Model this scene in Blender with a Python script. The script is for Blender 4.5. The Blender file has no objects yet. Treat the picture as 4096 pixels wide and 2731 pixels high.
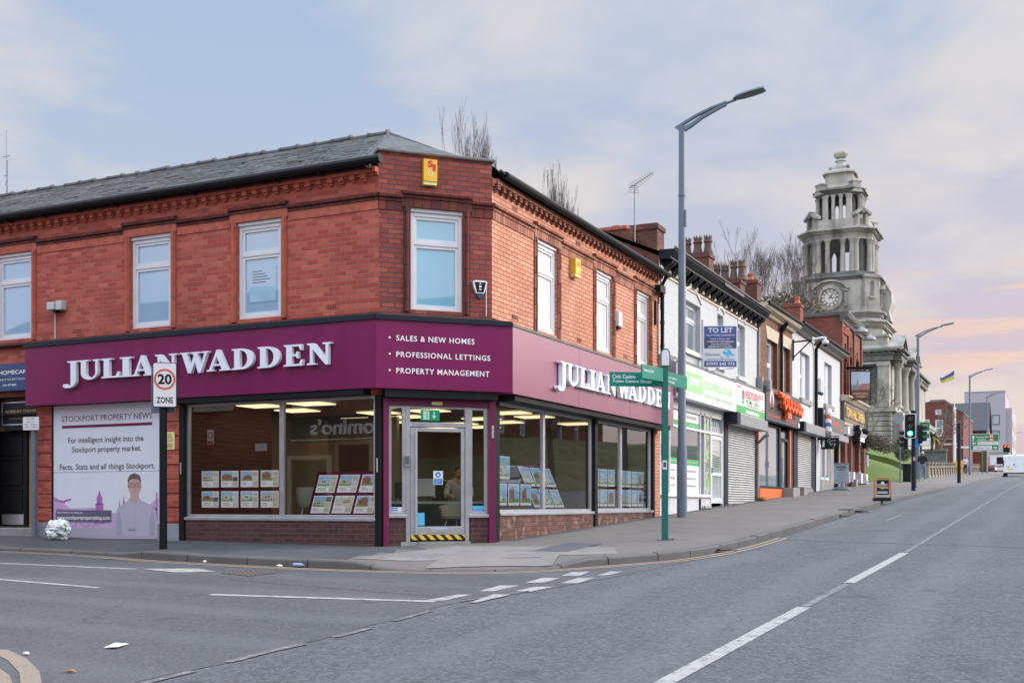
import bpy, bmesh, math, random
from mathutils import Vector, Matrix
R = math.radians
SC = bpy.context.scene
COL = SC.collection
random.seed(7)

# ------------------------------------------------------------------ camera
FPX, HOR, CAM = 4555.0, 2020.0, (9.01, -18.06, 0.66)     # focal length and horizon in photo pixels
CS, SN = math.cos(R(25.5)), math.sin(R(25.5))
cd = bpy.data.cameras.new("camera"); cam = bpy.data.objects.new("camera", cd); COL.objects.link(cam)
cam.location = CAM; cam.rotation_euler = (R(90), 0, R(25.5))
cd.sensor_width = 36; cd.lens = 36*FPX/4096; cd.shift_y = (HOR-1365.5)/4096; cd.clip_end = 4000
SC.camera = cam

# ------------------------------------------------------------------ sky, sun, exposure
SUN = Vector((.74, .55, .38)).normalized()
SC.view_settings.view_transform = 'Standard'; SC.view_settings.look = 'None'
SC.view_settings.exposure = 0.0; SC.view_settings.gamma = 1
W = bpy.data.worlds.new("World"); SC.world = W; W.use_nodes = True
nt = W.node_tree; nt.nodes.clear()
def N(tree, typ, **kw):
    n = tree.nodes.new(typ)
    for k, v in kw.items():
        if k[0] == 'i' and k[1:].isdigit(): n.inputs[int(k[1:])].default_value = v
        else: setattr(n, k, v)
    return n
def L(tree, a, b): tree.links.new(a, b)
def ramp(tree, src, stops, interp='LINEAR'):
    n = tree.nodes.new('ShaderNodeValToRGB'); cr = n.color_ramp; cr.interpolation = interp
    while len(cr.elements) < len(stops): cr.elements.new(.5)
    for e, (p, c) in zip(cr.elements, stops):
        e.position = p; e.color = (c, c, c, 1) if isinstance(c, (int, float)) else (*c, 1)
    L(tree, src, n.inputs[0]); return n
def math_(tree, op, a, b=None, c=None, clamp=False):
    n = tree.nodes.new('ShaderNodeMath'); n.operation = op; n.use_clamp = clamp
    for i, q in enumerate((a, b, c)):
        if q is None: continue
        if isinstance(q, (int, float)): n.inputs[i].default_value = q
        else: L(tree, q, n.inputs[i])
    return n.outputs[0]
def mix(tree, fac, a, b, typ='MIX'):
    n = tree.nodes.new('ShaderNodeMix'); n.data_type = 'RGBA'; n.blend_type = typ
    for s, q in ((0, fac), (6, a), (7, b)):
        if isinstance(q, (int, float)): n.inputs[s].default_value = q if s == 0 else (q, q, q, 1)
        elif isinstance(q, tuple): n.inputs[s].default_value = (*q, 1) if len(q) == 3 else q
        else: L(tree, q, n.inputs[s])
    return n.outputs[2]
def srgb(r, g, b):
    return tuple(((c/255+.055)/1.055)**2.4 if c > 10 else c/3294.6 for c in (r, g, b))
def vmath(tree, op, a, b):
    n = tree.nodes.new('ShaderNodeVectorMath'); n.operation = op
    for i, q in enumerate((a, b)):
        if isinstance(q, (tuple, Vector)): n.inputs[i].default_value = q
        else: L(tree, q, n.inputs[i])
    return n
tc = N(nt, 'ShaderNodeTexCoord'); D = tc.outputs['Generated']
sep = N(nt, 'ShaderNodeSeparateXYZ'); L(nt, D, sep.inputs[0])
el = math_(nt, 'MAXIMUM', sep.outputs[2], 0.0)
# direction on a cloud deck, so that clouds flatten towards the horizon
den = math_(nt, 'ADD', el, .16)
cx_ = math_(nt, 'DIVIDE', sep.outputs[0], den); cy_ = math_(nt, 'DIVIDE', sep.outputs[1], den)
comb = N(nt, 'ShaderNodeCombineXYZ'); L(nt, cx_, comb.inputs[0]); L(nt, cy_, comb.inputs[1])
n1 = N(nt, 'ShaderNodeTexNoise'); L(nt, comb.outputs[0], n1.inputs['Vector'])
n1.inputs['Scale'].default_value = 1.7; n1.inputs['Detail'].default_value = 7; n1.inputs['Roughness'].default_value = .56; n1.inputs['Distortion'].default_value = .35
n2 = N(nt, 'ShaderNodeTexNoise'); L(nt, comb.outputs[0], n2.inputs['Vector'])
n2.inputs['Scale'].default_value = .9; n2.inputs['Detail'].default_value = 4; n2.inputs['Roughness'].default_value = .5
side = math_(nt, 'MULTIPLY_ADD', vmath(nt, 'DOT_PRODUCT', D, Vector((.903, .43, 0))).outputs['Value'], .5, .5)  # 0 left .. 1 right of the street
rightness = ramp(nt, side, [(.42, 0.0), (.70, 1.0)]).outputs[0]
base = ramp(nt, el, [(0.0, srgb(214, 204, 212)), (.07, srgb(206, 204, 216)), (.2, srgb(194, 206, 225)), (.40, srgb(178, 198, 226))]).outputs[0]
pink = ramp(nt, el, [(0.0, srgb(226, 202, 207)), (.10, srgb(222, 200, 209)), (.20, srgb(210, 206, 219)), (.40, srgb(184, 200, 225))]).outputs[0]
sky = mix(nt, rightness, base, pink)
cream = ramp(nt, el, [(0.0, srgb(238, 218, 208)), (.16, srgb(236, 226, 220)), (.4, srgb(222, 221, 226))]).outputs[0]
cm = ramp(nt, math_(nt, 'MULTIPLY_ADD', n2.outputs[0], .55, math_(nt, 'MULTIPLY', n1.outputs[0], .6)), [(.515, 0.0), (.64, 1.0)]).outputs[0]
sky = mix(nt, math_(nt, 'MULTIPLY', cm, .95), sky, cream)
# low sunset streaks to the right of the tower
mp = N(nt, 'ShaderNodeMapping'); mp.inputs['Scale'].default_value = (3.2, 3.2, 34); L(nt, D, mp.inputs[0])
n3 = N(nt, 'ShaderNodeTexNoise'); L(nt, mp.outputs[0], n3.inputs['Vector']); n3.inputs['Scale'].default_value = 1.6; n3.inputs['Detail'].default_value = 6; n3.inputs['Roughness'].default_value = .6
st = ramp(nt, n3.outputs[0], [(.50, 0.0), (.58, 1.0)]).outputs[0]
band = ramp(nt, el, [(.07, 0.0), (.115, 1.0), (.165, 1.0), (.20, 0.0)]).outputs[0]
rb = ramp(nt, side, [(.62, 0.0), (.70, 1.0)]).outputs[0]
sky = mix(nt, math_(nt, 'MULTIPLY', math_(nt, 'MULTIPLY', st, .85), math_(nt, 'MULTIPLY', band, rb)), sky, srgb(252, 216, 196))
# brightness added to the unseen sky, high up and behind the camera, as fill
fwd = vmath(nt, 'DOT_PRODUCT', D, Vector((-.43, .903, 0))).outputs['Value']
hi = ramp(nt, el, [(.44, 0.0), (.80, 1.0)]).outputs[0]
bk = ramp(nt, math_(nt, 'MULTIPLY_ADD', fwd, .5, .5), [(.30, 1.0), (.86, 0.0)]).outputs[0]
boost = math_(nt, 'ADD', math_(nt, 'MULTIPLY', hi, 2.2), math_(nt, 'MULTIPLY', bk, 1.15))
glow = math_(nt, 'POWER', math_(nt, 'MAXIMUM', vmath(nt, 'DOT_PRODUCT', D, SUN).outputs['Value'], 0.0), 14.0)
boost = math_(nt, 'ADD', math_(nt, 'ADD', boost, 1.0), math_(nt, 'MULTIPLY', glow, 7.0))
vs = N(nt, 'ShaderNodeVectorMath'); vs.operation = 'SCALE'; L(nt, sky, vs.inputs[0]); L(nt, boost, vs.inputs['Scale'])
nis = N(nt, 'ShaderNodeTexSky'); nis.sky_type = 'NISHITA'; nis.sun_disc = False
nis.sun_elevation = math.asin(SUN.z); nis.sun_rotation = math.atan2(SUN.x, SUN.y); nis.air_density = 1.0; nis.dust_density = 2.0
bg1 = N(nt, 'ShaderNodeBackground'); L(nt, vs.outputs[0], bg1.inputs[0]); bg1.inputs[1].default_value = .93
bg2 = N(nt, 'ShaderNodeBackground'); L(nt, nis.outputs[0], bg2.inputs[0]); bg2.inputs[1].default_value = .006
ad = N(nt, 'ShaderNodeAddShader'); L(nt, bg1.outputs[0], ad.inputs[0]); L(nt, bg2.outputs[0], ad.inputs[1])
wo = N(nt, 'ShaderNodeOutputWorld'); L(nt, ad.outputs[0], wo.inputs[0])
sl = bpy.data.lights.new("sun", 'SUN'); so = bpy.data.objects.new("sun", sl); COL.objects.link(so)
sl.energy = 3.2; sl.angle = R(24); sl.color = (1, .86, .70)
so.rotation_euler = (-SUN).to_track_quat('-Z', 'Y').to_euler()

# ------------------------------------------------------------------ photo pixel -> point on a real plane
def ray(u, v):
    k = (u-2048)/FPX
    return (CS*k-SN, SN*k+CS, (HOR-v)/FPX)
PROF = [(-80, -2.9), (-20, -.80), (0, 0), (42, 1.72), (64, 2.45), (104, 3.75), (200, 6.6), (400, 9), (1500, 9)]
def prof(y):
    if y <= -80: return -2.9
    for (a, b), (c, d) in zip(PROF, PROF[1:]):
        if y <= c: return b+(d-b)*(y-a)/(c-a)
    return 9
def g(x, y): return prof(y)-.01*max(-14, min(14, x))      # pavement level
def rz(x, y): return g(x, y)-.12                          # carriageway level
def G(u, v, off=0):
    d = ray(u, v); a, b = 1.0, 700.0
    f = lambda t: CAM[2]+d[2]*t-g(CAM[0]+d[0]*t, CAM[1]+d[1]*t)-off
    t = 1.0
    while f(t) > 0 and t < 600: t += .25
    a, b = t-.25, t
    for _ in range(30):
        m = (a+b)/2
        if f(m) > 0: a = m
        else: b = m
    return Vector((CAM[0]+d[0]*b, CAM[1]+d[1]*b, 0))
def at(u, v, Y):
    d = ray(u, v); return Vector((CAM[0]+d[0]*Y, CAM[1]+d[1]*Y, CAM[2]+d[2]*Y))

class Frame:
    """a vertical plane: u along it, d out of it (to the right of u), z up"""
    def __init__(s, ox, oy, ux, uy, oz=0):
        l = math.hypot(ux, uy); s.o = Vector((ox, oy, oz)); s.u = Vector((ux/l, uy/l, 0)); s.n = Vector((uy/l, -ux/l, 0))
    def p(s, u, d, z): return s.o+s.u*u+s.n*d+Vector((0, 0, z))
    def px(s, u, v, d=0):                       # photo pixel -> (along, height) on the plane d in front
        r = Vector(ray(u, v)); c = Vector(CAM)
        t = (d-(c-s.o).dot(s.n))/r.dot(s.n); q = c+r*t-s.o
        return q.dot(s.u), q.z
FA = Frame(0, -1.445, 1, 0)          # side street front
FB = Frame(0, 0, 0, 1)               # main street front
FC = Frame(0, 0, 1, 1)               # corner chamfer, along -2.043 .. 0
FW = Frame(0, 0, 1, 0)               # plain world axes, d = -y
RT2 = 2**.5

# ------------------------------------------------------------------ mesh builder
class MB:
    def __init__(s): s.v = []; s.f = []; s.m = []; s.mi = 0
    def poly(s, pts, flip=False):
        b = len(s.v); s.v += [Vector(p) for p in pts]; i = list(range(b, b+len(pts)))
        s.f.append(i[::-1] if flip else i); s.m.append(s.mi)
    def box(s, F, u0, u1, d0, d1, z0, z1):
        if u1 < u0: u0, u1 = u1, u0
        if d1 < d0: d0, d1 = d1, d0
        if z1 < z0: z0, z1 = z1, z0
        b = len(s.v)
        for z in (z0, z1):
            for (u, d) in ((u0, d0), (u1, d0), (u1, d1), (u0, d1)): s.v.append(F.p(u, d, z))
        for q in ((0, 1, 2, 3), (7, 6, 5, 4), (1, 0, 4, 5), (2, 1, 5, 6), (3, 2, 6, 7), (0, 3, 7, 4)):
            s.f.append([b+i for i in q]); s.m.append(s.mi)
        return s
    def prism(s, F, prof_, d0, d1):                # outline in (u,z), thickness d0..d1
        n = len(prof_); b = len(s.v)
        a = sum(prof_[i][0]*prof_[(i+1) % n][1]-prof_[(i+1) % n][0]*prof_[i][1] for i in range(n))
        if a < 0: prof_ = prof_[::-1]
        for d in (d0, d1):
            for (u, z) in prof_: s.v.append(F.p(u, d, z))
        s.f.append([b+n+i for i in range(n)]); s.m.append(s.mi)
        s.f.append([b+i for i in range(n)][::-1]); s.m.append(s.mi)
        for i in range(n):
            j = (i+1) % n; s.f.append([b+i, b+j, b+n+j, b+n+i]); s.m.append(s.mi)
        return s
    def run(s, F, prof_, u0, u1):                  # moulding: outline in (d,z) swept along u
        n = len(prof_); b = len(s.v)
        a = sum(prof_[i][0]*prof_[(i+1) % n][1]-prof_[(i+1) % n][0]*prof_[i][1] for i in range(n))
        if a < 0: prof_ = prof_[::-1]
        for u in (u0, u1):
            for (d, z) in prof_: s.v.append(F.p(u, d, z))
        s.f.append([b+i for i in range(n)]); s.m.append(s.mi)
        s.f.append([b+n+i for i in range(n)][::-1]); s.m.append(s.mi)
        for i in range(n):
            j = (i+1) % n; s.f.append([b+j, b+i, b+n+i, b+n+j]); s.m.append(s.mi)
        return s
    def tube(s, pts, rad, n=8, caps=True):
        pts = [Vector(p) for p in pts]; b = len(s.v)
        if isinstance(rad, (int, float)): rad = [rad]*len(pts)
        ax = None
        for i, p in enumerate(pts):
            t = (pts[min(i+1, len(pts)-1)]-pts[max(i-1, 0)])
            if t.length < 1e-6: t = Vector((0, 0, 1))
            t.normalize()
            if ax is None:
                ax = t.cross(Vector((0, 0, 1)) if abs(t.z) < .9 else Vector((1, 0, 0))).normalized()
            else:
                ax = (ax-t*ax.dot(t))
                ax = ax.normalized() if ax.length > 1e-5 else t.orthogonal().normalized()
            by = t.cross(ax)
            for k in range(n):
                a = 2*math.pi*k/n; s.v.append(p+ax*(rad[i]*math.cos(a))+by*(rad[i]*math.sin(a)))
        for i in range(len(pts)-1):
            for k in range(n):
                k2 = (k+1) % n; s.f.append([b+i*n+k, b+i*n+k2, b+(i+1)*n+k2, b+(i+1)*n+k]); s.m.append(s.mi)
        if caps:
            s.f.append([b+k for k in range(n)][::-1]); s.m.append(s.mi)
            e = b+(len(pts)-1)*n; s.f.append([e+k for k in range(n)]); s.m.append(s.mi)
        return s
    def lathe(s, c, prof_, n=16, sx=1, sy=1, ang=0):   # profile (r,z) about a vertical axis
        c = Vector(c); b = len(s.v)
        for (r, z) in prof_:
            for k in range(n):
                a = ang+2*math.pi*k/n; s.v.append(c+Vector((r*sx*math.cos(a), r*sy*math.sin(a), z)))
        for i in range(len(prof_)-1):
            for k in range(n):
                k2 = (k+1) % n; s.f.append([b+i*n+k, b+i*n+k2, b+(i+1)*n+k2, b+(i+1)*n+k]); s.m.append(s.mi)
        s.f.append([b+k for k in range(n)][::-1]); s.m.append(s.mi)
        e = b+(len(prof_)-1)*n; s.f.append([e+k for k in range(n)]); s.m.append(s.mi)
        return s
    def disc(s, F, u, z, r, d0, d1, n=24, rz_=None):
        rz_ = rz_ or r
        return s.prism(F, [(u+r*math.cos(2*math.pi*k/n), z+rz_*math.sin(2*math.pi*k/n)) for k in range(n)], d0, d1)
    def ring(s, F, u, z, r0, r1, d0, d1, n=32):
        for k in range(n):
            a, c = 2*math.pi*k/n, 2*math.pi*(k+1)/n
            P = lambda r, t: (u+r*math.cos(t), z+r*math.sin(t))
            i0, i1, o0, o1 = P(r0, a), P(r0, c), P(r1, a), P(r1, c)
            s.poly([F.p(o0[0], d1, o0[1]), F.p(o1[0], d1, o1[1]), F.p(i1[0], d1, i1[1]), F.p(i0[0], d1, i0[1])])
            s.poly([F.p(o0[0], d0, o0[1]), F.p(o1[0], d0, o1[1]), F.p(o1[0], d1, o1[1]), F.p(o0[0], d1, o0[1])])
        return s
    def wall(s, F, u0, u1, z0, z1, holes=(), d=0, rev=.12):
        us = sorted({u0, u1, *[q for h in holes for q in h[:2] if u0 < q < u1]})
        zs = sorted({z0, z1, *[q for h in holes for q in h[2:] if z0 < q < z1]})
        for a, b in zip(us, us[1:]):
            for c, e in zip(zs, zs[1:]):
                if any(h[0] < (a+b)/2 < h[1] and h[2] < (c+e)/2 < h[3] for h in holes): continue
                s.poly([F.p(a, d, c), F.p(b, d, c), F.p(b, d, e), F.p(a, d, e)])
        for (a, b, c, e) in holes:
            s.poly([F.p(a, d, c), F.p(a, d-rev, c), F.p(a, d-rev, e), F.p(a, d, e)], True)
            s.poly([F.p(b, d, c), F.p(b, d-rev, c), F.p(b, d-rev, e), F.p(b, d, e)])
            s.poly([F.p(a, d, e), F.p(b, d, e), F.p(b, d-rev, e), F.p(a, d-rev, e)])
            s.poly([F.p(a, d, c), F.p(b, d, c), F.p(b, d-rev, c), F.p(a, d-rev, c)], True)
        return s
    def sheet(s, q, zf, off, n=1, m=1):              # four ground corners, draped on zf
        q = [Vector((p[0], p[1], 0)) for p in q]; b = len(s.v)
        for i in range(n+1):
            for j in range(m+1):
                a, c = i/n, j/m
                p = (q[0]*(1-a)+q[1]*a)*(1-c)+(q[3]*(1-a)+q[2]*a)*c
                s.v.append(Vector((p.x, p.y, zf(p.x, p.y)+off)))
        for i in range(n):
            for j in range(m):
                k = b+i*(m+1)+j; f = [k, k+m+1, k+m+2, k+1]
                A = [s.v[z] for z in f]
                if (A[1]-A[0]).cross(A[2]-A[0]).z < 0: f = f[::-1]
                s.f.append(f); s.m.append(s.mi)
        return s
    def path(s, pts, w, zf, off, step=.5):            # painted line along ground points
        pts = [Vector((p[0], p[1], 0)) for p in pts]; P = []
        for a, b in zip(pts, pts[1:]):
            k = max(1, int((b-a).length/step)); P += [a.lerp(b, i/k) for i in range(k)]
        P.append(pts[-1]); b0 = len(s.v)
        for i, p in enumerate(P):
            t = (P[min(i+1, len(P)-1)]-P[max(i-1, 0)]).normalized(); nrm = Vector((-t.y, t.x, 0))
            for e in (-.5, .5):
                q = p+nrm*w*e; s.v.append(Vector((q.x, q.y, zf(q.x, q.y)+off)))
        for i in range(len(P)-1):
            k = b0+2*i; s.f.append([k, k+2, k+3, k+1]); s.m.append(s.mi)
            A = [s.v[z] for z in s.f[-1]]
            if (A[1]-A[0]).cross(A[2]-A[0]).z < 0: s.f[-1] = s.f[-1][::-1]
        return s
    def addmesh(s, me, M):
        b = len(s.v); s.v += [M @ v.co for v in me.vertices]
        for p in me.polygons: s.f.append([b+i for i in p.vertices]); s.m.append(s.mi)
    def text(s, F, body, u0, u1, z0, z1, d, depth=0, bold=0, shear=0, sp=1.0):
        """lettering that fills the box u0..u1, z0..z1 on the plane d"""
        c = bpy.data.curves.new("t", 'FONT'); c.body = body; c.size = 1; c.offset = bold; c.extrude = .5 if depth else 0
        c.shear = shear; c.space_character = sp; c.resolution_u = 3 if (z1-z0) < .2 else 6
        o = bpy.data.objects.new("t", c); me = o.to_mesh()
        xs = [v.co.x for v in me.vertices]; ys = [v.co.y for v in me.vertices]
        if not xs: o.to_mesh_clear(); return s
        ax, bx, ay, by = min(xs), max(xs), min(ys), max(ys)
        if u1 is None: u1 = u0+(bx-ax)*(z1-z0)/max(by-ay, 1e-4)
        b = len(s.v)
        for v in me.vertices:
            s.v.append(F.p(u0+(v.co.x-ax)/(bx-ax)*(u1-u0), d+(v.co.z+.5 if depth else 0)*depth, z0+(v.co.y-ay)/max(by-ay, 1e-4)*(z1-z0)))
        for p in me.polygons: s.f.append([b+i for i in p.vertices]); s.m.append(s.mi)
        o.to_mesh_clear(); bpy.data.objects.remove(o); bpy.data.curves.remove(c)
        return s
    def outline(s, F, loops, u, z, h, d0, d1, sx=1.0):   # filled glyph outline with holes
        c = bpy.data.curves.new("o", 'CURVE'); c.dimensions = '2D'; c.fill_mode = 'BOTH'; c.extrude = .5
        for lp in loops:
            sp = c.splines.new('POLY'); sp.points.add(len(lp)-1); sp.use_cyclic_u = True
            for q, (x, y) in zip(sp.points, lp): q.co = (x, y, 0, 1)
        o = bpy.data.objects.new("o", c); me = o.to_mesh(); b = len(s.v)
        for v in me.vertices: s.v.append(F.p(u+v.co.x*h*sx, d0+(v.co.z+.5)*(d1-d0), z+v.co.y*h))
        for p in me.polygons: s.f.append([b+i for i in p.vertices]); s.m.append(s.mi)
        o.to_mesh_clear(); bpy.data.objects.remove(o); bpy.data.curves.remove(c)
        return s
    def build(s, name, mats, parent=None, loc=None, smooth=False, bevel=0, kind=None):
        org = Vector(loc) if loc is not None else (Vector(parent['_o']) if parent is not None and '_o' in parent else Vector((0, 0, 0)))
        me = bpy.data.meshes.new(name)
        me.from_pydata([tuple(v-org) for v in s.v], [], s.f)
        if not isinstance(mats, (list, tuple)): mats = [mats]
        for q in mats: me.materials.append(q)
        me.polygons.foreach_set('material_index', s.m)
        uv = me.uv_layers.new(name="UVMap").data
        for p in me.polygons:
            nn = p.normal
            if abs(nn.z) > .92: tu, tv = Vector((1, 0, 0)), Vector((0, 1, 0))
            else:
                tu = Vector((-nn.y, nn.x, 0)).normalized(); tv = nn.cross(tu)
            for li in p.loop_indices:
                c = s.v[me.loops[li].vertex_index]; uv[li].uv = (c.dot(tu), c.dot(tv))
        if smooth:
            me.polygons.foreach_set('use_smooth', [True]*len(me.polygons))
        o = bpy.data.objects.new(name, me); COL.objects.link(o)
        if smooth == 'auto':
            try: me.set_sharp_from_angle(angle=R(35))
            except Exception: pass
        if bevel:
            b = o.modifiers.new('bevel', 'BEVEL'); b.width = bevel; b.segments = 2; b.limit_method = 'ANGLE'; b.angle_limit = R(40)
        if parent is not None: o.parent = parent
        if loc is not None: o.location = loc
        o['_o'] = tuple(org)
        if kind: o['kind'] = kind
        return o
THINGS = []
def thing(name, label, cat, loc=(0, 0, 0), group=None):
    o = bpy.data.objects.new(name, None); COL.objects.link(o); o.location = loc; o['_o'] = tuple(loc)
    o.empty_display_size = .2
    return tag(o, label, cat, group)
def tag(o, label, cat, group=None):
    o['label'] = label; o['category'] = cat
    if group: o['group'] = group
    THINGS.append(o); return o
# ------------------------------------------------------------------ materials
def newmat(name):
    m = bpy.data.materials.new(name); m.use_nodes = True; t = m.node_tree
    return m, t, t.nodes['Principled BSDF'], t.nodes['Material Output']
def setp(b, col=None, rough=None, metal=None, spec=None, coat=None, emit=None, es=None):
    if col is not None: b.inputs['Base Color'].default_value = (*col, 1)
    if rough is not None: b.inputs['Roughness'].default_value = rough
    if metal is not None: b.inputs['Metallic'].default_value = metal
    if spec is not None: b.inputs['Specular IOR Level'].default_value = spec
    if coat is not None: b.inputs['Coat Weight'].default_value = coat; b.inputs['Coat Roughness'].default_value = .08
    if emit is not None: b.inputs['Emission Color'].default_value = (*emit, 1); b.inputs['Emission Strength'].default_value = es
def noise(t, scale, detail=4, rough=.55, vec=None, dist=0):
    n = t.nodes.new('ShaderNodeTexNoise'); n.inputs['Scale'].default_value = scale; n.inputs['Detail'].default_value = detail
    n.inputs['Roughness'].default_value = rough; n.inputs['Distortion'].default_value = dist
    if vec is not None: L(t, vec, n.inputs['Vector'])
    return n
def gpos(t):
    return t.nodes.new('ShaderNodeNewGeometry').outputs['Position']
def uvs(t):
    return t.nodes.new('ShaderNodeUVMap').outputs[0]
def scaled(t, vec, s):
    n = t.nodes.new('ShaderNodeMapping'); n.inputs['Scale'].default_value = s; L(t, vec, n.inputs[0]); return n.outputs[0]
def bump(t, b, h, strength=.3, dist=.01):
    n = t.nodes.new('ShaderNodeBump'); n.inputs['Strength'].default_value = strength; n.inputs['Distance'].default_value = dist
    L(t, h, n.inputs['Height']); L(t, n.outputs[0], b.inputs['Normal'])
def plain(name, col, rough=.5, metal=0, spec=.5, coat=0, vary=.12, vs=3.0, bmp=0, dirt=0, dcol=(.05, .045, .04), bs=60, streak=1):
    m, t, b, o = newmat(name); setp(b, col, rough, metal, spec, coat)
    if vary:
        p = gpos(t); p = scaled(t, p, (1, 1, streak)) if streak != 1 else p; n = noise(t, vs, 5, .6, p)
        c = mix(t, ramp(t, n.outputs[0], [(.3, 0.0), (.7, 1.0)]).outputs[0], tuple(q*(1-vary) for q in col), tuple(min(1, q*(1+vary)) for q in col))
        if dirt:
            n2 = noise(t, vs*.6, 8, .7, p); c = mix(t, math_(t, 'MULTIPLY', ramp(t, n2.outputs[0], [(.48, 0.0), (.72, 1.0)]).outputs[0], dirt), c, dcol)
        L(t, c, b.inputs['Base Color'])
        L(t, math_(t, 'MULTIPLY_ADD', n.outputs[0], .2, rough-.1, True), b.inputs['Roughness'])
        if bmp: bump(t, b, noise(t, bs, 4, .6, p).outputs[0], bmp)
    return m
def emitter(name, col, s):
    m, t, b, o = newmat(name); setp(b, (0.02, .02, .02), .5, emit=col, es=s); return m
def brick(name, c1, c2, mortar, bw=.235, bh=.0845, ms=.007, bmp=.5, soot=.25, sootcol=(.03, .022, .02), pale=0, off=.5, blot=1.4):
    m, t, b, o = newmat(name); u = uvs(t); p = gpos(t)
    # slightly wavering courses
    dn = noise(t, 3.0, 2, .5, p); dv = vmath(t, 'SUBTRACT', dn.outputs['Color'], (.5, .5, .5)); ds = t.nodes.new('ShaderNodeVectorMath'); ds.operation = 'SCALE'; L(t, dv.outputs[0], ds.inputs[0]); ds.inputs['Scale'].default_value = .012
    u2 = vmath(t, 'ADD', u, ds.outputs[0]).outputs[0]
    bt = t.nodes.new('ShaderNodeTexBrick'); L(t, u2, bt.inputs['Vector']); bt.offset = off
    bt.inputs['Color1'].default_value = (*c1, 1); bt.inputs['Color2'].default_value = (*c2, 1); bt.inputs['Mortar'].default_value = (*mortar, 1)
    bt.inputs['Scale'].default_value = 1; bt.inputs['Mortar Size'].default_value = ms; bt.inputs['Mortar Smooth'].default_value = .35
    bt.inputs['Bias'].default_value = -.2; bt.inputs['Brick Width'].default_value = bw; bt.inputs['Row Height'].default_value = bh
    n1 = noise(t, blot, 6, .62, p); n2 = noise(t, 26, 4, .6, p)
    c = mix(t, math_(t, 'MULTIPLY', ramp(t, n1.outputs[0], [(.46, 0.0), (.74, 1.0)]).outputs[0], soot), bt.outputs['Color'], sootcol)
    c = mix(t, math_(t, 'MULTIPLY', ramp(t, n2.outputs[0], [(.4, 0.0), (.75, 1.0)]).outputs[0], .28), c, tuple(q*.55 for q in c1))
    if pale:
        n4 = noise(t, 5, 5, .6, p); c = mix(t, math_(t, 'MULTIPLY', ramp(t, n4.outputs[0], [(.55, 0.0), (.7, 1.0)]).outputs[0], pale), c, (.45, .40, .36))
    L(t, c, b.inputs['Base Color']); b.inputs['Roughness'].default_value = .82; b.inputs['Specular IOR Level'].default_value = .3
    hgt = math_(t, 'SUBTRACT', math_(t, 'MULTIPLY', n2.outputs[0], .5), bt.outputs['Fac'])
    bump(t, b, hgt, bmp, .012)
    return m
M = {}
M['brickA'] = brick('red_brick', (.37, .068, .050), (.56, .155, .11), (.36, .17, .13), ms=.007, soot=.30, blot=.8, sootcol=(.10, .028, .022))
M['brickB'] = brick('sunlit_brick', (.56, .235, .145), (.66, .33, .225), (.14, .075, .055), ms=.008, soot=.22, blot=1.1)  # same brick as the side street, sunlit paleness put into its colour
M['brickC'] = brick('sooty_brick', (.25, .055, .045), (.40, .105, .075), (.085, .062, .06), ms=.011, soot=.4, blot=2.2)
M['brickdark'] = brick('dark_plinth_brick', (.075, .030, .030), (.13, .050, .046), (.10, .08, .08), ms=.011, soot=.35)
M['brickbrown'] = brick('brown_plinth_brick', (.13, .055, .04), (.235, .115, .085), (.09, .065, .055), bw=.22, ms=.012, soot=.35, pale=.45)
M['brickold'] = brick('old_brown_brick', (.17, .075, .045), (.27, .13, .085), (.11, .08, .06), ms=.01, soot=.45)
M['bricktavern'] = brick('tavern_brick', (.20, .058, .038), (.28, .10, .065), (.12, .075, .06), ms=.008, soot=.3)
M['brickstack'] = brick('chimney_brick', (.12, .040, .030), (.225, .080, .055), (.10, .075, .065), ms=.012, soot=.45)
M['brickwhite'] = brick('white_painted_brick', (.50, .52, .535), (.55, .565, .575), (.41, .43, .45), ms=.006, soot=.10, sootcol=(.35, .35, .35), bmp=.35)
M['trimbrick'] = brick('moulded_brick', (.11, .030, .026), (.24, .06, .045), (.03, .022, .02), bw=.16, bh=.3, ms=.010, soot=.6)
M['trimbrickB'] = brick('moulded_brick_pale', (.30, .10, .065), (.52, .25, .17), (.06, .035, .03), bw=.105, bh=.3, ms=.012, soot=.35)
M['redtrim'] = plain('terracotta_trim', (.42, .10, .06), .75, vary=.25, vs=8, dirt=.35)
M['stone'] = plain('weathered_stone', (.33, .325, .287), .85, vary=.3, vs=.75, dirt=.92, dcol=(.048, .043, .034), bmp=.3, bs=5, streak=.35)
M['stonedark'] = plain('sooty_stone', (.13, .135, .125), .9, vary=.3, vs=.9, dirt=.6, bmp=.3, bs=5)
M['lintel'] = plain('pale_stone', (.50, .43, .33), .8, vary=.12, vs=4, dirt=.2)
M['coping'] = plain('grey_coping', (.16, .155, .15), .85, vary=.3, vs=6, bmp=.3)
M['concrete'] = plain('concrete', (.28, .27, .26), .85, vary=.2, vs=2.5, dirt=.4, bmp=.2)
M['plinth'] = plain('grey_painted_plinth', (.25, .27, .31), .7, vary=.15, vs=3, dirt=.3)
M['upvc'] = plain('white_upvc', (.63, .65, .68), .35, vary=.05)
M['whitepaint'] = plain('white_paint', (.64, .65, .67), .5, vary=.05, dirt=.06)
M['render'] = plain('pale_render', (.49, .51, .53), .8, vary=.05, vs=1.2, dirt=.12, dcol=(.4, .4, .38))
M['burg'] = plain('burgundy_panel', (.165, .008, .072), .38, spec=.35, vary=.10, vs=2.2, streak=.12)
M['burgframe'] = plain('burgundy_frame', (.145, .010, .060), .4, vary=.08)
M['blackpaint'] = plain('black_paint', (.008, .009, .011), .5, spec=.22, vary=.2)
M['blackgut'] = plain('black_gutter', (.006, .007, .009), .5, spec=.2, vary=.2)
M['alu'] = plain('aluminium', (.55, .57, .61), .35, metal=.75, vary=.08, vs=5)
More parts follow.
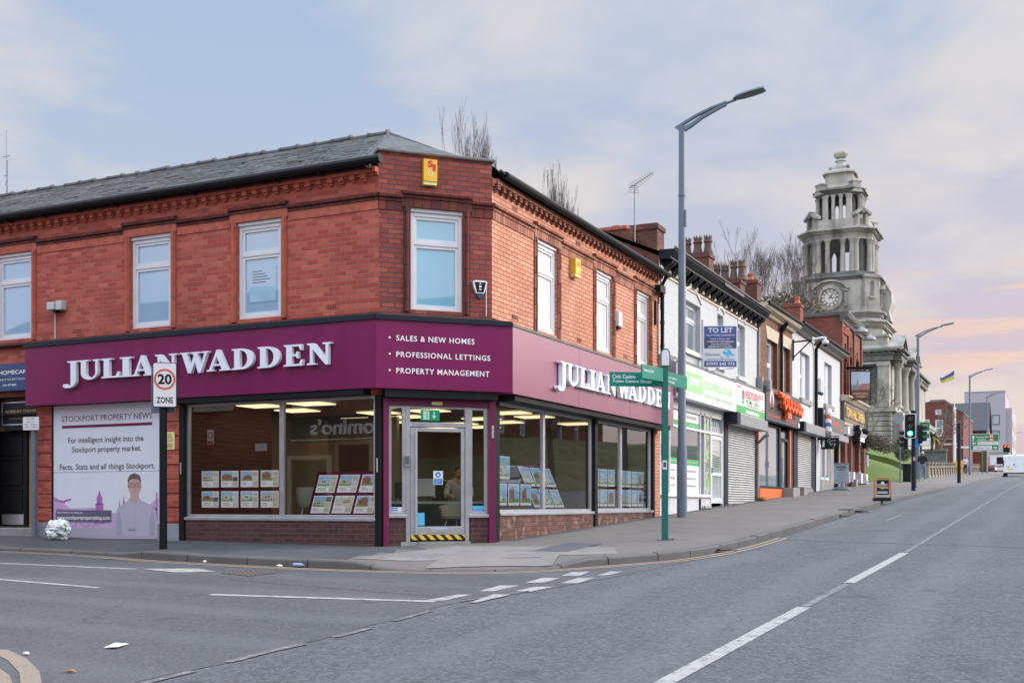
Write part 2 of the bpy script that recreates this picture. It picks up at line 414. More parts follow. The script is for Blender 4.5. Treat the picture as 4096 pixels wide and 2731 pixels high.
M['lampgrey'] = plain('grey_lamp_paint', (.125, .16, .205), .5, spec=.35, vary=.08, vs=2)
M['greenpost'] = plain('green_post', (.0, .135, .105), .35, vary=.08)
M['greensign'] = plain('green_sign', (.0, .20, .145), .35, vary=.04)
M['roadgreen'] = plain('road_sign_green', (.0, .17, .055), .4, vary=.04)
M['white'] = plain('white_sign', (.70, .71, .73), .4, vary=.02)
M['whitetext'] = plain('white_lettering', (.84, .84, .86), .45, vary=0)
M['letter'] = plain('white_letter', (.74, .79, .85), .4, vary=.03)
M['blacktext'] = plain('black_lettering', (.015, .015, .018), .5, vary=0)
M['greytext'] = plain('grey_lettering', (.11, .11, .12), .5, vary=0)
M['burgtext'] = plain('burgundy_lettering', (.16, .01, .07), .5, vary=0)
M['redtext'] = plain('red_lettering', (.55, .02, .03), .5, vary=0)
M['greentext'] = plain('green_lettering', (.05, .36, .09), .5, vary=0)
M['limetext'] = plain('pale_green_lettering', (.30, .62, .26), .5, vary=0)
M['gold'] = plain('gold_lettering', (.62, .42, .14), .45, vary=0)
M['bluesign'] = plain('navy_sign', (.022, .055, .155), .45, vary=.05)
M['blue'] = plain('blue_sign', (.02, .19, .52), .45, vary=.04)
M['skyblue'] = plain('sky_blue', (.09, .45, .72), .4, vary=.08)
M['yellow'] = plain('yellow_box', (.72, .42, .03), .45, vary=.08)
M['paleyellow'] = plain('pale_yellow_sign', (.72, .68, .28), .5, vary=.05)
M['orange'] = plain('orange_paint', (.75, .14, .025), .5, vary=.06, dirt=.1)
M['orangeacr'] = plain('orange_acrylic', (.85, .12, .01), .25, vary=.04)
M['redring'] = plain('sign_red', (.62, .09, .03), .4, vary=.04)
M['charcoal'] = plain('charcoal_panel', (.05, .055, .06), .35, vary=.15)
M['darkgrey'] = plain('dark_grey_metal', (.09, .10, .11), .4, vary=.12)
M['midgrey'] = plain('grey_metal', (.24, .25, .26), .45, vary=.12, dirt=.1)
M['navydark'] = plain('dark_navy_paint', (.010, .016, .028), .5, spec=.25, vary=.15)
M['pot'] = plain('clay_chimney_pot', (.105, .062, .045), .85, vary=.35, vs=5, dirt=.4)
M['potred'] = plain('red_chimney_pot', (.42, .10, .05), .8, vary=.2)
M['bark'] = plain('bare_bark', (.075, .058, .048), .9, vary=.3, vs=2)
M['barkpale'] = plain('pale_twigs', (.16, .135, .11), .9, vary=.3, vs=2)
M['skin'] = plain('skin', (.48, .27, .19), .5, vary=.06)
M['hair'] = plain('dark_hair', (.015, .012, .010), .6, vary=.2)
M['cloth_black'] = plain('black_jacket', (.012, .013, .018), .8, vary=.2, vs=12)
M['cloth_jeans'] = plain('blue_jeans', (.16, .21, .30), .85, vary=.15, vs=12)
M['cloth_pale'] = plain('pale_shirt', (.55, .52, .50), .8, vary=.1, vs=12)
M['cloth_lilac'] = plain('pale_jacket', (.55, .56, .66), .8, vary=.1, vs=12)
M['cloth_navy'] = plain('dark_trousers', (.02, .022, .03), .85, vary=.15, vs=12)
M['van'] = plain('white_van_paint', (.72, .76, .80), .28, coat=.6, vary=.03, dirt=.05)
M['rubber'] = plain('black_rubber', (.016, .016, .017), .75, vary=.15)
M['redlens'] = plain('red_lens', (.45, .012, .012), .2, vary=.05)
M['plate'] = plain('yellow_plate', (.75, .48, .04), .4, vary=.04)
M['tan'] = plain('tan_hall', (.40, .24, .11), .7, vary=.12)
M['beige'] = plain('beige_wall', (.34, .29, .225), .8, vary=.06)
M['interiorfloor'] = plain('dark_carpet', (.06, .06, .065), .95, vary=.1)
M['ceiling'] = plain('grey_ceiling', (.30, .285, .26), .9, vary=.05)
M['deskdark'] = plain('dark_desk', (.006, .014, .022), .4, vary=.1)
M['deskwhite'] = plain('white_worktop', (.72, .74, .76), .35, vary=.03)
M['cream'] = plain('cream_upholstery', (.62, .60, .50), .6, vary=.06)
M['litterwhite'] = plain('white_polythene', (.75, .76, .78), .35, vary=.12, vs=9)
M['litgreen'] = plain('green_litter', (.03, .30, .12), .4, vary=.1)
M['ceillight'] = emitter('ceiling_panel', (1, .80, .46), 1.7)
M['greenlamp'] = emitter('green_signal', (.02, 1, .45), 5.0)
M['greencore'] = emitter('green_signal_core', (.65, 1, .85), 4.0)
M['redlamp'] = emitter('red_signal', (1, .06, .02), 7.0)
M['exitsign'] = emitter('exit_sign', (0, .45, .25), .75)
M['exitmark'] = emitter('exit_sign_mark', (.75, .9, .8), .8)
M['indicator'] = emitter('headlight_glow', (1, .8, .4), 3)
M['lens'] = plain('dark_signal_lens', (.02, .015, .012), .2, vary=.1)
M['clockface'] = plain('clock_face', (.55, .53, .48), .6, vary=.06)
M['flagblue'] = plain('flag_blue', (.045, .085, .27), .7, vary=.06)
M['flagyellow'] = plain('flag_yellow', (.52, .46, .05), .7, vary=.06)
M['towerblock'] = plain('lilac_grey_cladding', (.36, .345, .37), .8, vary=.03, vs=.2)
M['coroner'] = brick('coroner_brick', (.16, .045, .035), (.22, .075, .055), (.12, .07, .06), soot=.25)
M['slatebrown'] = plain('dark_slate', (.05, .055, .06), .6, vary=.3, vs=1.5)
M['rust'] = plain('rusty_iron', (.10, .065, .055), .8, vary=.25, vs=14, bmp=.2)
M['wallstone'] = plain('balustrade_stone', (.24, .21, .17), .85, vary=.2, vs=1.2, dirt=.5, bmp=.25, bs=8)
M['hedge'] = plain('hedge_leaf', (.035, .062, .018), .7, vary=.4, vs=3)
M['palmleaf'] = plain('dry_palm_leaf', (.16, .13, .035), .7, vary=.4, vs=5)
M['ivy'] = plain('brown_ivy', (.085, .070, .045), .85, vary=.4, vs=1.5)
M['signboard'] = plain('chalk_grey_board', (.30, .35, .42), .6, vary=.18, vs=9)

def glass(name, tint=(.86, .9, .9), refl=1.0):
    m, t, b, o = newmat(name); t.nodes.remove(b)
    tr = t.nodes.new('ShaderNodeBsdfTransparent'); tr.inputs[0].default_value = (*tint, 1)
    gl = t.nodes.new('ShaderNodeBsdfGlossy'); gl.inputs['Roughness'].default_value = .0; gl.inputs[0].default_value = (.95, .97, 1, 1)
    fr = t.nodes.new('ShaderNodeFresnel'); fr.inputs[0].default_value = 1.55
    mx = t.nodes.new('ShaderNodeMixShader')
    L(t, math_(t, 'MULTIPLY', fr.outputs[0], refl*1.45, None, True), mx.inputs[0]); L(t, tr.outputs[0], mx.inputs[1]); L(t, gl.outputs[0], mx.inputs[2]); L(t, mx.outputs[0], o.inputs[0])
    return m
M['glass'] = glass('shop_glass', (.80, .84, .83), 1.0)
def blindpane(name, col, stripe=.18, period=.035):
    """a pane with a pale blind hanging close behind it"""
    m, t, b, o = newmat(name); u = uvs(t)
    w = t.nodes.new('ShaderNodeTexWave'); w.wave_type = 'BANDS'; w.bands_direction = 'Y'; L(t, u, w.inputs[0]); w.inputs['Scale'].default_value = .314/period; w.inputs['Distortion'].default_value = .0
    n = noise(t, .9, 3, .5, gpos(t))
    c = mix(t, math_(t, 'MULTIPLY', w.outputs[0], stripe), col, tuple(q*.7 for q in col))
    c = mix(t, math_(t, 'MULTIPLY', n.outputs[0], .4), c, tuple(min(1, q*1.15) for q in col))
    L(t, c, b.inputs['Base Color']); setp(b, rough=.04, spec=.9, coat=1.0); b.inputs['Coat IOR'].default_value = 1.7; b.inputs['Coat Roughness'].default_value = .0
    return m
M['paneA'] = blindpane('blind_window', (.25, .40, .56))
M['paneC'] = blindpane('blue_blind_window', (.18, .44, .56))
M['paneB'] = blindpane('sky_white_blind_window', (.75, .76, .76), .08)  # whiteness of the mirrored bright sky is put into the pane colour
def darkpane(name, col, spec=.9):
    m, t, b, o = newmat(name); n = noise(t, .7, 3, .5, gpos(t))
    L(t, mix(t, n.outputs[0], tuple(q*.5 for q in col), tuple(q*1.5 for q in col)), b.inputs['Base Color']); setp(b, rough=.03, spec=spec, coat=1.0); b.inputs['Coat Roughness'].default_value = .0; b.inputs['Coat IOR'].default_value = 1.65
    return m
M['panedark'] = darkpane('dark_window', (.06, .08, .09)); M['panegrey'] = darkpane('grey_window', (.20, .26, .30)); M['panefrost'] = darkpane('frosted_window', (.42, .48, .47))

def slate():
    m, t, b, o = newmat('roof_slate'); u = uvs(t); p = gpos(t)
    dn = noise(t, 2.5, 3, .6, p); dv = vmath(t, 'SUBTRACT', dn.outputs['Color'], (.5, .5, .5)); ds = t.nodes.new('ShaderNodeVectorMath'); ds.operation = 'SCALE'; L(t, dv.outputs[0], ds.inputs[0]); ds.inputs['Scale'].default_value = .06
    u2 = vmath(t, 'ADD', u, ds.outputs[0]).outputs[0]
    bt = t.nodes.new('ShaderNodeTexBrick'); L(t, u2, bt.inputs[0]); bt.inputs['Scale'].default_value = 1
    for k, v in (('Color1', (.035, .042, .043, 1)), ('Color2', (.085, .09, .086, 1)), ('Mortar', (.012, .014, .016, 1))): bt.inputs[k].default_value = v
    bt.inputs['Brick Width'].default_value = .3; bt.inputs['Row Height'].default_value = .17; bt.inputs['Mortar Size'].default_value = .012; bt.inputs['Mortar Smooth'].default_value = .3
    n = noise(t, 1.6, 6, .65, p); n2 = noise(t, 9, 4, .6, p)
    c = mix(t, math_(t, 'MULTIPLY', ramp(t, n.outputs[0], [(.5, 0.0), (.7, 1.0)]).outputs[0], .45), bt.outputs[0], (.085, .082, .05))
    c = mix(t, math_(t, 'MULTIPLY', ramp(t, n2.outputs[0], [(.62, 0.0), (.72, 1.0)]).outputs[0], .5), c, (.2, .205, .2))
    L(t, c, b.inputs['Base Color']); b.inputs['Roughness'].default_value = .6
    # each course rises towards its lower edge
    sp = t.nodes.new('ShaderNodeSeparateXYZ'); L(t, u2, sp.inputs[0])
    fr = math_(t, 'FRACT', math_(t, 'DIVIDE', sp.outputs[1], .17))
    h = math_(t, 'SUBTRACT', math_(t, 'MULTIPLY', n2.outputs[0], .5), math_(t, 'ADD', fr, bt.outputs['Fac']))
    bump(t, b, h, .9, .03)
    return m
M['slate'] = slate()

def asphalt(name, a, b_, fleck=.5, scale=70, big=.35, patch=None, lanes=0, gum=0):
    m, t, b, o = newmat(name); p = gpos(t)
    n = noise(t, scale, 3, .7, p); n2 = noise(t, .35, 5, .6, p); n3 = noise(t, 7, 5, .65, p)
    v = t.nodes.new('ShaderNodeTexVoronoi'); v.inputs['Scale'].default_value = scale*.62; L(t, p, v.inputs['Vector'])
    c = mix(t, ramp(t, n2.outputs[0], [(.35, 0.0), (.65, 1.0)]).outputs[0], a, b_)
    c = mix(t, math_(t, 'MULTIPLY', ramp(t, n3.outputs[0], [(.3, 1.0), (.6, 0.0)]).outputs[0], big), c, tuple(q*.6 for q in a))
    chips = ramp(t, v.outputs['Color'], [(.25, 0.0), (.95, 1.0)]).outputs[0]
    c = mix(t, math_(t, 'MULTIPLY', chips, fleck), c, tuple(min(1, q*1.9) for q in b_))
    c = mix(t, math_(t, 'MULTIPLY', ramp(t, n.outputs[0], [(.39, 1.0), (.51, 0.0)]).outputs[0], .6), c, tuple(q*.40 for q in a))
    if lanes:                                            # tyre-polished tracks, cracks and oil drips
        sp = t.nodes.new('ShaderNodeSeparateXYZ'); L(t, p, sp.inputs[0]); nn = noise(t, .12, 3, .5, p)
        w = math_(t, 'SINE', math_(t, 'MULTIPLY_ADD', sp.outputs[lanes-1], 3.9, math_(t, 'MULTIPLY', nn.outputs[0], 6.0)))
        c = mix(t, math_(t, 'MULTIPLY', ramp(t, w, [(.2, 0.0), (.95, 1.0)]).outputs[0], .30), c, tuple(q*1.45 for q in b_))
        vc = t.nodes.new('ShaderNodeTexVoronoi'); vc.feature = 'DISTANCE_TO_EDGE'; vc.inputs['Scale'].default_value = .22; L(t, vmath(t, 'ADD', p, noise(t, 1.1, 5, .7, p).outputs['Color']).outputs[0], vc.inputs['Vector'])
        c = mix(t, math_(t, 'MULTIPLY', ramp(t, vc.outputs['Distance'], [(.0, 1.0), (.006, 0.0)]).outputs[0], math_(t, 'MULTIPLY', ramp(t, n2.outputs[0], [(.45, 0.0), (.55, 1.0)]).outputs[0], .6)), c, (.03, .03, .032))
        nd = noise(t, 1.6, 3, .5, p); c = mix(t, math_(t, 'MULTIPLY', ramp(t, nd.outputs[0], [(.66, 0.0), (.74, 1.0)]).outputs[0], .4), c, (.035, .036, .04))
    if gum:
        vg = t.nodes.new('ShaderNodeTexVoronoi'); vg.inputs['Scale'].default_value = 3.2; L(t, p, vg.inputs['Vector'])
        c = mix(t, math_(t, 'MULTIPLY', ramp(t, vg.outputs['Distance'], [(.05, 1.0), (.09, 0.0)]).outputs[0], .55), c, tuple(q*.5 for q in a))
        ns = noise(t, .8, 7, .7, p); c = mix(t, math_(t, 'MULTIPLY', ramp(t, ns.outputs[0], [(.5, 0.0), (.66, 1.0)]).outputs[0], .5), c, tuple(q*.62 for q in a))
    L(t, c, b.inputs['Base Color']); b.inputs['Roughness'].default_value = .78; b.inputs['Specular IOR Level'].default_value = .35
    bump(t, b, math_(t, 'ADD', n.outputs[0], math_(t, 'MULTIPLY', chips, .4)), .45, .012)
    return m
M['asphalt'] = asphalt('main_road_asphalt', (.068, .072, .078), (.094, .098, .104), .62, 44, lanes=1)
M['asphalt2'] = asphalt('side_street_asphalt', (.068, .071, .076), (.092, .095, .100), .42, 60, lanes=2)
M['pave'] = asphalt('footway_asphalt', (.150, .137, .126), (.195, .178, .163), .15, 120, .2, gum=1)
M['pavedark'] = asphalt('dark_footway_asphalt', (.060, .066, .074), (.11, .117, .125), .15, 120, .4, gum=1)
M['patchm'] = asphalt('trench_patch', (.085, .092, .105), (.105, .11, .12), .12, 120, .1)
M['tarseam'] = plain('tar_seam', (.022, .023, .026), .6, vary=.2)
def flags():
    m, t, b, o = newmat('paving_flags'); u = uvs(t); p = gpos(t)
    bt = t.nodes.new('ShaderNodeTexBrick'); L(t, scaled(t, u, (1, 1, 1)), bt.inputs[0]); bt.inputs['Scale'].default_value = 1
    for k, v in (('Color1', (.19, .18, .172, 1)), ('Color2', (.235, .222, .21, 1)), ('Mortar', (.09, .085, .08, 1))): bt.inputs[k].default_value = v
    bt.inputs['Brick Width'].default_value = .42; bt.inputs['Row Height'].default_value = .42; bt.inputs['Mortar Size'].default_value = .008
    n = noise(t, 2.2, 6, .65, p); c = mix(t, math_(t, 'MULTIPLY', ramp(t, n.outputs[0], [(.45, 0.0), (.7, 1.0)]).outputs[0], .4), bt.outputs[0], (.12, .115, .11))
    L(t, c, b.inputs['Base Color']); b.inputs['Roughness'].default_value = .85; bump(t, b, math_(t, 'SUBTRACT', math_(t, 'MULTIPLY', noise(t, 80, 3, .6, p).outputs[0], .3), bt.outputs['Fac']), .3, .008)
    return m
M['flags'] = flags()
def tactile():
    m, t, b, o = newmat('tactile_paving'); u = uvs(t); p = gpos(t)
    v = t.nodes.new('ShaderNodeTexVoronoi'); v.inputs['Scale'].default_value = 14; v.inputs['Randomness'].default_value = 0; L(t, u, v.inputs['Vector'])
    dome = ramp(t, v.outputs['Distance'], [(.18, 1.0), (.36, 0.0)]).outputs[0]
    n = noise(t, 3, 6, .65, p)
    c = mix(t, n.outputs[0], (.17, .155, .145), (.25, .235, .22)); c = mix(t, math_(t, 'MULTIPLY', dome, .5), c, (.12, .105, .10))
    L(t, c, b.inputs['Base Color']); b.inputs['Roughness'].default_value = .85; bump(t, b, dome, .6, .006); return m
M['tactile'] = tactile()
def kerbm():
    m, t, b, o = newmat('kerb_stone'); p = gpos(t); n = noise(t, 1.1, 6, .65, p); n2 = noise(t, 18, 4, .6, p)
    c = mix(t, n.outputs[0], (.055, .058, .062), (.165, .155, .14)); c = mix(t, math_(t, 'MULTIPLY', n2.outputs[0], .3), c, (.07, .068, .065))
    L(t, c, b.inputs['Base Color']); b.inputs['Roughness'].default_value = .8; bump(t, b, n2.outputs[0], .3); return m
M['kerb'] = kerbm()
def paint(name, col, under, wear=.5, edge=.06):
    m, t, b, o = newmat(name); p = gpos(t)
    n = noise(t, 9, 8, .75, p); n2 = noise(t, 70, 3, .6, p)
    f = ramp(t, math_(t, 'MULTIPLY_ADD', n2.outputs[0], .35, math_(t, 'MULTIPLY', n.outputs[0], .75)), [(wear-edge, 0.0), (wear+edge, 1.0)]).outputs[0]
    L(t, mix(t, f, under, col), b.inputs['Base Color']); b.inputs['Roughness'].default_value = .7; bump(t, b, n2.outputs[0], .25, .01); return m
M['linewhite'] = paint('road_paint_white', (.36, .352, .335), (.12, .12, .125), .50)
M['lineworn'] = paint('worn_road_paint', (.30, .295, .285), (.10, .103, .11), .60)
M['lineyellow'] = paint('faded_yellow_paint', (.40, .30, .20), (.17, .155, .145), .47)
M['linefresh'] = paint('broad_yellow_paint', (.26, .21, .16), (.12, .112, .108), .47)
def grassm():
    m, t, b, o = newmat('mown_grass'); p = gpos(t); n = noise(t, .5, 5, .6, p); n2 = noise(t, 9, 5, .7, p)
    c = mix(t, n.outputs[0], (.075, .115, .016), (.125, .165, .024)); c = mix(t, math_(t, 'MULTIPLY', n2.outputs[0], .6), c, (.04, .07, .010))
    L(t, c, b.inputs['Base Color']); b.inputs['Roughness'].default_value = .9; bump(t, b, n2.outputs[0], .5, .05); return m
M['grass'] = grassm()
def shutterm():
    return plain('galvanised_slats', (.50, .50, .49), .38, metal=.55, vary=.12, vs=3, dirt=.12)
M['shutter'] = shutterm()
def hazard():
    m, t, b, o = newmat('hazard_tape'); u = uvs(t); sp = t.nodes.new('ShaderNodeSeparateXYZ'); L(t, u, sp.inputs[0])
    f = math_(t, 'FRACT', math_(t, 'MULTIPLY', math_(t, 'ADD', sp.outputs[0], sp.outputs[1]), 6.2))
    L(t, mix(t, math_(t, 'GREATER_THAN', f, .5), (.015, .015, .017), (.72, .50, .05)), b.inputs['Base Color']); b.inputs['Roughness'].default_value = .5; return m
M['hazard'] = hazard()
def barberm():
    m, t, b, o = newmat('barber_stripes'); p = gpos(t); sp = t.nodes.new('ShaderNodeSeparateXYZ'); L(t, p, sp.inputs[0])
    f = math_(t, 'FRACT', math_(t, 'MULTIPLY', math_(t, 'ADD', math_(t, 'MULTIPLY', sp.outputs[1], .55), sp.outputs[2]), 1.55))
    r = ramp(t, f, [(0, (.75, .76, .78)), (.25, (.05, .16, .42)), (.5, (.75, .76, .78)), (.75, (.65, .12, .06))], 'CONSTANT')
    L(t, r.outputs[0], b.inputs['Base Color']); b.inputs['Roughness'].default_value = .2; return m
M['barber'] = barberm()
def housephoto(name, seed, sky_=(.16, .42, .80)):
    """small property photograph: sky, roof, brick house, lawn, in flat printed colours"""
    return plain(name, sky_, .3, vary=.2, vs=8)
def portrait():
    return None

M['bank'] = plain('rough_winter_bank', (.095, .098, .036), .9, vary=.6, vs=1.2, dirt=.6, dcol=(.035, .028, .02))

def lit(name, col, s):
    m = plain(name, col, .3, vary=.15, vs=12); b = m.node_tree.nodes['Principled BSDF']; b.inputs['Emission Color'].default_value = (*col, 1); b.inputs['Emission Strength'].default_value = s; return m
# ------------------------------------------------------------------ ground, carriageway, footway
KP = [(-60, -3.3), (-12, -3.3), (-7, -3.32), (-5.8, -3.45), (-4.4, -3.78), (-3.4, -3.92), (-1.5, -4.05), (-.3, -4.05), (.6, -3.98), (1.5, -3.8), (2.07, -3.48),
      (2.6, -2.75), (3.2, -1.65), (3.62, -.9), (3.9, .6), (4.0, 2.6), (3.95, 8.8), (3.9, 20.8), (4.1, 30), (4.5, 36), (4.6, 60), (4.9, 100), (5.5, 200), (6, 400)]
def smooth_path(P, it=2):
    for _ in range(it):
        Q = [P[0]]
        for a, b in zip(P, P[1:]):
            Q += [(a[0]*.75+b[0]*.25, a[1]*.75+b[1]*.25), (a[0]*.25+b[0]*.75, a[1]*.25+b[1]*.75)]
        P = Q+[P[-1]]
    return P
KS = smooth_path(KP); KL = [0]
for a, b in zip(KS, KS[1:]): KL.append(KL[-1]+math.hypot(b[0]-a[0], b[1]-a[1]))
def kerb_near(x, y):
    best = (1e9, 0)
    for i, (a, b) in enumerate(zip(KS, KS[1:])):
        dx, dy = b[0]-a[0], b[1]-a[1]; l2 = dx*dx+dy*dy
        t = max(0, min(1, ((x-a[0])*dx+(y-a[1])*dy)/l2)); d = math.hypot(x-a[0]-t*dx, y-a[1]-t*dy)
        if d < best[0]: best = (d, KL[i]+t*math.sqrt(l2))
    return best
S0 = kerb_near(.55, -4.0)[1]; S1 = kerb_near(2.35, -3.1)[1]; S2 = kerb_near(-5.4, -3.5)[1]; S3 = kerb_near(-4.5, -3.75)[1]
S4 = kerb_near(4.5, 43)[1]; S5 = kerb_near(4.5, 51)[1]
def sstep(x): x = max(0, min(1, x)); return x*x*(3-2*x)
def kdrop(s):
    a = sstep(min((s-(S0-1.0))/1.0, ((S1+.9)-s)/.9))*.108
    b = sstep((S3-s)/(S3-S2))*.065
    c = sstep(min((s-(S4-1))/1.0, (S5+1-s)/1.0))*.10
    return max(a, b, c)
def pz(x, y):
    d, s = kerb_near(x, y); return g(x, y)-kdrop(s)*max(0, 1-d/1.5)
ys = [-80, -60, -45]+[-32+1.2*i for i in range(38)]+[14+4*i for i in range(24)]+[115, 140, 170, 200, 260, 330, 400, 700, 1400]
xs = [-600, -200, -80, -40, -25]+[-16+1.2*i for i in range(31)]+[24, 32, 45, 80, 200, 600]
mb = MB(); nx = len(xs)
for y in ys:
    for x in xs: mb.v.append(Vector((x, y, rz(x, y))))
for j in range(len(ys)-1):
    for i in range(nx-1):
        k = j*nx+i; mb.f.append([k, k+1, k+nx+1, k+nx]); mb.m.append(0)
road = mb.build('road', M['asphalt'], kind='structure', smooth=True)
# side street: a slightly smoother, darker surfacing laid up to the give-way line
mb = MB()
edge = [(3.0, -14), (3.05, -11.5), (3.1, -9.3), (3.0, -8), (3.0, -6.9), (3.25, -5.9), (3.6, -4.2), (3.75, -2.9), (3.95, -1.0)]
P = []
for a, b in zip(edge, edge[1:]):
    for i in range(4): P.append((a[0]+(b[0]-a[0])*i/4, a[1]+(b[1]-a[1])*i/4))
P.append(edge[-1]); P = [(x+.03*math.sin(y*7.3)+.02*math.sin(y*17.1), y) for x, y in P]
xl = [-60, -40, -25, -16, -12, -9, -7, -5, -3, -1.5, 0, 1]
b0 = len(mb.v); w = len(xl)+1
for (x, y) in P:
    for q in xl+[x]:
        mb.v.append(Vector((q, y, rz(q, y)+.004)))
for j in range(len(P)-1):
    for i in range(w-1):
        k = b0+j*w+i; mb.f.append([k, k+1, k+w+1, k+w]); mb.m.append(0)
mb.build('side_road', M['asphalt2'], kind='structure', smooth=True)
# footway: strips from the kerb back to the buildings
def inner(x, y):
    if y > 48: return (-14, y)
    if y > 3: return (-1.0, y)
    if x < -1.6: return (x, -.9)
    t = max(0, min(1, kerb_near(x, y)[1]-kerb_near(-1.6, -4)[1])/(kerb_near(4, 3)[1]-kerb_near(-1.6, -4)[1]))
    return (-1.6+.6*t, -.9+3.9*t)
idx = [i for i in range(len(KS)) if KS[i][0] > -45 and KS[i][1] < 398]
fine = []
for i, j in zip(idx, idx[1:]):
    k = max(1, int((KL[j]-KL[i])/.5)) if KS[i][1] < 12 and KS[i][0] > -12 else max(1, int((KL[j]-KL[i])/3))
    for q in range(k): fine.append((KS[i][0]+(KS[j][0]-KS[i][0])*q/k, KS[i][1]+(KS[j][1]-KS[i][1])*q/k))
fine.append(KS[idx[-1]])
def offs(i, w):
    a, b = fine[max(0, i-1)], fine[min(len(fine)-1, i+1)]; t = Vector((b[0]-a[0], b[1]-a[1], 0)).normalized()
    return (fine[i][0]-t.y*w, fine[i][1]+t.x*w)
mb = MB(); rows = [0, .12, .25, .4, .6, .8, 1]
for i in range(len(fine)):
    k0 = offs(i, .13); k1 = inner(*fine[i])
    for r in rows:
        x, y = k0[0]*(1-r)+k1[0]*r, k0[1]*(1-r)+k1[1]*r; mb.v.append(Vector((x, y, pz(x, y))))
w = len(rows)
for i in range(len(fine)-1):
    for j in range(w-1):
        k = i*w+j
        f = [k, k+w, k+w+1, k+1]; A = [mb.v[q] for q in f]
        c = sum((A[q] for q in range(4)), Vector())/4
        if (A[1]-A[0]).cross(A[2]-A[0]).z < 0: f = f[::-1]
        mb.f.append(f); mb.m.append(1 if (c.x < -.6 and c.y < 0) else 0)
mb.build('pavement', [M['pave'], M['pavedark']], kind='structure', smooth=True)
# kerb stones with open joints
mb = MB(); acc = 0; nxt = .9; seg = [0]
for i in range(1, len(fine)):
    acc += math.hypot(fine[i][0]-fine[i-1][0], fine[i][1]-fine[i-1][1])
    if acc >= .85: seg.append(i); acc = 0
seg.append(len(fine)-1)
for a, b in zip(seg, seg[1:]):
    if b <= a: continue
    pts = list(range(a, b+1)); b0 = len(mb.v)
    for n, i in enumerate(pts):
        p0 = Vector((*fine[i], 0)); p1 = Vector((*offs(i, .135), 0))
        q = Vector((*fine[min(i+1, len(fine)-1)], 0))-Vector((*fine[max(i-1, 0)], 0)); q.normalize()
        sh = .012*(1 if n == 0 else -1 if n == len(pts)-1 else 0)
        p0 += q*sh; p1 += q*sh
        jig = (a*7 % 5-2)*.003
        zt = pz(*p1.xy)+.003+jig; zo = pz(*p0.xy)+jig
        zl = min(rz(*p0.xy)-.01, zo-.02)
        pb = p0.lerp(p1, .16)
        for (p, z) in ((p0-(p1-p0)*.05, zl), (p0, zo-.022), (pb, zo+.001), (p1, zt), (p1, zt-.12)): mb.v.append(Vector((p.x, p.y, z)))
    for n in range(len(pts)-1):
        for k in range(4):
            i0 = b0+n*5+k; mb.f.append([i0, i0+1, i0+6, i0+5][::-1]); mb.m.append(0)
    mb.f.append([b0+k for k in range(5)]); mb.m.append(0); mb.f.append([b0+(len(pts)-1)*5+k for k in range(5)][::-1]); mb.m.append(0)
kerb = mb.build('kerb', M['kerb'], kind='structure')
# flagged and tactile corner
mb = MB(); mb.sheet([(-.5, -3.72), (-.2, -1.0), (2.4, -.3), (2.95, -1.6)], pz, .006, 34, 34)
mb.build('paving_flags', M['flags'], kind='structure')
mb = MB(); mb.sheet([(.80, -3.80), (.45, -2.35), (2.1, -1.75), (2.4, -2.85)], pz, .011, 28, 24); mb.build('tactile_paving', M['tactile'], kind='structure')
mb = MB(); mb.sheet([(1.45, -1.46), (1.31, .39), (1.98, .31), (2.04, -1.4)], pz, .009, 6, 6); mb.build('pavement_patch', M['patchm'], kind='structure')
mb = MB()
mb.path([(-9.5, -1.62), (-4.6, -1.75)], .28, pz, .005)
mb.path([(.10, .5), (.10, 9), (.12, 20), (.12, 36)], .16, pz, .006)
mb.build('pavement_grime_shade', M['patchm'], kind='structure')  # dark strips along both wall feet: grime with contact shade painted in
mb = MB(); mb.path([offs(i, -.06) for i in range(len(fine)) if -14 < fine[i][0] and fine[i][1] < 40], .13, rz, .0065, .6); mb.build('gutter_grime_shade', paint('gutter_dirt_shade', (.045, .042, .04), (.10, .10, .10), .5, .12), kind='structure')  # dirt along the kerb foot, also standing in for missing contact shade
# painted markings, 4 mm above the surfacing
mb = MB(); Z = .009
def quadpx(pts, off=Z):
    mb.sheet([G(u, v, -.12) for u, v in pts], rz, off, 4, 2)
for q in [[(1915, 2366), (2000, 2342), (2080, 2342), (1975, 2366)], [(2045, 2330), (2100, 2312), (2180, 2312), (2120, 2330)] if False else [(2100, 2332), (2170, 2312), (2240, 2313), (2180, 2331)],
          [(2060, 2366), (2140, 2348), (2215, 2348), (2120, 2368)], [(2240, 2334), (2310, 2313), (2380, 2312), (2310, 2334)], [(2390, 2302), (2440, 2286), (2495, 2287), (2430, 2302)],
          [(2245, 2304), (2290, 2288), (2360, 2287), (2320, 2303)]]: quadpx(q)
# splayed ends of the centre line
mb.path([(-1.92+.02*i, 0) for i in ()] or [(-.1, -7.33), (2.75, -6.92)], .13, rz, Z)
quadpx([(1700, 2403), (1830, 2379), (1888, 2379), (1780, 2403)]); quadpx([(1880, 2411), (1975, 2379), (2045, 2380), (1900, 2413)], Z+.002)
mb.path([(-30, -5.3), (-6.15, -5.22), (-3.3, -5.20)], .11, rz, Z)
q = [G(u, v, -.12) for u, v in [(850, 2277), (800, 2283), (520, 2271)]]
A = [G(u, v, -.12) for u, v in [(560, 2276), (790, 2275), (868, 2288), (700, 2291)]]
mb.sheet(A, rz, Z+.002, 3, 2)
mb.path([(-30, -6.7), (-4.03, -7.01), (-1.95, -7.28)], .10, rz, Z)
mb.build('road_marking_white', M['linewhite'], kind='structure')
mb = MB()
cl = lambda y: 6.52+.022*(y+10) if y < 2 else 6.79+.009*(y-2)
def cdash(y0, y1, w=.13): mb.path([(cl(y0+(y1-y0)*i/6), y0+(y1-y0)*i/6) for i in range(7)], w, rz, .005)
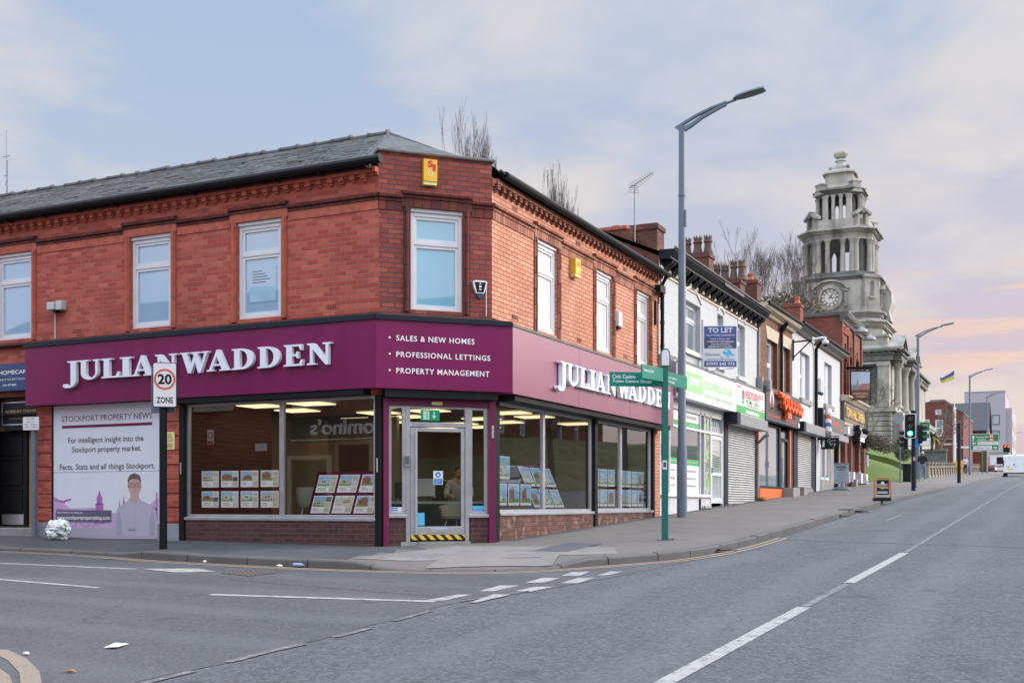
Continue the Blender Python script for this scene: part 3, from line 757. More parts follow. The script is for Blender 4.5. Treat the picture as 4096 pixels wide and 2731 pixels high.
cdash(-12.9, -5.85, .145); cdash(-3.3, 1.6, .14)
mb.build('centre_line', M['linewhite'], kind='structure')
mb = MB()
cdash(-5.8, -3.4, .09); cdash(1.7, 12.0, .085); cdash(12.0, 30, .075); cdash(30, 62, .06)
for q in ([(3.08, -12.4), (3.11, -11.3)], [(3.10, -10.9), (3.09, -10.36), (3.13, -9.9)], [(3.16, -9.5), (3.15, -8.9)], [(3.11, -8.4), (3.07, -7.6)]): mb.path(q, .085, rz, Z)
mb.path([(3.0, -6.8), (3.3, -5.6)], .06, rz, Z)
mb.path([(5.27, 11.1), (5.3, 13.9)], .10, rz, .005); mb.path([(5.3, 13.9), (5.65, 14.3)], .1, rz, .006); mb.path([(5.22, 7.25), (5.9, 7.6)], .10, rz, .005)
mb.path([(2.6, 4.2), (9.5, 3.3)], .035, rz, .005)
mb.path([(4.25, 7.5), (4.2, 12), (4.2, 16)], .05, rz, .005)
mb.build('worn_marking', M['lineworn'], kind='structure')
mb = MB()
for o in (.16, .30):
    P = []
    for i in range(len(fine)):
        if -12 < fine[i][0] and fine[i][1] < 4.6: P.append(offs(i, -o))
    mb.path(P, .055, rz, .0085, .6)
mb.build('double_yellow_line', M['lineyellow'], kind='structure')
mb = MB()
arc = [G(u, v, -.12) for u, v in [(-260, 2600), (-120, 2597), (0, 2606), (70, 2640), (118, 2690), (125, 2740), (60, 2830)]]
mb.path([(p.x, p.y) for p in arc], .14, rz, Z, .12)
arc = [G(u, v, -.12) for u, v in [(-260, 2672), (-130, 2668), (-40, 2678), (2, 2708), (10, 2740), (-40, 2830)]]
mb.path([(p.x, p.y) for p in arc], .13, rz, Z, .12)
mb.build('yellow_kerb_marking', M['linefresh'], kind='structure')
# iron cover and gully, tar seams
mb = MB(); mb.sheet([G(u, v, -.12) for u, v in [(880, 2293), (1000, 2281), (1128, 2289), (1000, 2306)]], rz, .010, 2, 2)
m, t, b, o = newmat('cover_grid'); bt = t.nodes.new('ShaderNodeTexChecker'); bt.inputs['Scale'].default_value = 22
L(t, uvs(t), bt.inputs[0]); bt.inputs[1].default_value = (.13, .10, .09, 1); bt.inputs[2].default_value = (.045, .035, .033, 1); L(t, bt.outputs[0], b.inputs[0]); b.inputs['Roughness'].default_value = .6; bump(t, b, bt.outputs[1], .6, .01)
cov = mb.build('drain_cover', m); tag(cov, 'rusty iron access cover set in the side street near the kerb', 'drain cover')
mb = MB()
mb.path([(2.62, 4.1), (9.5, 3.2)], .03, rz, .006); mb.path([(.9, -2.75), (2.0, -2.3)], .02, pz, .012); mb.path([(1.35, -1.5), (2.1, -1.44)], .022, pz, .013); mb.path([(-1.0, -5.9), (3.0, -6.6)], .012, rz, .012)
mb.build('tar_seam', M['tarseam'], kind='structure')
# grass banks beside the town hall
mb = MB(); nx_, ny_ = 24, 30
for bank, (ya, yb) in enumerate(((50.5, 57), (57.3, 92))):
    b0 = len(mb.v)
    for j in range(ny_+1):
        for i in range(nx_+1):
            y = ya+(yb-ya)*j/ny_; e_ = 1.75 if not bank else 1.5-1.5*sstep((y-58)/14); x = e_-16*(i/nx_)**1.3; h = (e_-x)*.43
            h = 3.2*(1-math.exp(-h*1.3/3.2))*sstep((y-50.2)/5.2+.04)
            if bank: h = (e_-x)*.50+.7*sstep((e_-x)/.9); h = 4.2*(1-math.exp(-h/4.2))
            mb.v.append(Vector((x, y, g(x, y)+h-.02+.04*math.sin(x*3.1+y*1.7))))
    for j in range(ny_):
        for i in range(nx_):
            k = b0+j*(nx_+1)+i; mb.f.append([k+1, k, k+nx_+1, k+nx_+2]); mb.m.append(0)
    # front face of the bank
    for i in range(nx_):
        a, c = mb.v[b0+i], mb.v[b0+i+1]
        mb.poly([c, a, Vector((a.x, a.y, g(a.x, a.y)-.1)), Vector((c.x, c.y, g(c.x, c.y)-.1))], True)
mb.build('grass_bank', M['grass'], smooth='auto', kind='structure')
# ------------------------------------------------------------------ corner shop
def rrect(u0, u1, z0, z1): return [(u0, z0), (u1, z0), (u1, z1), (u0, z1)]
M['sillbrick'] = brick('sooty_sill_brick', (.05, .018, .017), (.12, .035, .03), (.02, .016, .015), bw=.16, bh=.3, ms=.010, soot=.6)
def sash(F, u0, u1, z0, z1, parent, pane, d=-.05, head=.06, split=.30, name='window', fm='upvc', fw=.068, two=True, sill=False):
    """casement window: outer frame, transom, moulded sash frames, two panes"""
    f = MB()
    for (a, b, c, e) in ((u0, u0+fw, z0, z1-head), (u1-fw, u1, z0, z1-head), (u0+fw, u1-fw, z0, z0+fw), (u0+fw, u1-fw, z1-head-fw, z1-head)):
        f.box(F, a, b, d-.07, d, c, e)
    if head: f.box(F, u0-.015, u1+.015, d-.07, d+.035, z1-head+.002, z1+.004)
    zt = z1-head-(z1-z0)*split
    parts = [(z0+fw, zt-.03), (zt+.03, z1-head-fw)] if two else [(z0+fw, z1-head-fw)]
    if two: f.box(F, u0+fw, u1-fw, d-.07, d-.004, zt-.03, zt+.03)
    iw = .052
    for (a, b) in parts:
        f.box(F, u0+fw, u0+fw+iw, d-.06, d-.018, a, b); f.box(F, u1-fw-iw, u1-fw, d-.06, d-.018, a, b)
        f.box(F, u0+fw+iw, u1-fw-iw, d-.06, d-.018, a, a+iw); f.box(F, u0+fw+iw, u1-fw-iw, d-.06, d-.018, b-iw, b)
    if sill: f.box(F, u0-.02, u1+.02, d-.05, d+.07, z0-.035, z0+.012)
    w = f.build(name, M[fm], parent, bevel=.006)
    for (a, b) in parts:
        p = MB(); p.poly([F.p(u0+fw+iw, d-.045, a+iw), F.p(u1-fw-iw, d-.045, a+iw), F.p(u1-fw-iw, d-.045, b-iw), F.p(u0+fw+iw, d-.045, b-iw)])
        p.build('pane', M[pane], w)
    return w
shop = thing('corner_shop_building', 'two-storey red brick corner building with slate roof and wide burgundy shop fascia', 'building', (-1.4, -.9, 0))
ZB, ZT = 2.55, 6.47
WA = [(-14.7, -13.7), (-10.69, -9.68), (-7.04, -6.04), (-4.47, -3.49)]; WB = [(1.93, 2.93), (5.03, 6.07), (7.67, 8.66)]; WC = (-1.478, -.539)
W0, W1 = 4.045, 5.80
mb = MB()
mb.wall(FA, -22, -1.445, ZB, ZT, [(a, b, W0, W1) for a, b in WA]+[(-10.75, -9.53, ZB, 2.88)], 0, .13)
mb.wall(FA, -9.52, -9.06, 0.30, ZB); mb.wall(FA, -6.31, -5.80, .30, ZB); mb.wall(FA, -22, -10.75, -.2, ZB)   # piers, ends
for (a, b) in ((-9.52, -9.06), (-6.31, -5.80)): mb.box(FA, a, b, -.3, -.002, .3, ZB)
for a, b in ((-9.54, -9.07), (-6.30, -5.81)):                # rusticated courses on the piers
    for k in range(8): mb.box(FA, a+.01, b-.01, .002, .022, .36+.27*k, .36+.27*k+.24)
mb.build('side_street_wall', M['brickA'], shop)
mb = MB(); mb.wall(FB, 0, 9.42, ZB, ZT, [(a, b, W0, W1) for a, b in WB], 0, .13); mb.wall(FB, 8.92, 9.42, .2, ZB)
mb.wall(Frame(0, 9.42, -1, 0), 0, 6.4, 0, 6.5)
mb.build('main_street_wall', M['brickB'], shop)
mb = MB(); mb.wall(FC, -2.043, 0, ZB, 6.72, [(WC[0], WC[1], W0, W1)], 0, .13)
mb.box(FC, -2.043, 0, -.24, -.002, 6.10, 6.719)
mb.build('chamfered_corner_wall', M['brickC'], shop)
mb = MB(); mb.run(FC, [(-.30, 6.72), (.05, 6.72), (.06, 6.75), (.05, 6.775), (-.30, 6.785)], -2.08, .04); mb.build('parapet_coping', M['coping'], shop, bevel=.008)
# back walls
mb = MB(); mb.wall(Frame(-6.4, 9.42, 0, -1), 0, 4.9, 0, 6.5); mb.wall(Frame(-6.4, 4.9, -1, 0), 0, 16, 0, 6.5); mb.build('rear_wall', M['brickold'], shop)
# roof
E0, RZ = 6.50, 8.20
mb = MB(); Rp = (-3.2, 1.75, RZ)
mb.poly([(-22, -1.66, E0), (-1.75, -1.66, E0), Rp, (-22, 1.75, RZ)])
mb.poly([(.2, .12, E0), (.2, 9.42, E0), (-3.2, 9.42, RZ), Rp])
mb.poly([(-1.75, -1.66, E0), (-1.60, -1.60, 6.58), (.02, .02, 6.66), (.2, .12, E0), Rp])
mb.poly([(-22, 1.75, RZ), Rp, (-6.4, 4.95, E0), (-22, 4.95, E0)]); mb.poly([Rp, (-3.2, 9.42, RZ), (-6.4, 9.42, E0), (-6.4, 4.95, E0)])
roof = mb.build('roof', M['slate'], shop)
mb = MB(); x = -21.9; i = 0
while x < -3.3:
    z = RZ+.02+.012*math.sin(i*2.3); mb.tube([(x, 1.75, z-.02), (x+.43, 1.75, z-.015+.008*math.sin(i*5))], .07, 8); mb.tube([(x+.40, 1.75, z-.01), (x+.45, 1.75, z-.01)], .085, 8); x += .445; i += 1
for Q in ((-1.75, -1.62, E0+.02), (-.05, .05, 6.62)):
    for k in range(9): a = Vector(Rp).lerp(Vector(Q), k/9); b = Vector(Rp).lerp(Vector(Q), (k+.95)/9); mb.tube([a, b], [.035, .04], 6)
mb.build('ridge_tiles', M['slatebrown'], roof, smooth='auto')
# slate butts: thin raised courses so that the slope catches light unevenly
mb = MB(); sl_ = math.atan2(RZ-E0, 3.41); nc = 21
for k in range(nc):
    y = -1.70+3.4*k/nc; z = E0-.02+(RZ-E0)*k/nc; xe = -1.77-.425*max(0, y+1.66)
    x = -22.0+random.random()*.2
    while x < xe-.05:
        wd = random.uniform(.27, .33); x2 = min(x+wd, xe); lift = random.uniform(.002, .010)+(.02 if random.random() < .02 else 0); y2 = y+3.4/nc*1.02+.05; z2 = z+(RZ-E0)/nc*1.02+.012; s = random.uniform(-.012, .012)
        mb.poly([(x+.006, y+s, z+lift+.010), (x2, y+s, z+lift+.010), (x2, y2, z2+.012), (x+.006, y2, z2+.012)]); mb.poly([(x+.006, y+s, z+.0), (x2, y+s, z+.0), (x2, y+s, z+lift+.010), (x+.006, y+s, z+lift+.010)])
        x = x2
sm, t, b, o = newmat('slate_single'); gi = t.nodes.new('ShaderNodeNewGeometry')
n = noise(t, 1.3, 6, .65, gpos(t)); n2 = noise(t, 14, 4, .6, gpos(t))
c = mix(t, gi.outputs['Random Per Island'], (.040, .048, .049), (.098, .104, .098)); c = mix(t, math_(t, 'MULTIPLY', ramp(t, n.outputs[0], [(.5, 0.0), (.68, 1.0)]).outputs[0], .5), c, (.095, .092, .055))
c = mix(t, math_(t, 'MULTIPLY', ramp(t, n2.outputs[0], [(.6, 0.0), (.75, 1.0)]).outputs[0], .35), c, (.22, .22, .21)); L(t, c, b.inputs[0]); b.inputs['Roughness'].default_value = .55
sc_ = mb.build('slate_courses', sm, roof); sc_['kind'] = 'stuff'
# gutters, downpipe
mb = MB(); mb.tube([(-22, -1.74, 6.47), (-1.22, -1.74, 6.49)], .075, 10); mb.box(FA, -22, -1.5, .14, .22, 6.40, 6.50)
for k in range(22): mb.box(FA, -21.5+.95*k, -21.46+.95*k, .0, .3, 6.385, 6.40)
mb.build('gutter', M['blackgut'], shop, smooth='auto')
mb = MB(); mb.tube([(.22, .10, 6.50), (.22, 9.55, 6.45)], .07, 10); mb.tube([(.14, .02, 6.56), (.2, .1, 6.5)], .05); mb.build('gutter', M['blackgut'], shop, smooth='auto')
mb = MB(); mb.tube([(.22, 9.40, 6.42), (.10, 9.40, 6.2), (.10, 9.40, 4.35), (.16, 9.55, 4.2), (.3, 9.7, 4.15)], .05, 8)
for z in (5.9, 5.2, 4.6): mb.tube([(.1, 9.40, z), (.1, 9.40, z+.09)], .06, 8)
mb.build('downpipe', M['blackgut'], shop, smooth='auto')
mb = MB(); mb.box(FB, 8.95, 9.35, .0, .2, 5.95, 6.12); mb.box(FB, 9.05, 9.10, .0, .05, 5.15, 5.75); mb.build('gutter_hopper', M['blackgut'], shop)
# brick mouldings: string course stepping over the windows, soldier course, corbel table, sill band
def mouldings(F, u0, u1, wins, m1, m2, dz=0, dentil=True):
    mb = MB(); pts = [u0]
    segs = []; cur = u0
    for (a, b) in wins:
        if cur < a-.16: segs.append((cur, a-.16, 0))
        segs.append((max(u0, a-.16), b+.16, 1)); cur = b+.16
    if cur < u1: segs.append((cur, u1, 0))
    for (a, b, up) in segs:
        z = 5.885+(.075 if up else 0); o = .02 if up else 0
        mb.run(F, [(0, z), (.035+o, z), (.04+o, z+.035), (.02+o, z+.045), (.075+o, z+.06), (.085+o, z+.10), (.05+o, z+.125), (0, z+.135)], a, b)
    s = mb.build('string_course', m2, shop)
    mb = MB()
    for (a, b, up) in segs: mb.box(F, a, b, -.01, .018 if not up else .034, 5.73 if not up else 5.805, 5.882+(.075 if up else 0))
    for (a, b) in wins:
        for (p, q) in ((a-.13, a-.015), (b+.015, b+.13)):
            mb.box(F, p, q, -.01, .030, 4.0, 5.80); mb.tube([F.p((p+q)/2, .03, 4.0), F.p((p+q)/2, .03, 5.8)], .035, 8)
    mb.build('window_surround', m1, shop)
    mb = MB()
    if dentil:
        mb.box(F, u0, u1, -.01, .115, 6.345, 6.435); mb.box(F, u0, u1, -.01, .05, 6.31, 6.343)
        k = u0+.06
        while k < u1-.1:
            mb.box(F, k, k+.105, .0, .095, 6.262, 6.344); mb.box(F, k+.015, k+.09, .0, .055, 6.225, 6.262); k += .232
        mb.build('corbel_cornice', M['redtrim'] if F is FA else m2, shop, bevel=.006)
    mb = MB(); mb.run(F, [(0, 3.885), (.10, 3.885), (.12, 3.91), (.10, 3.925), (.07, 3.94), (.05, 3.965), (0, 3.975)], u0-.05, u1+.05)
    mb.build('sill_band', M['sillbrick'], shop)
mouldings(FA, -22, -1.445, WA, M['redtrim'], M['trimbrick'])
mouldings(FB, 0, 9.42, WB, M['trimbrickB'], M['trimbrickB'])
mouldings(FC, -2.043, 0, [WC], M['trimbrick'], M['trimbrick'], dentil=False)
# air bricks
def airbrick(F, u, z, m): 
    mb = MB(); mb.box(F, u-.12, u+.12, -.02, .006, z-.04, z+.04); mb.mi = 1
    for k in range(6): 
        mb.box(F, u-.105+.036*k, u-.085+.036*k, .0, .008, z+.006, z+.028); mb.box(F, u-.105+.036*k, u-.085+.036*k, .0, .008, z-.028, z-.006)
    mb.build('air_brick', [m, M['blackpaint']], shop)
for u, z in [(-12.0, 6.14), (-8.30, 6.13), (-5.22, 6.12), (-2.39, 6.13), (-8.43, 4.10), (-5.3, 4.13), (-2.41, 4.13)]: airbrick(FA, u, z, M['redtrim'])
for u, z in [(.95, 6.12), (4.05, 6.12), (6.9, 6.12), (.95, 4.13), (4.1, 4.12), (6.95, 4.12)]: airbrick(FB, u, z, M['trimbrickB'])
for a, b in WA: sash(FA, a, b, W0, W1, shop, 'paneA')
for a, b in WB: sash(FB, a, b, W0, W1, shop, 'paneB')
wc = sash(FC, WC[0], WC[1], W0-.02, W1, shop, 'paneC')
# poster in the upper window (part of that window's contents)
mb = MB(); F = FA; mb.mi = 0; mb.box(F, -4.28, -3.66, -.092, -.088, 4.34, 4.98); mb.mi = 1; mb.box(F, -4.26, -3.68, -.0879, -.0868, 4.36, 4.62); mb.mi = 2
for k, wd in enumerate((.22, .30, .34, .40, .30)): mb.box(F, -4.2, -4.2+wd, -.0879, -.0868, 4.90-.05*k, 4.915-.05*k)
mb.build('window_poster', [M['paneA'], plain('faded_blue', (.30, .52, .66), .4), M['greytext']], shop)
# ---- fascia
D1, D2, D3 = .27, .27, .40
F0, F1 = 2.645, 3.80
PLx = -1.445+.414*D1
def corner_pt(dA, dC): return (-1.445-dA+RT2*dC, -1.445-dA)     # FA plane dA meets FC plane dC
def corner_pt2(dC, dB): return (dB, dB-RT2*dC)
cL = corner_pt(D1, D2); cR = corner_pt2(D2, D3)
FCu = lambda p: (p[0]+p[1])/RT2
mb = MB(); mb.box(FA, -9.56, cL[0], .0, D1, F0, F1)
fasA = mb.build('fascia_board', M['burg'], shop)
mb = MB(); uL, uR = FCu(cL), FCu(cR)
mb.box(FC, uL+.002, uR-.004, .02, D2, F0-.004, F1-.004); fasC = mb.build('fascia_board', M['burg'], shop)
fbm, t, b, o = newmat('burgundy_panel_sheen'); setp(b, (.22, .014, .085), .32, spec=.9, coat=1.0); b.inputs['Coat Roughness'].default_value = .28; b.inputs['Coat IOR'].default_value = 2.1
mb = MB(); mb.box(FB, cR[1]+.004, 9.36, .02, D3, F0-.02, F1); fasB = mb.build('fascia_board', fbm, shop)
mb = MB()
for u in (3.1, 6.15): mb = MB(); mb.box(FB, u, u+.008, D3, D3+.0015, F0, F1-.02); mb.build('panel_joint', M['burgtext'], fasB)
mb = MB(); mb.mi = 0
mb.box(FA, -9.60, cL[0]-.0, .0, D1+.03, F1+.002, F1+.085); mb.box(FC, uL-.01, uR-.01, .0, D2+.03, F1+.0, F1+.083)
mb.build('fascia_capping', M['navydark'], shop)
mb = MB(); mb.run(FB, [(0, F1+.003), (D3+.02, F1+.003), (D3+.02, F1+.05), (0, F1+.10)], cR[1]+.0, 9.37); mb.build('fascia_capping', M['coping'], shop)
# soffit and shutter channel under the fascia
mb = MB(); mb.box(FA, -5.80, -1.6, .0, D1-.03, 2.545, F0-.004); mb.box(FC, -1.98, -.0, .0, D2-.04, 2.50, F0-.006); mb.box(FB, .24, 9.30, .0, D3-.06, 2.52, F0-.024); mb.build('shutter_box', M['blackpaint'], shop)
# ---- serif letters
def arc(cx, cy, rx, ry, a0, a1, n=12): return [(cx+rx*math.cos(R(a0+(a1-a0)*i/n)), cy+ry*math.sin(R(a0+(a1-a0)*i/n))) for i in range(n+1)]
GL = {
 'I': (.42, [[(0, 0), (.42, 0), (.42, .06), (.32, .09), (.32, .91), (.42, .94), (.42, 1), (0, 1), (0, .94), (.1, .91), (.1, .09), (0, .06)]]),
 'L': (.74, [[(0, 0), (.72, 0), (.74, .30), (.67, .30), (.60, .09), (.32, .085), (.32, .91), (.44, .94), (.44, 1), (0, 1), (0, .94), (.1, .91), (.1, .09), (0, .06)]]),
 'E': (.75, [[(0, 0), (.72, 0), (.75, .29), (.68, .29), (.60, .085), (.32, .085), (.32, .46), (.47, .46), (.51, .35), (.57, .35), (.57, .67), (.51, .67), (.47, .55), (.32, .55), (.32, .915), (.58, .915), (.65, .73), (.71, .73), (.69, 1), (0, 1), (0, .94), (.1, .91), (.1, .09), (0, .06)]]),
 'D': (.86, [[(0, 0), (.38, 0)]+arc(.38, .5, .48, .5, -90, 90, 18)[1:]+[(0, 1), (0, .94), (.1, .91), (.1, .09), (0, .06)], [(.32, .09), (.32, .91)]+arc(.36, .5, .26, .41, 90, -90, 16)]),
 'A': (.98, [[(0, 0), (.33, 0), (.33, .06), (.225, .08), (.28, .25), (.60, .25), (.655, .08), (.56, .06), (.56, 0), (.98, 0), (.98, .06), (.91, .09), (.56, 1.03), (.44, 1.03), (.11, .09), (0, .06)], [(.31, .335), (.435, .72), (.57, .335)]]),
 'N': (.98, [[(0, 0), (.36, 0), (.36, .06), (.23, .09), (.23, .72), (.74, -.02), (.86, -.02), (.86, .91), (.98, .94), (.98, 1), (.62, 1), (.62, .94), (.75, .91), (.75, .34), (.29, 1), (0, 1), (0, .94), (.12, .9), (.12, .09), (0, .06)]]),
 'W': (1.34, [[(0, 1), (.42, 1), (.42, .94), (.32, .91), (.48, .33), (.635, .79), (.60, .91), (.50, .94), (.50, 1), (.92, 1), (.92, .94), (.81, .91), (.965, .33), (1.13, .91), (1.02, .94), (1.02, 1), (1.34, 1), (1.34, .94), (1.25, .91), (.96, -.03), (.84, -.03), (.69, .52), (.50, -.03), (.37, -.03), (.09, .91), (0, .94)]]),
 'U': (.92, [[(0, 1), (0, .94), (.1, .91), (.1, .34)]+arc(.47, .34, .37, .37, 180, 360, 14)[1:]+[(.84, .91), (.92, .94), (.92, 1), (.62, 1), (.62, .94), (.74, .91), (.74, .34)]+arc(.53, .34, .21, .26, 0, -180, 12)[1:]+[(.32, .91), (.44, .94), (.44, 1)]]),
 'J': (.46, [[(.02, 1), (.46, 1), (.46, .94), (.37, .91), (.37, -.02)]+arc(.07, -.02, .30, .38, 0, -90, 8)[1:]+[(-.08, -.385), (-.17, -.30), (-.15, -.20), (-.06, -.17), (.02, -.22), (.03, -.30), (.10, -.30), (.15, -.2), (.15, .91), (.02, .94)]]),
}
ZX = [(130, 220), (222, 390), (400, 545), (545, 640), (640, 805), (820, 998), (1018, 1250), (1225, 1408), (1422, 1598), (1625, 1805), (1830, 1985), (2012, 2210)]
word = 'JULIANWADDEN'; posA = []
for ch, (a, b) in zip(word, ZX):
    x0 = FA.px(200+a/1.96, 1440, D1+.09)[0]; x1 = FA.px(200+b/1.96, 1440, D1+.09)[0]; posA.append((x0, x1))
for (x0, x1), ch in zip(posA, word):
    w_, loops = GL[ch]; h = .372; mb = MB(); mb.outline(FA, loops, x0, 3.083, h, D1+.012, D1+.085, sx=(x1-x0)/(w_*h)*.97)
    mb.build('letter', M['letter'], fasA, bevel=.004)
for (x0, x1), ch in zip(posA, word):
    w_, loops = GL[ch]; h = .405; k = 1.115; u = 1.92+(x0-posA[0][0])*k; mb = MB(); mb.outline(FB, loops, u, 3.005, h, D3+.015, D3+.105, sx=(x1-x0)*k/(w_*h)*.97)
    mb.build('letter', M['letter'], fasB, bevel=.004)
mb = MB()
for s_, z0, z1, u1 in (("SALES & NEW HOMES", 3.455, 3.545, -.41), ("PROFESSIONAL LETTINGS", 3.18, 3.268, -.12), ("PROPERTY MANAGEMENT", 2.903, 2.993, -.135)):
    mb.text(FC, s_, -1.80, u1, z0-.004, z1, D2+.004, bold=.012, sp=1.15); mb.disc(FC, -1.915, (z0+z1)/2, .017, D2, D2+.004, 14)
mb.build('lettering', M['whitetext'], fasC)
# ---- ground floor, side street: plinth, shop window
mb = MB(); mb.box(FA, -5.66, -1.50, -.10, .03, -.15, .375); mb.build('stall_riser', M['brickdark'], shop)
mb = MB(); mb.box(FC, -1.87, -1.575, -.1, .0, -.15, .44); mb.build('stall_riser', M['brickdark'], shop); mb = MB(); mb.box(FC, -.40, -.065, -.1, .0, -.15, .44); mb.build('stall_riser', M['brickdark'], shop)
mb = MB(); mb.box(FB, .27, 4.86, -.1, .02, -.15, .47); mb.build('stall_riser', M['brickbrown'], shop); mb = MB(); mb.box(FB, 5.05, 8.86, -.1, .02, -.1, .48); mb.build('stall_riser', M['brickbrown'], shop)
for a, b in ((-6.33, -5.80), (-9.52, -9.05)): mb = MB(); mb.box(FA, a, b, -.05, .05, -.15, .31); mb.build('pier_plinth', M['plinth'], shop, bevel=.01)
for F, a, b, d, z0, z1 in ((FA, -5.80, -5.68, .06, -.15, 2.545), (FA, -1.50, -1.38, .04, -.15, 2.545), (FB, .10, .27, .03, -.1, 2.52), (FB, 4.88, 5.04, .06, .05, 2.52), (FB, 8.86, 8.98, .05, .2, 2.52)): mb = MB(); mb.box(F, a, b, -.07, d, z0, z1); mb.build('black_post', M['blackpaint'], shop, bevel=.01)
mb = MB(); mb.box(FC, -1.975, -1.875, -.08, .07, -.15, 2.50); mb.box(FC, -.07, .05, -.08, .07, -.12, 2.50); mb.box(FC, -1.875, -.07, -.06, .05, 2.385, 2.498); mb.build('burgundy_post', M['burgframe'], shop, bevel=.008)
def shopwin(F, u0, u1, z0, z1, mull, d=-.02, fw=.06, name='shop_window', sill=True):
    f = MB()
    f.box(F, u0, u0+fw, d-.07, d, z0, z1); f.box(F, u1-fw, u1, d-.07, d, z0, z1)
    for m_ in mull: f.box(F, m_-.045, m_+.045, d-.07, d+.004, z0+.05, z1-.05)
    f.box(F, u0+fw, u1-fw, d-.07, d-.002, z1-.05, z1)
    f.box(F, u0+fw, u1-fw, d-.07, d-.002, z0, z0+.05)
    if sill: f.box(F, u0-.01, u1+.01, d-.06, d+.07, z0-.055, z0-.001)
    w = f.build(name, M['alu'], shop, bevel=.005)
    e = [u0+fw]+[q for m_ in mull for q in (m_-.045, m_+.045)]+[u1-fw]
    for a, b in zip(e[::2], e[1::2]):
        p = MB(); p.poly([F.p(a, d-.035, z0+.05), F.p(b, d-.035, z0+.05), F.p(b, d-.035, z1-.05), F.p(a, d-.035, z1-.05)]); p.build('pane', M['glass'], w)
shopwin(FA, -5.68, -1.50, .44, 2.545, [-3.50])
shopwin(FB, .27, 4.88, .53, 2.52, [2.33]); shopwin(FB, 5.04, 8.86, .54, 2.52, [6.72])
shopwin(FC, -1.875, -1.56, .50, 2.385, []); shopwin(FC, -.415, -.07, .50, 2.385, [])
# door and fanlight
f = MB(); F = FC; d = -.02
f.box(F, -1.56, -1.485, d-.08, d+.012, .03, 2.385); f.box(F, -.485, -.415, d-.08, d+.012, .03, 2.385); f.box(F, -1.485, -.485, d-.08, d+.006, 2.02, 2.10); f.box(F, -1.485, -.485, d-.07, d, 2.345, 2.385)
df = f.build('door_frame', M['alu'], shop, bevel=.005)
p = MB(); p.poly([F.p(-1.485, d-.035, 2.10), F.p(-.485, d-.035, 2.10), F.p(-.485, d-.035, 2.345), F.p(-1.485, d-.035, 2.345)]); p.build('fanlight', M['glass'], df)
f = MB(); f.box(F, -1.475, -1.37, d-.05, d-.002, .06, 2.005); f.box(F, -.56, -.495, d-.05, d-.002, .06, 2.005); f.box(F, -1.37, -.56, d-.05, d-.004, 1.94, 2.005); f.box(F, -1.37, -.56, d-.05, d-.004, .15, .29)
f.box(F, -1.12, -.82, d-.004, d+.008, .19, .255)
dr = f.build('door', M['alu'], shop, bevel=.004)
p = MB(); p.poly([F.p(-1.37, d-.03, .29), F.p(-.56, d-.03, .29), F.p(-.56, d-.03, 1.94), F.p(-1.37, d-.03, 1.94)]); p.build('pane', M['glass'], dr)
f = MB(); f.tube([F.p(-1.39, d+.06, .16), F.p(-1.39, d+.06, 1.98)], .022, 10)
for z in (.25, 1.1, 1.9): f.tube([F.p(-1.39, d, z), F.p(-1.39, d+.06, z)], .012, 8)
f.build('handle', M['alu'], dr, smooth='auto')
f = MB(); f.box(F, -1.475, -.495, d-.01, d+.012, .06, .148); f.build('hazard_strip', M['hazard'], dr)
f = MB(); f.box(F, -1.66, -1.36, -.06, .05, -.12, .028); f.box(F, -1.36, -.42, -.06, .09, -.14, .03); f.build('threshold', M['concrete'], shop)
f = MB(); f.box(F, -1.60, -1.50, .0, .05, 1.33, 1.52); f.mi = 1; f.box(F, -1.585, -1.515, .05, .056, 1.37, 1.50); f.build('entry_phone', [M['midgrey'], M['darkgrey']], shop, bevel=.006)
f = MB(); f.box(F, -.03, .01, .07, .09, 1.84, 2.06); f.box(FA, -5.76, -5.73, .06, .075, 1.24, 1.45); f.box(FA, -1.46, -1.43, .04, .055, 1.22, 1.46); f.build('shutter_lock', M['alu'], shop, bevel=.006)
# stickers on the glass
f = MB(); f.mi = 0; f.box(F, -1.10, -.93, d-.034, d-.029, .95, 1.17) if False else f.box(F, -1.06, -.89, d-.028, d-.025, 1.02, 1.26); f.mi = 1; f.box(F, -1.05, -.90, d-.025, d-.023, 1.03, 1.13); f.disc(F, -.975, 1.195, .05, d-.025, d-.023, 18)
f.mi = 0; f.text(F, "WARNING", -1.035, -.915, 1.10, 1.12, d-.021); f.text(F, "Face masks\nmust be\nworn", -1.02, -.93, 1.04, 1.09, d-.021); f.disc(F, -.975, 1.19, .022, d-.023, d-.021, 10)
STK = [M['white'], M['blue'], M['skyblue'], M['paleyellow']]; f.build('window_sticker', STK, shop)
f = MB(); f.mi = 2; f.box(F, -1.36, -1.22, d-.028, d-.025, .31, .53); f.build('window_sticker', STK, shop)
f = MB(); f.mi = 0; f.box(F, -1.82, -1.58, -.052, -.050, .555, .63); f.mi = 1; f.box(F, -1.81, -1.70, -.05, -.048, .565, .62); f.mi = 0; f.box(F, -1.79, -1.715, -.048, -.047, .585, .60)
f.build('window_sticker', STK, shop); f = MB(); f.mi = 2; f.box(F, -.40, -.10, -.052, -.050, .55, .65); f.mi = 1; f.box(F, -.40, -.10, -.05, -.048, .55, .592); f.mi = 0; f.text(F, "PROTECTED", -.34, -.17, .56, .58, -.047)
f.build('window_sticker', STK, shop); f = MB(); f.mi = 3; f.box(F, -1.115, -.925, .05, .053, 2.40, 2.455)
f.build('window_sticker', [M['white'], M['blue'], M['skyblue'], M['paleyellow']], shop)
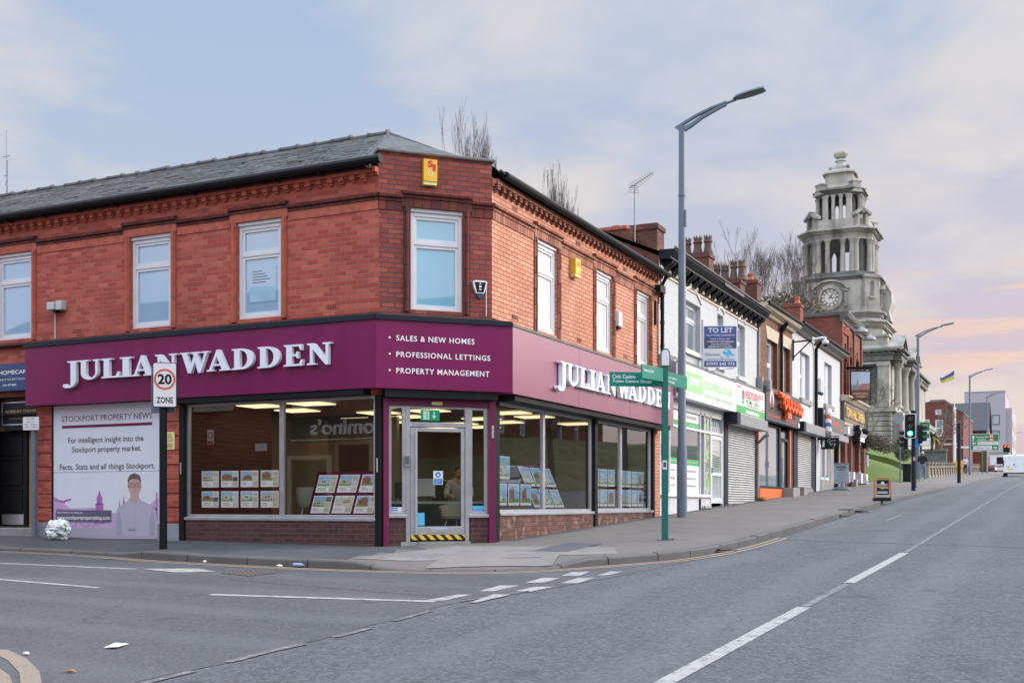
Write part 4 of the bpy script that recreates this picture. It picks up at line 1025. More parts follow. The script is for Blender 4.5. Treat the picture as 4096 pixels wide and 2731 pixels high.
# ---- left doorway: fanlight sign, black door, open tan panel
f = MB(); f.box(FA, -10.9, -9.52, -.30, -.12, 2.80, 2.88); f.box(FA, -9.56, -9.52, -.3, -.08, .2, 2.9); f.box(FA, -10.62, -9.56, -.3, -.14, 2.2, 2.29); f.build('porch_frame', M['blackpaint'], shop)
f = MB(); f.box(FA, -10.78, -9.58, -.30, -.16, 2.29, 2.80); f.mi = 1
for q in (rrect(-10.72, -9.60, 2.31, 2.335), rrect(-10.72, -9.60, 2.765, 2.79), rrect(-10.72, -10.695, 2.335, 2.765)): f.prism(FA, q, -.16, -.154)
f.mi = 2; f.text(FA, "NORBURY CHAMBERS", -10.60, -9.62, 2.545, 2.62, -.153); f.text(FA, "2-4 NORBURY STREET", -10.50, -9.80, 2.43, 2.455, -.153)
f.build('fanlight_sign', [M['navydark'], M['alu'], M['gold']], shop)
f = MB(); f.box(FA, -10.95, -10.14, -.35, -.28, .24, 2.2)
for (a, b) in ((.55, 1.0), (1.08, 1.62), (1.70, 2.12)):
    for q in (rrect(-10.8, -10.26, a, a+.02), rrect(-10.8, -10.26, b-.02, b), rrect(-10.8, -10.78, a+.02, b-.02), rrect(-10.28, -10.26, a+.02, b-.02)): f.prism(FA, q, -.28, -.262)
f.mi = 1; f.box(FA, -10.85, -10.22, -.28, -.265, .26, .47); f.build('door', [M['blackpaint'], M['alu']], shop, bevel=.005)
f = MB(); f.box(FA, -10.16, -9.56, -.40, -.34, .2, 2.3); f.mi = 1; f.box(FA, -9.99, -9.96, -.34, -.30, 1.05, 1.2); f.mi = 0; f.box(FA, -9.57, -9.55, -.4, -.3, .2, 2.3); f.build('hallway', [M['tan'], M['gold']], shop)
f = MB(); f.box(FA, -10.75, -9.50, -.35, .10, -.1, .20); f.build('door_step', M['concrete'], shop, bevel=.012)
f = MB(); f.wall(FA, -9.55, -9.0, 2.5, ZB+.1, (), -.001); f.box(FA, -10.75, -9.52, -.05, .02, 2.90, 2.98); f.build('door_lintel', M['trimbrick'], shop)
nav = MB(); nav.box(FA, -13.2, -9.63, .0, .10, 2.99, 3.54); ns = nav.build('blue_shop_sign', M['bluesign'], shop)
f = MB(); f.text(FA, "ENTERPRISE HOMECARE", -11.42, -9.635, 3.32, 3.40, .105, bold=.01); f.text(FA, "HOME IS THE BEST PLACE TO BE", -10.55, -9.55, 3.20, 3.235, .105); f.text(FA, "0161 477 6065", -10.38, -10.0, 3.085, 3.125, .105, bold=.02); f.build('lettering', M['whitetext'], ns)
# ---- interior shell
f = MB(); X0, X1, Y0, Y1, Z0, Z1 = -6.2, -.16, -1.3, 9.2, .05, 2.62
f.mi = 0; f.poly([(X0, Y0, Z0), (-1.5, Y0, Z0), (X1, 0, Z0), (X1, Y1, Z0), (X0, Y1, Z0)])
f.mi = 1; f.poly([(X0, Y0, Z1), (-1.5, Y0, Z1), (X1, 0, Z1), (X1, Y1, Z1), (X0, Y1, Z1)], True)
f.mi = 2; f.poly([(X0, Y1, Z0), (X1, Y1, Z0), (X1, Y1, Z1), (X0, Y1, Z1)]); f.poly([(X0, Y0, Z0), (X0, Y1, Z0), (X0, Y1, Z1), (X0, Y0, Z1)])
f.mi = 3; f.poly([(-5.72, Y0, Z0), (-5.72, 1.2, Z0), (-5.72, 1.2, Z1), (-5.72, Y0, Z1)])
f.mi = 2; f.box(FW, -5.7, -3.9, -3.3, -3.2, Z0, Z1); f.mi = 4
for q in (rrect(-5.5, -5.4, Z0, 2.1), rrect(-4.6, -4.5, Z0, 2.1), rrect(-5.4, -4.6, 2.0, 2.1)): f.prism(FW, q, -3.2, -3.17)
f.mi = 5; f.box(FW, -5.4, -4.6, -3.2, -3.19, Z0, 2.0)
f.build('shop_interior', [M['interiorfloor'], M['ceiling'], M['beige'], M['brickdark'], M['lintel'], M['charcoal']], shop)
def bars(mb, F, u0, u1, z0, z1, d, seed):
    """lettering too small to read: short strokes"""
    rnd = random.Random(seed); u = u0; w = (z1-z0)*.5
    while u < u1-w*.5:
        h = rnd.choice((1, 1, .7, .7)); mb.prism(F, rrect(u, min(u1, u+w), z0, z0+(z1-z0)*h), d, d+.003); u += w*(1.3 if rnd.random() > .15 else 2.2)
# ------------------------------------------------------------------ the row of shops up the main street
def rB(uL, vT, vB, uR, d=0):
    a = FB.px(uL, vT, d); b = FB.px(uL, vB, d); c = FB.px(uR, vT, d)
    return a[0], c[0], b[1], a[1]
def chimney(par, x0, x1, y0, y1, z0, z1, pots, mat='brickstack', crown=True, cap=True):
    mb = MB(); mb.box(FW, x0, x1, -y1, -y0, z0, z1-.16); mb.box(FW, x0-.04, x1+.04, -y1-.04, -y0+.04, z1-.16, z1-.04); mb.box(FW, x0-.0, x1+.0, -y1, -y0, z1-.04, z1)
    c = mb.build('chimney', M[mat], par)
    for (fx, h, r, m, cr) in pots:
        p = MB(); n = 14; cx, cy = x0+(x1-x0)*fx, (y0+y1)/2
        p.lathe((cx, cy, z1-.01), [(r*1.25, 0), (r*1.25, .05), (r*1.12, .09), (r*.9, h*.45), (r*.86, h*.68), (r*1.08, h*.72), (r*1.12, h*.78), (r*.95, h*.82), (r*.98, h), (r*.75, h), (r*.72, h*.6)], n)
        if cr:
            for k in range(8):
                a = 2*math.pi*k/8; b = a+.33
                P = lambda rr, t, z: Vector((cx+rr*math.cos(t), cy+rr*math.sin(t), z1+z))
                p.poly([P(r, a-.33, h-.02), P(r, a+.33, h-.02), P(r*1.06, a, h+.09)]); p.poly([P(r*.8, a+.33, h-.02), P(r*.8, a-.33, h-.02), P(r*1.0, a, h+.09)])
        p.build('chimney_pot', M[m], c, smooth='auto')
    return c
def shutter(par, F, u0, u1, z0, z1, z0b=None, d=0):
    z0b = z0 if z0b is None else z0b; mb = MB(); n = int((z1-min(z0, z0b))/.075)
    for k in range(n):
        z = z1-.075*(k+1)
        lo = lambda u: z0+(z0b-z0)*(u-u0)/(u1-u0)
        if z+.0 < lo(u1)-.02 and z < lo(u0): continue
        mb.run(F, [(d-.02, z+.002), (d+.028, z+.008), (d+.036, z+.028), (d+.022, z+.058), (d, z+.073), (d-.02, z+.073)], u0, u1)
    s = mb.build('roller_shutter', M['shutter'], par)
    mb = MB(); mb.box(F, u0, u1, d-.03, d+.045, min(z0, z0b)-.03, min(z0, z0b)+.09); mb.build('bottom_rail', M['midgrey'], s)
    return s
# ---- white painted terrace: two shops
wt = thing('white_terrace_building', 'white painted brick terrace with black bracketed cornice above two shops', 'building', (0, 14, .4))
YA, YB = 9.42, 19.95
WW = [(11.35, 13.15, 4.88, 6.22), (14.92, 15.6, 4.8, 6.33), (17.3, 18.22, 4.72, 6.38)]
mb = MB(); mb.wall(FB, YA, YB, 3.2, 6.95, WW, 0, .22); mb.build('front_wall', M['brickwhite'], wt)
mb = MB(); mb.prism(FW, [(-7, 5.6), (0, 5.6), (0, 6.95), (-3.5, 8.55), (-7, 6.95)], -YA-.2, -YA-.1); mb.wall(Frame(0, YB, 1, 0), -7, 0, 5.5, 7.3); mb.wall(Frame(-7, YB, 0, -1), 0, 10.5, 0, 7); mb.build('side_wall', M['brickstack'], wt)
mb = MB(); mb.poly([(.15, YA, 7.0), (.15, YB, 7.0), (-3.5, YB, 8.6), (-3.5, YA, 8.6)]); mb.poly([(-3.5, YA, 8.6), (-3.5, YB, 8.6), (-7, YB, 7), (-7, YA, 7)]); rf = mb.build('roof', M['slate'], wt)
mb = MB(); mb.box(FB, YA, YB, 0, .06, 6.28+.33, 6.70); mb.box(FB, YA, YB, .0, .03, 6.50, 6.56); mb.build('frieze', M['lintel'], wt)
mb = MB(); mb.run(FB, [(0, 6.93), (.33, 6.93), (.36, 6.97), (.42, 7.05), (.42, 7.09), (.0, 7.10)], YA+.02, YB+.05); mb.box(FB, YA+.02, YB, 0, .30, 6.86, 6.928); mb.build('cornice', M['blackpaint'], wt)
y = YA+.25
while y < YB-.2:
    for q in (0, .2):
        mb = MB(); mb.prism(Frame(0, y+q+.06, 1, 0), [(0, 6.60), (.06, 6.60), (.10, 6.64), (.14, 6.72), (.26, 6.78), (.29, 6.86), (0, 6.86)], -.06, .06); mb.build('cornice_bracket', M['blackpaint'], wt)
    y += .62
mb = MB(); mb.run(FB, [(.40, 7.09), (.47, 7.10), (.47, 7.13), (.40, 7.15)], YA, YB+.1); mb.box(FB, 14.2, 16.4, .421, .435, 7.0, 7.09); mb.build('gutter', M['coping'], wt)
for (a, b, c, e) in WW: sash(FB, a, b, c, e, wt, 'panegrey', d=-.14, head=0, split=.34)
mb = MB()
for (a, b, c, e) in WW: mb.box(FB, a-.1, b+.1, -.1, .09, c-.12, c-.005)
mb.build('window_sill', M['whitepaint'], wt)
for (a, b, c, e) in WW:
    n = 9; mb = MB()
    for k in range(n):
        t0, t1 = k/n, (k+1)/n; P = lambda t: ((a-.03)+(b-a+.06)*t, e+.06+.20*math.sin(math.pi*t)*min(1.6, (b-a)))
        q0, q1 = P(t0), P(t1); mb.prism(FB, [(q0[0], q0[1]), (q1[0], q1[1]), (q1[0], q1[1]+.06), (q0[0], q0[1]+.06)], .0, .045)
    mb.build('window_arch', M['whitepaint'], wt)
chimney(wt, -3.3, -.55, 10.95, 11.55, 6.6, 8.18, [], 'brickstack')
mb = MB(); mb.box(FW, -7, -1.15, -10.9, -10.55, 6.6, 8.0); mb.mi = 1
for k in range(26): mb.box(FW, -6.95+.22*k, -6.95+.22*k+.2, -10.93, -10.52, 8.0, 8.09+.02*(k % 3 == 0))
mb.build('party_wall', [M['brickstack'], M['redtrim']], wt)
chimney(wt, -2.0, -1.05, 17.75, 18.35, 7.0, 8.82, [(.15, .50, .13, 'pot', True), (.52, .52, .14, 'pot', True), (.88, .52, .13, 'pot', True)])
# shop one: white and green shopfront
s1 = MB(); s1.box(FB, 9.75, 15.96, .03, .30, 3.47, 4.35); sg = s1.build('shop_sign', M['white'], wt)
f = MB(); f.mi = 0; y0 = FB.px(2700, 1500, .305)[0]; a = rB(2742, 1490, 1560, 2811, .305)
f.box(FB, 9.9, a[1], .30, .304, 3.66, 4.18); f.mi = 1; f.text(FB, "my own", 10.1, a[1]-.1, 3.74, 4.06, .307, bold=.005)
f.mi = 0; f.text(FB, "business.co.uk", a[1]+.2, 15.5, 3.86, 4.20, .304, bold=.01); f.mi = 2; f.text(FB, "Business & Company Sales Specialist", a[1]+.2, 15.45, 3.60, 3.76, .304); f.build('lettering', [M['limetext'], M['whitetext'], M['limetext']], sg)
mb = MB(); mb.box(FB, 9.42, 9.6, 0, .45, 3.40, 4.25); mb.box(FB, 9.62, 9.72, .1, .5, 3.6, 4.3); mb.mi = 1; mb.box(FB, 9.46, 9.58, .45, .5, 3.5, 3.95); mb.build('sign_bracket', [M['midgrey'], M['bluesign']], wt, bevel=.01)
mb = MB(); mb.box(FB, 9.42, 16.0, .0, .22, 4.36, 4.46); mb.box(FB, 16.0, 19.8, .0, .22, 4.40, 4.50); mb.build('sign_ledge', M['coping'], wt)
mb = MB(); mb.box(FB, 9.0, 9.46, -.1, .02, .2, 2.6); mb.build('end_pier', M['brickB'], wt)
zs = lambda y: g(0, y)
fr = MB(); U = [9.62, 10.35, 13.18, 13.60, 14.20, 14.60]
for u in (9.50, 10.3, 13.15, 13.55, 14.2, 15.55): fr.box(FB, u, u+.075, -.08, .0, .4, 3.28)
for z in (3.24, 2.72, .90): fr.box(FB, 9.575, 14.2, -.07, -.003, z, z+.07)
fr.box(FB, 14.275, 15.55, -.07, -.003, 2.72, 2.80); fr.box(FB, 14.275, 15.55, -.07, -.003, 3.24, 3.31)
fr.build('shopfront_frame', M['upvc'], wt)
mb = MB(); mb.mi = 0; mb.box(FB, 9.5, 14.2, -.06, -.02, .3, .90)
for k in range(40): mb.box(FB, 9.55+.115*k, 9.55+.115*k+.1, -.02, -.012, .3, .89)
mb.box(FB, 9.5, 14.22, -.02, .05, .885, .93); mb.mi = 1; mb.box(FB, 13.05, 13.12, -.02, .03, .4, .84); mb.build('stall_riser', [M['whitepaint'], M['navydark']], wt)
mb = MB(); mb.mi = 0; mb.box(FB, 9.575, 13.15, -.05, -.045, .97, 2.72); mb.mi = 1; mb.box(FB, 9.575, 13.15, -.05, -.044, 2.79, 3.24); mb.box(FB, 9.575, 13.15, -.05, -.043, .97, 1.75)
mb.mi = 2; mb.box(FB, 9.575, 13.15, -.05, -.042, 2.79, 2.93); mb.box(FB, 9.575, 13.15, -.05, -.042, 1.75, 1.92); 
mb.mi = 3
for k, s_ in enumerate(("Over 100 years experience", "Personal & professional service", "Thousands of waiting buyers")): mb.text(FB, s_, 11.55, 12.85, 1.55-.2*k, 1.63-.2*k, -.040)
for k, s_ in enumerate(("No upfront fees", "No end of contract", "Large network")): mb.text(FB, s_, 9.75, 10.9, 1.55-.2*k, 1.63-.2*k, -.040)
mb.text(FB, "SALE NATIONWIDE", 11.6, 12.9, 3.02, 3.10, -.041); mb.mi = 1; mb.text(FB, "Business premises urgently required", 10.5, 13.0, 1.80, 1.87, -.040); mb.text(FB, "0151 520 1161", 12.2, 13.1, 2.83, 2.89, -.040)
mb.build('shop_window', [M['panedark'], M['white'], M['greentext'], M['greytext']], wt)
def collage(name):
    m, t, b, o = newmat(name); p = gpos(t); n = noise(t, 2.6, 3, .6, p); n2 = noise(t, 6, 3, .6, p)
    c = ramp(t, n.outputs[0], [(.3, (.04, .20, .03)), (.42, (.25, .45, .08)), (.5, (.62, .62, .55)), (.58, (.05, .06, .08)), (.66, (.45, .32, .22)), (.75, (.12, .38, .08))]).outputs[0]
    L(t, mix(t, math_(t, 'MULTIPLY', n2.outputs[0], .5), c, (.35, .55, .2)), b.inputs[0]); b.inputs['Roughness'].default_value = .25; return m
mb = MB(); mb.box(FB, 13.625, 14.2, -.05, -.042, .97, 2.72); mb.box(FB, 13.625, 14.2, -.05, -.042, 2.79, 3.24); mb.build('window_poster', collage('window_collage'), wt)
d1 = MB(); d1.mi = 0
for q in (rrect(14.29, 14.42, .72, 2.7), rrect(15.42, 15.54, .72, 2.7), rrect(14.42, 15.42, 2.58, 2.7), rrect(14.42, 15.42, .72, .88), rrect(14.42, 15.42, 1.52, 1.62)): d1.prism(FB, q, -.06, -.012)
d1.mi = 1; d1.box(FB, 14.42, 15.42, -.05, -.04, .88, 1.52); d1.box(FB, 14.42, 15.42, -.05, -.04, 1.62, 2.58); d1.mi = 2; d1.box(FB, 14.275, 15.55, -.055, -.045, 2.80, 3.24); d1.box(FB, 14.32, 14.36, -.012, .03, 1.6, 1.75)
d1.mi = 0; d1.text(FB, "85 & 85A", 14.4, 15.3, 3.0, 3.1, -.042); d1.text(FB, "Wellington Road", 14.4, 15.35, 2.88, 2.94, -.042); d1.mi = 3; d1.text(FB, "Opening times", 14.6, 15.2, 2.2, 2.25, -.036); [bars(d1, FB, 14.55, 15.3, 2.08-.07*k, 2.10-.07*k, -.038, k) for k in range(5)]; d1.mi = 0; d1.box(FB, 14.75, 15.0, -.02, -.005, 1.53, 1.6)
d1.build('shop_door', [M['upvc'], M['panefrost'], M['panegrey'], M['greytext']], wt)
# shop two: shuttered
s2 = MB(); s2.box(FB, 16.01, 19.68, .03, .30, 3.47, 4.37); sg = s2.build('shop_sign', M['white'], wt)
f = MB(); f.mi = 0; f.box(FB, 16.02, 19.66, .30, .304, 3.49, 3.72); f.mi = 1; f.text(FB, "REDDISH", 17.15, 18.85, 4.0, 4.24, .304, bold=.02); f.box(FB, 18.98, 19.05, .30, .304, 4.08, 4.28); f.box(FB, 18.91, 19.12, .3005, .3045, 4.16, 4.21)
f.mi = 0; f.text(FB, "HOME CARE", 17.15, 18.85, 3.82, 3.98, .304, bold=.015); f.mi = 1; f.disc(FB, 16.85, 4.08, .14, .30, .305, 18); f.disc(FB, 16.75, 4.12, .10, .30, .3046, 18)
for u in (16.14, 16.28, 16.42): f.ring(FB, u, 4.29, .035, .055, .30, .304, 14)
f.mi = 2
for (a, b, c) in (((16.6, 3.86), (16.72, 4.25), (16.78, 3.95)), ((16.62, 3.78), (16.95, 3.82), (16.8, 3.95))): f.prism(FB, [a, b, c], .30, .306)
f.mi = 3; bars(f, FB, 17.2, 18.9, 3.53, 3.64, .304, 1); f.mi = 1; bars(f, FB, 19.12, 19.6, 4.22, 4.25, .302, 2); bars(f, FB, 19.12, 19.6, 4.13, 4.16, .302, 3); bars(f, FB, 19.12, 19.6, 3.75, 3.78, .302, 4); bars(f, FB, 17.2, 18.8, 3.765, 3.79, .302, 5)
f.build('lettering', [M['greentext'], M['redtext'], M['greentext'], M['whitetext']], sg)
mb = MB(); mb.box(FB, 15.63, 16.02, .0, .42, 3.1, 3.46); mb.box(FB, 15.63, 16.05, -.08, .03, .55, 3.1); mb.build('shopfront_surround', M['navydark'], wt); mb = MB(); mb.box(FB, 19.5, 19.62, -.05, .06, .7, 3.1); mb.build('shopfront_surround', M['navydark'], wt)
mb = MB(); mb.box(FB, 16.03, 19.66, .0, .42, 3.10, 3.44); mb.build('shutter_housing', M['midgrey'], wt, bevel=.01)
shutter(wt, FB, 16.06, 19.5, .60, 3.10, .71)
mb = MB(); mb.tube([(.05, 19.75, .7), (.05, 19.75, 2.7), (.3, 19.7, 2.95), (.45, 19.7, 3.0)], .05, 8); mb.tube([(.05, 19.93, 3.9), (.05, 19.93, 6.9)], .045, 8); mb.box(FB, 19.78, 19.98, .03, .2, 4.45, 4.95); mb.build('downpipe', M['midgrey'], wt, smooth='auto')
# ---- brown brick house with the restaurant
bh = thing('brown_brick_terrace_house', 'narrow brown brick terrace house with pale lintels above the orange restaurant front', 'building', (0, 22.8, .9))
YC = 25.55
WBk = [(21.35, 22.95, 4.78, 6.45), (23.7, 25.1, 4.85, 6.50)]
mb = MB(); mb.wall(FB, YB, YC, 4.4, 7.30, WBk, -.0, .25); mb.wall(FB, YB, 20.1, .6, 4.5); mb.build('front_wall', M['brickold'], bh)
mb = MB(); mb.poly([(.2, YB, 7.42), (.2, YC, 7.48), (-3.2, YC, 9.2), (-3.2, YB, 9.1)]); mb.poly([(-3.2, YB, 9.1), (-3.2, YC, 9.2), (-7, YC, 7), (-7, YB, 7)]); mb.build('roof', M['slate'], bh)
mb = MB(); mb.wall(Frame(-7, YC, 0, -1), 0, 6, 0, 7.4); mb.wall(Frame(0, YB, -1, 0), 0, 7, 6.5, 7.3); mb.build('side_wall', M['brickstack'], bh)
mb = MB()
for (a, b, c, e) in WBk: mb.prism(FB, [(a-.02, e-.005), (b+.02, e-.005), (b+.28, e+.42), (a-.28, e+.42)], -.02, .02)
mb.build('lintel', M['lintel'], bh)
for (a, b, c, e) in WBk:
    sash(FB, a+.25, b-.25, c, e, bh, 'panegrey', d=-.16, head=0, split=.5)
    q = MB(); q.box(FB, a, a+.25, -.25, -.14, c, e); q.box(FB, b-.25, b, -.25, -.14, c, e); q.build('window_jamb', M['brickold'], bh)
mb = MB(); mb.run(FB, [(0, 7.16), (.10, 7.18), (.14, 7.26), (.30, 7.32), (.36, 7.40), (.36, 7.46), (0, 7.46)], YB+.0, YC); mb.build('eaves_cornice', M['lintel'], bh)
mb = MB(); mb.tube([(.08, 23.32, 4.5), (.08, 23.32, 6.95)], .06, 8); mb.tube([(.08, 23.32, 6.95), (.12, 23.32, 7.05), (.3, 23.32, 7.25)], [.10, .11, .06], 8); mb.tube([(.38, YB, 7.44), (.38, YC+.05, 7.5)], .06, 8); mb.build('downpipe', M['blackgut'], bh, smooth='auto')
chimney(bh, -2.5, -1.5, 23.6, 24.3, 7.4, 9.05, [(.02, .62, .13, 'pot', True), (.32, .55, .14, 'pot', True), (.66, .68, .13, 'pot', True), (.96, .68, .13, 'pot', True)])
chimney(bh, -1.95, -1.45, 26.0, 26.6, 7.3, 9.45, [(.35, .30, .12, 'potred', False)])
# restaurant sign
mb = MB(); mb.box(FB, 19.9, 25.5, .03, .30, 3.86, 4.66); mb.box(FB, 19.9, 25.5, .03, .295, 3.54, 3.855); sg = mb.build('restaurant_sign', M['charcoal'], bh)
f = MB(); f.mi = 0; f.disc(FB, 20.75, 4.28, .36, .30, .305, 28); f.mi = 3; f.ring(FB, 20.75, 4.28, .30, .36, .303, .309, 28); f.mi = 1; f.disc(FB, 20.75, 4.1, .18, .305, .309, 18); f.prism(FB, [(20.6, 4.2), (20.68, 4.5), (20.75, 4.25), (20.82, 4.52), (20.9, 4.2)], .305, .31)
f.mi = 2; bars(f, FB, 20.3, 20.65, 3.68, 3.77, .297, 1); bars(f, FB, 21.0, 22.1, 3.68, 3.76, .297, 2); bars(f, FB, 22.4, 23.4, 3.68, 3.76, .297, 3); bars(f, FB, 23.7, 24.9, 3.68, 3.76, .297, 4); f.mi = 0; f.box(FB, 25.2, 25.45, .295, .30, 3.58, 3.75)
f.build('lettering', [M['white'], M['darkgrey'], M['redring'], M['redtext']], sg)
f = MB(); [f.tube([FB.p(21.75+dx_, .5, 4.46-.02*i_), FB.p(21.70+dx_, .5, 4.18-.03*i_), FB.p(21.9+dx_, .5, 4.0-.015*i_), FB.p(22.1+dx_, .5, 4.14), FB.p(22.05+dx_, .5, 4.36-.02*i_)], .065, 6) for i_, dx_ in enumerate((0, .62, 1.2, 1.75, 2.3, 2.75))]; f.box(FB, 21.8, 24.7, .34, .46, 4.04, 4.22); f.box(FB, 21.4, 22.7, .37, .52, 4.38, 4.52); f.box(FB, 22.45, 23.1, .38, .50, 3.72, 4.0); f.tube([(.44, 21.15, 4.52), (.44, 21.9, 4.50)], .07, 10); f.build('raised_lettering', M['orangeacr'], sg, bevel=.008)
mb = MB(); mb.box(FB, 19.98, 20.25, .0, .42, 4.50, 4.85); mb.build('sign_lamp_housing', M['midgrey'], bh, bevel=.03)
mb = MB(); mb.box(FB, 20.1, 24.9, -.05, .06, .5, 1.24); mb.box(FB, 19.98, 20.1, -.05, .03, .6, 3.52); mb.box(FB, 24.95, 25.2, -.1, .04, .7, 3.5); mb.build('stall_riser', M['orange'], bh)
mb = MB(); 
for q in (rrect(20.1, 20.18, 1.25, 3.5), rrect(23.3, 23.55, 1.2, 3.5), rrect(24.85, 24.95, 1.1, 3.5), rrect(20.18, 23.3, 1.25, 1.33), rrect(20.18, 23.3, 3.42, 3.5), rrect(23.55, 24.85, 3.0, 3.12), rrect(23.55, 23.7, 1.1, 3.0), rrect(24.7, 24.85, 1.1, 3.0)): mb.prism(FB, q, -.10, -.0)
mb.build('shopfront_frame', M['navydark'], bh)
mb = MB(); mb.box(FB, 20.18, 23.3, -.08, -.06, 1.33, 3.42); mb.build('shop_window', M['panegrey'], bh)
mb = MB(); mb.mi = 0; mb.box(FB, 23.7, 24.7, -.08, -.06, 1.1, 3.0); mb.box(FB, 23.55, 24.85, -.08, -.06, 3.12, 3.42); mb.mi = 1; mb.tube([FB.p(23.78, .02, 1.5), FB.p(23.78, .02, 2.4)], .025, 8); mb.build('shop_door', [M['panedark'], M['alu']], bh)
# concrete blocks at the doors
for (a, b, z, n) in ((23.6, 24.75, 1.30, 'grey concrete block beside the orange stall riser'), (25.55, 26.2, 1.35, 'pale stone block beside the dark shutter frame')):
    mb = MB(); mb.box(FB, a, b, .06, .45, g(0, a)-.05, z); tag(mb.build('concrete_block', M['concrete'], loc=(.2, (a+b)/2, g(0, a)), bevel=.02), n, 'block')
# ---- pale rendered terrace: shuttered shop and barber
rt = thing('rendered_terrace_building', 'pale smooth rendered terrace with grey shutter box and barber shop below', 'building', (0, 30.8, 1.2))
YD = 36.2
WR = [(27.0, 28.9, 4.87, 6.72), (32.2, 34.0, 5.05, 6.88)]
mb = MB(); mb.wall(FB, YC, YD, 3.5, 7.55, WR, 0, .25); mb.wall(FB, YC, 26.0, .9, 3.6); mb.wall(FB, 30.3, 31.2, 1.0, 3.6, (), .01); mb.build('front_wall', M['render'], rt)
mb = MB(); mb.poly([(.2, YC, 7.6), (.2, YD, 7.68), (-3.2, YD, 9.3), (-3.2, YC, 9.2)]); mb.poly([(-3.2, YC, 9.2), (-3.2, YD, 9.3), (-7, YD, 7), (-7, YC, 7)]); mb.build('roof', M['slate'], rt)
mb = MB(); mb.wall(Frame(-7, YD, 0, -1), 0, 10.7, 0, 7.4); mb.build('rear_wall', M['brickstack'], rt)
for (a, b, c, e) in WR:
    sash(FB, a+.12, b-.7, c, e, rt, 'panegrey', d=-.16, head=0, split=.5, sill=False)
    q = MB(); q.box(FB, b-.7, b, -.25, -.15, c, e); q.box(FB, a, a+.12, -.25, -.15, c, e); q.build('window_jamb', M['render'], rt)
    q = MB(); q.box(FB, a-.15, b+.15, -.1, .10, c-.2, c-.004); q.build('window_sill', M['concrete'], rt)
mb = MB(); mb.run(FB, [(0, 7.30), (.12, 7.33), (.2, 7.42), (.36, 7.5), (.40, 7.60), (0, 7.62)], YC, YD); mb.build('eaves_cornice', M['coping'], rt)
mb = MB(); mb.tube([(.09, 29.85, 3.6), (.09, 29.85, 7.1), (.3, 29.85, 7.4)], .07, 8); mb.tube([(.42, YC, 7.58), (.42, YD+.1, 7.66)], .06, 8); mb.build('downpipe', M['blackgut'], rt, smooth='auto')
chimney(rt, -2.2, -1.45, 34.3, 35.0, 7.5, 9.85, [(.72, .36, .13, 'potred', False), (.3, .15, .2, 'pot', False)], 'bricktavern')
mb = MB(); mb.box(FB, 25.7, 26.1, -.05, .42, 3.48, 3.85); mb.box(FB, 25.6, 26.35, -.1, .05, .9, 3.48); mb.build('shopfront_surround', M['navydark'], rt); mb = MB(); mb.box(FB, 29.15, 29.9, -.1, .04, 1.1, 3.48); mb.build('shopfront_surround', M['navydark'], rt)
mb = MB(); mb.box(FB, 26.1, 30.1, .0, .42, 3.48, 3.84); mb.build('shutter_housing', M['midgrey'], rt, bevel=.01)
shutter(rt, FB, 26.35, 29.15, 1.32, 3.48, 1.36)
mb = MB(); mb.box(FB, 26.3, 29.2, -.05, .10, 1.05, 1.31); mb.build('shop_step', M['concrete'], rt)
mb = MB(); mb.mi = 0; mb.box(FB, 25.6, 28.6, .0, .03, 3.86, 4.72); mb.mi = 1; mb.ring(FB, 27.7, 4.3, .22, .26, .03, .034, 20); mb.ring(FB, 27.7, 4.3, .10, .13, .03, .034, 16); mb.build('pale_sign_panel', [M['white'], M['midgrey']], rt)
mb = MB(); mb.mi = 0; mb.box(FB, 31.7, 35.9, .02, .22, 3.80, 4.55); mb.mi = 1; bars(mb, FB, 31.9, 34.6, 4.14, 4.38, .222, 7); mb.box(FB, 35.0, 35.5, .22, .226, 4.0, 4.15); mb.build('barber_sign', [M['darkgrey'], M['redring']], rt)
mb = MB(); mb.box(FB, 31.5, 36.1, .0, .40, 3.52, 3.80); mb.build('shutter_housing', M['midgrey'], rt, bevel=.01)
sash(FB, 31.3, 33.6, 1.75, 3.25, rt, 'panegrey', d=-.02, head=0, two=False, name='shop_window')
mb = MB(); mb.box(FB, 32.35, 32.47, -.07, -.0, 1.75, 3.25); mb.build('window_mullion', M['upvc'], rt)
mb = MB(); mb.box(FB, 31.2, 33.65, -.05, .0, 1.2, 1.74); mb.box(FB, 33.62, 34.5, -.06, .01, 1.2, 3.5); mb.build('stall_riser', M['concrete'], rt); mb = MB(); mb.box(FB, 35.9, 36.2, -.06, .01, 1.3, 3.5); mb.build('stall_riser', M['concrete'], rt)
mb = MB(); mb.box(FB, 34.5, 35.9, -.4, -.35, 1.3, 3.4); mb.build('shop_door', M['blackpaint'], rt)
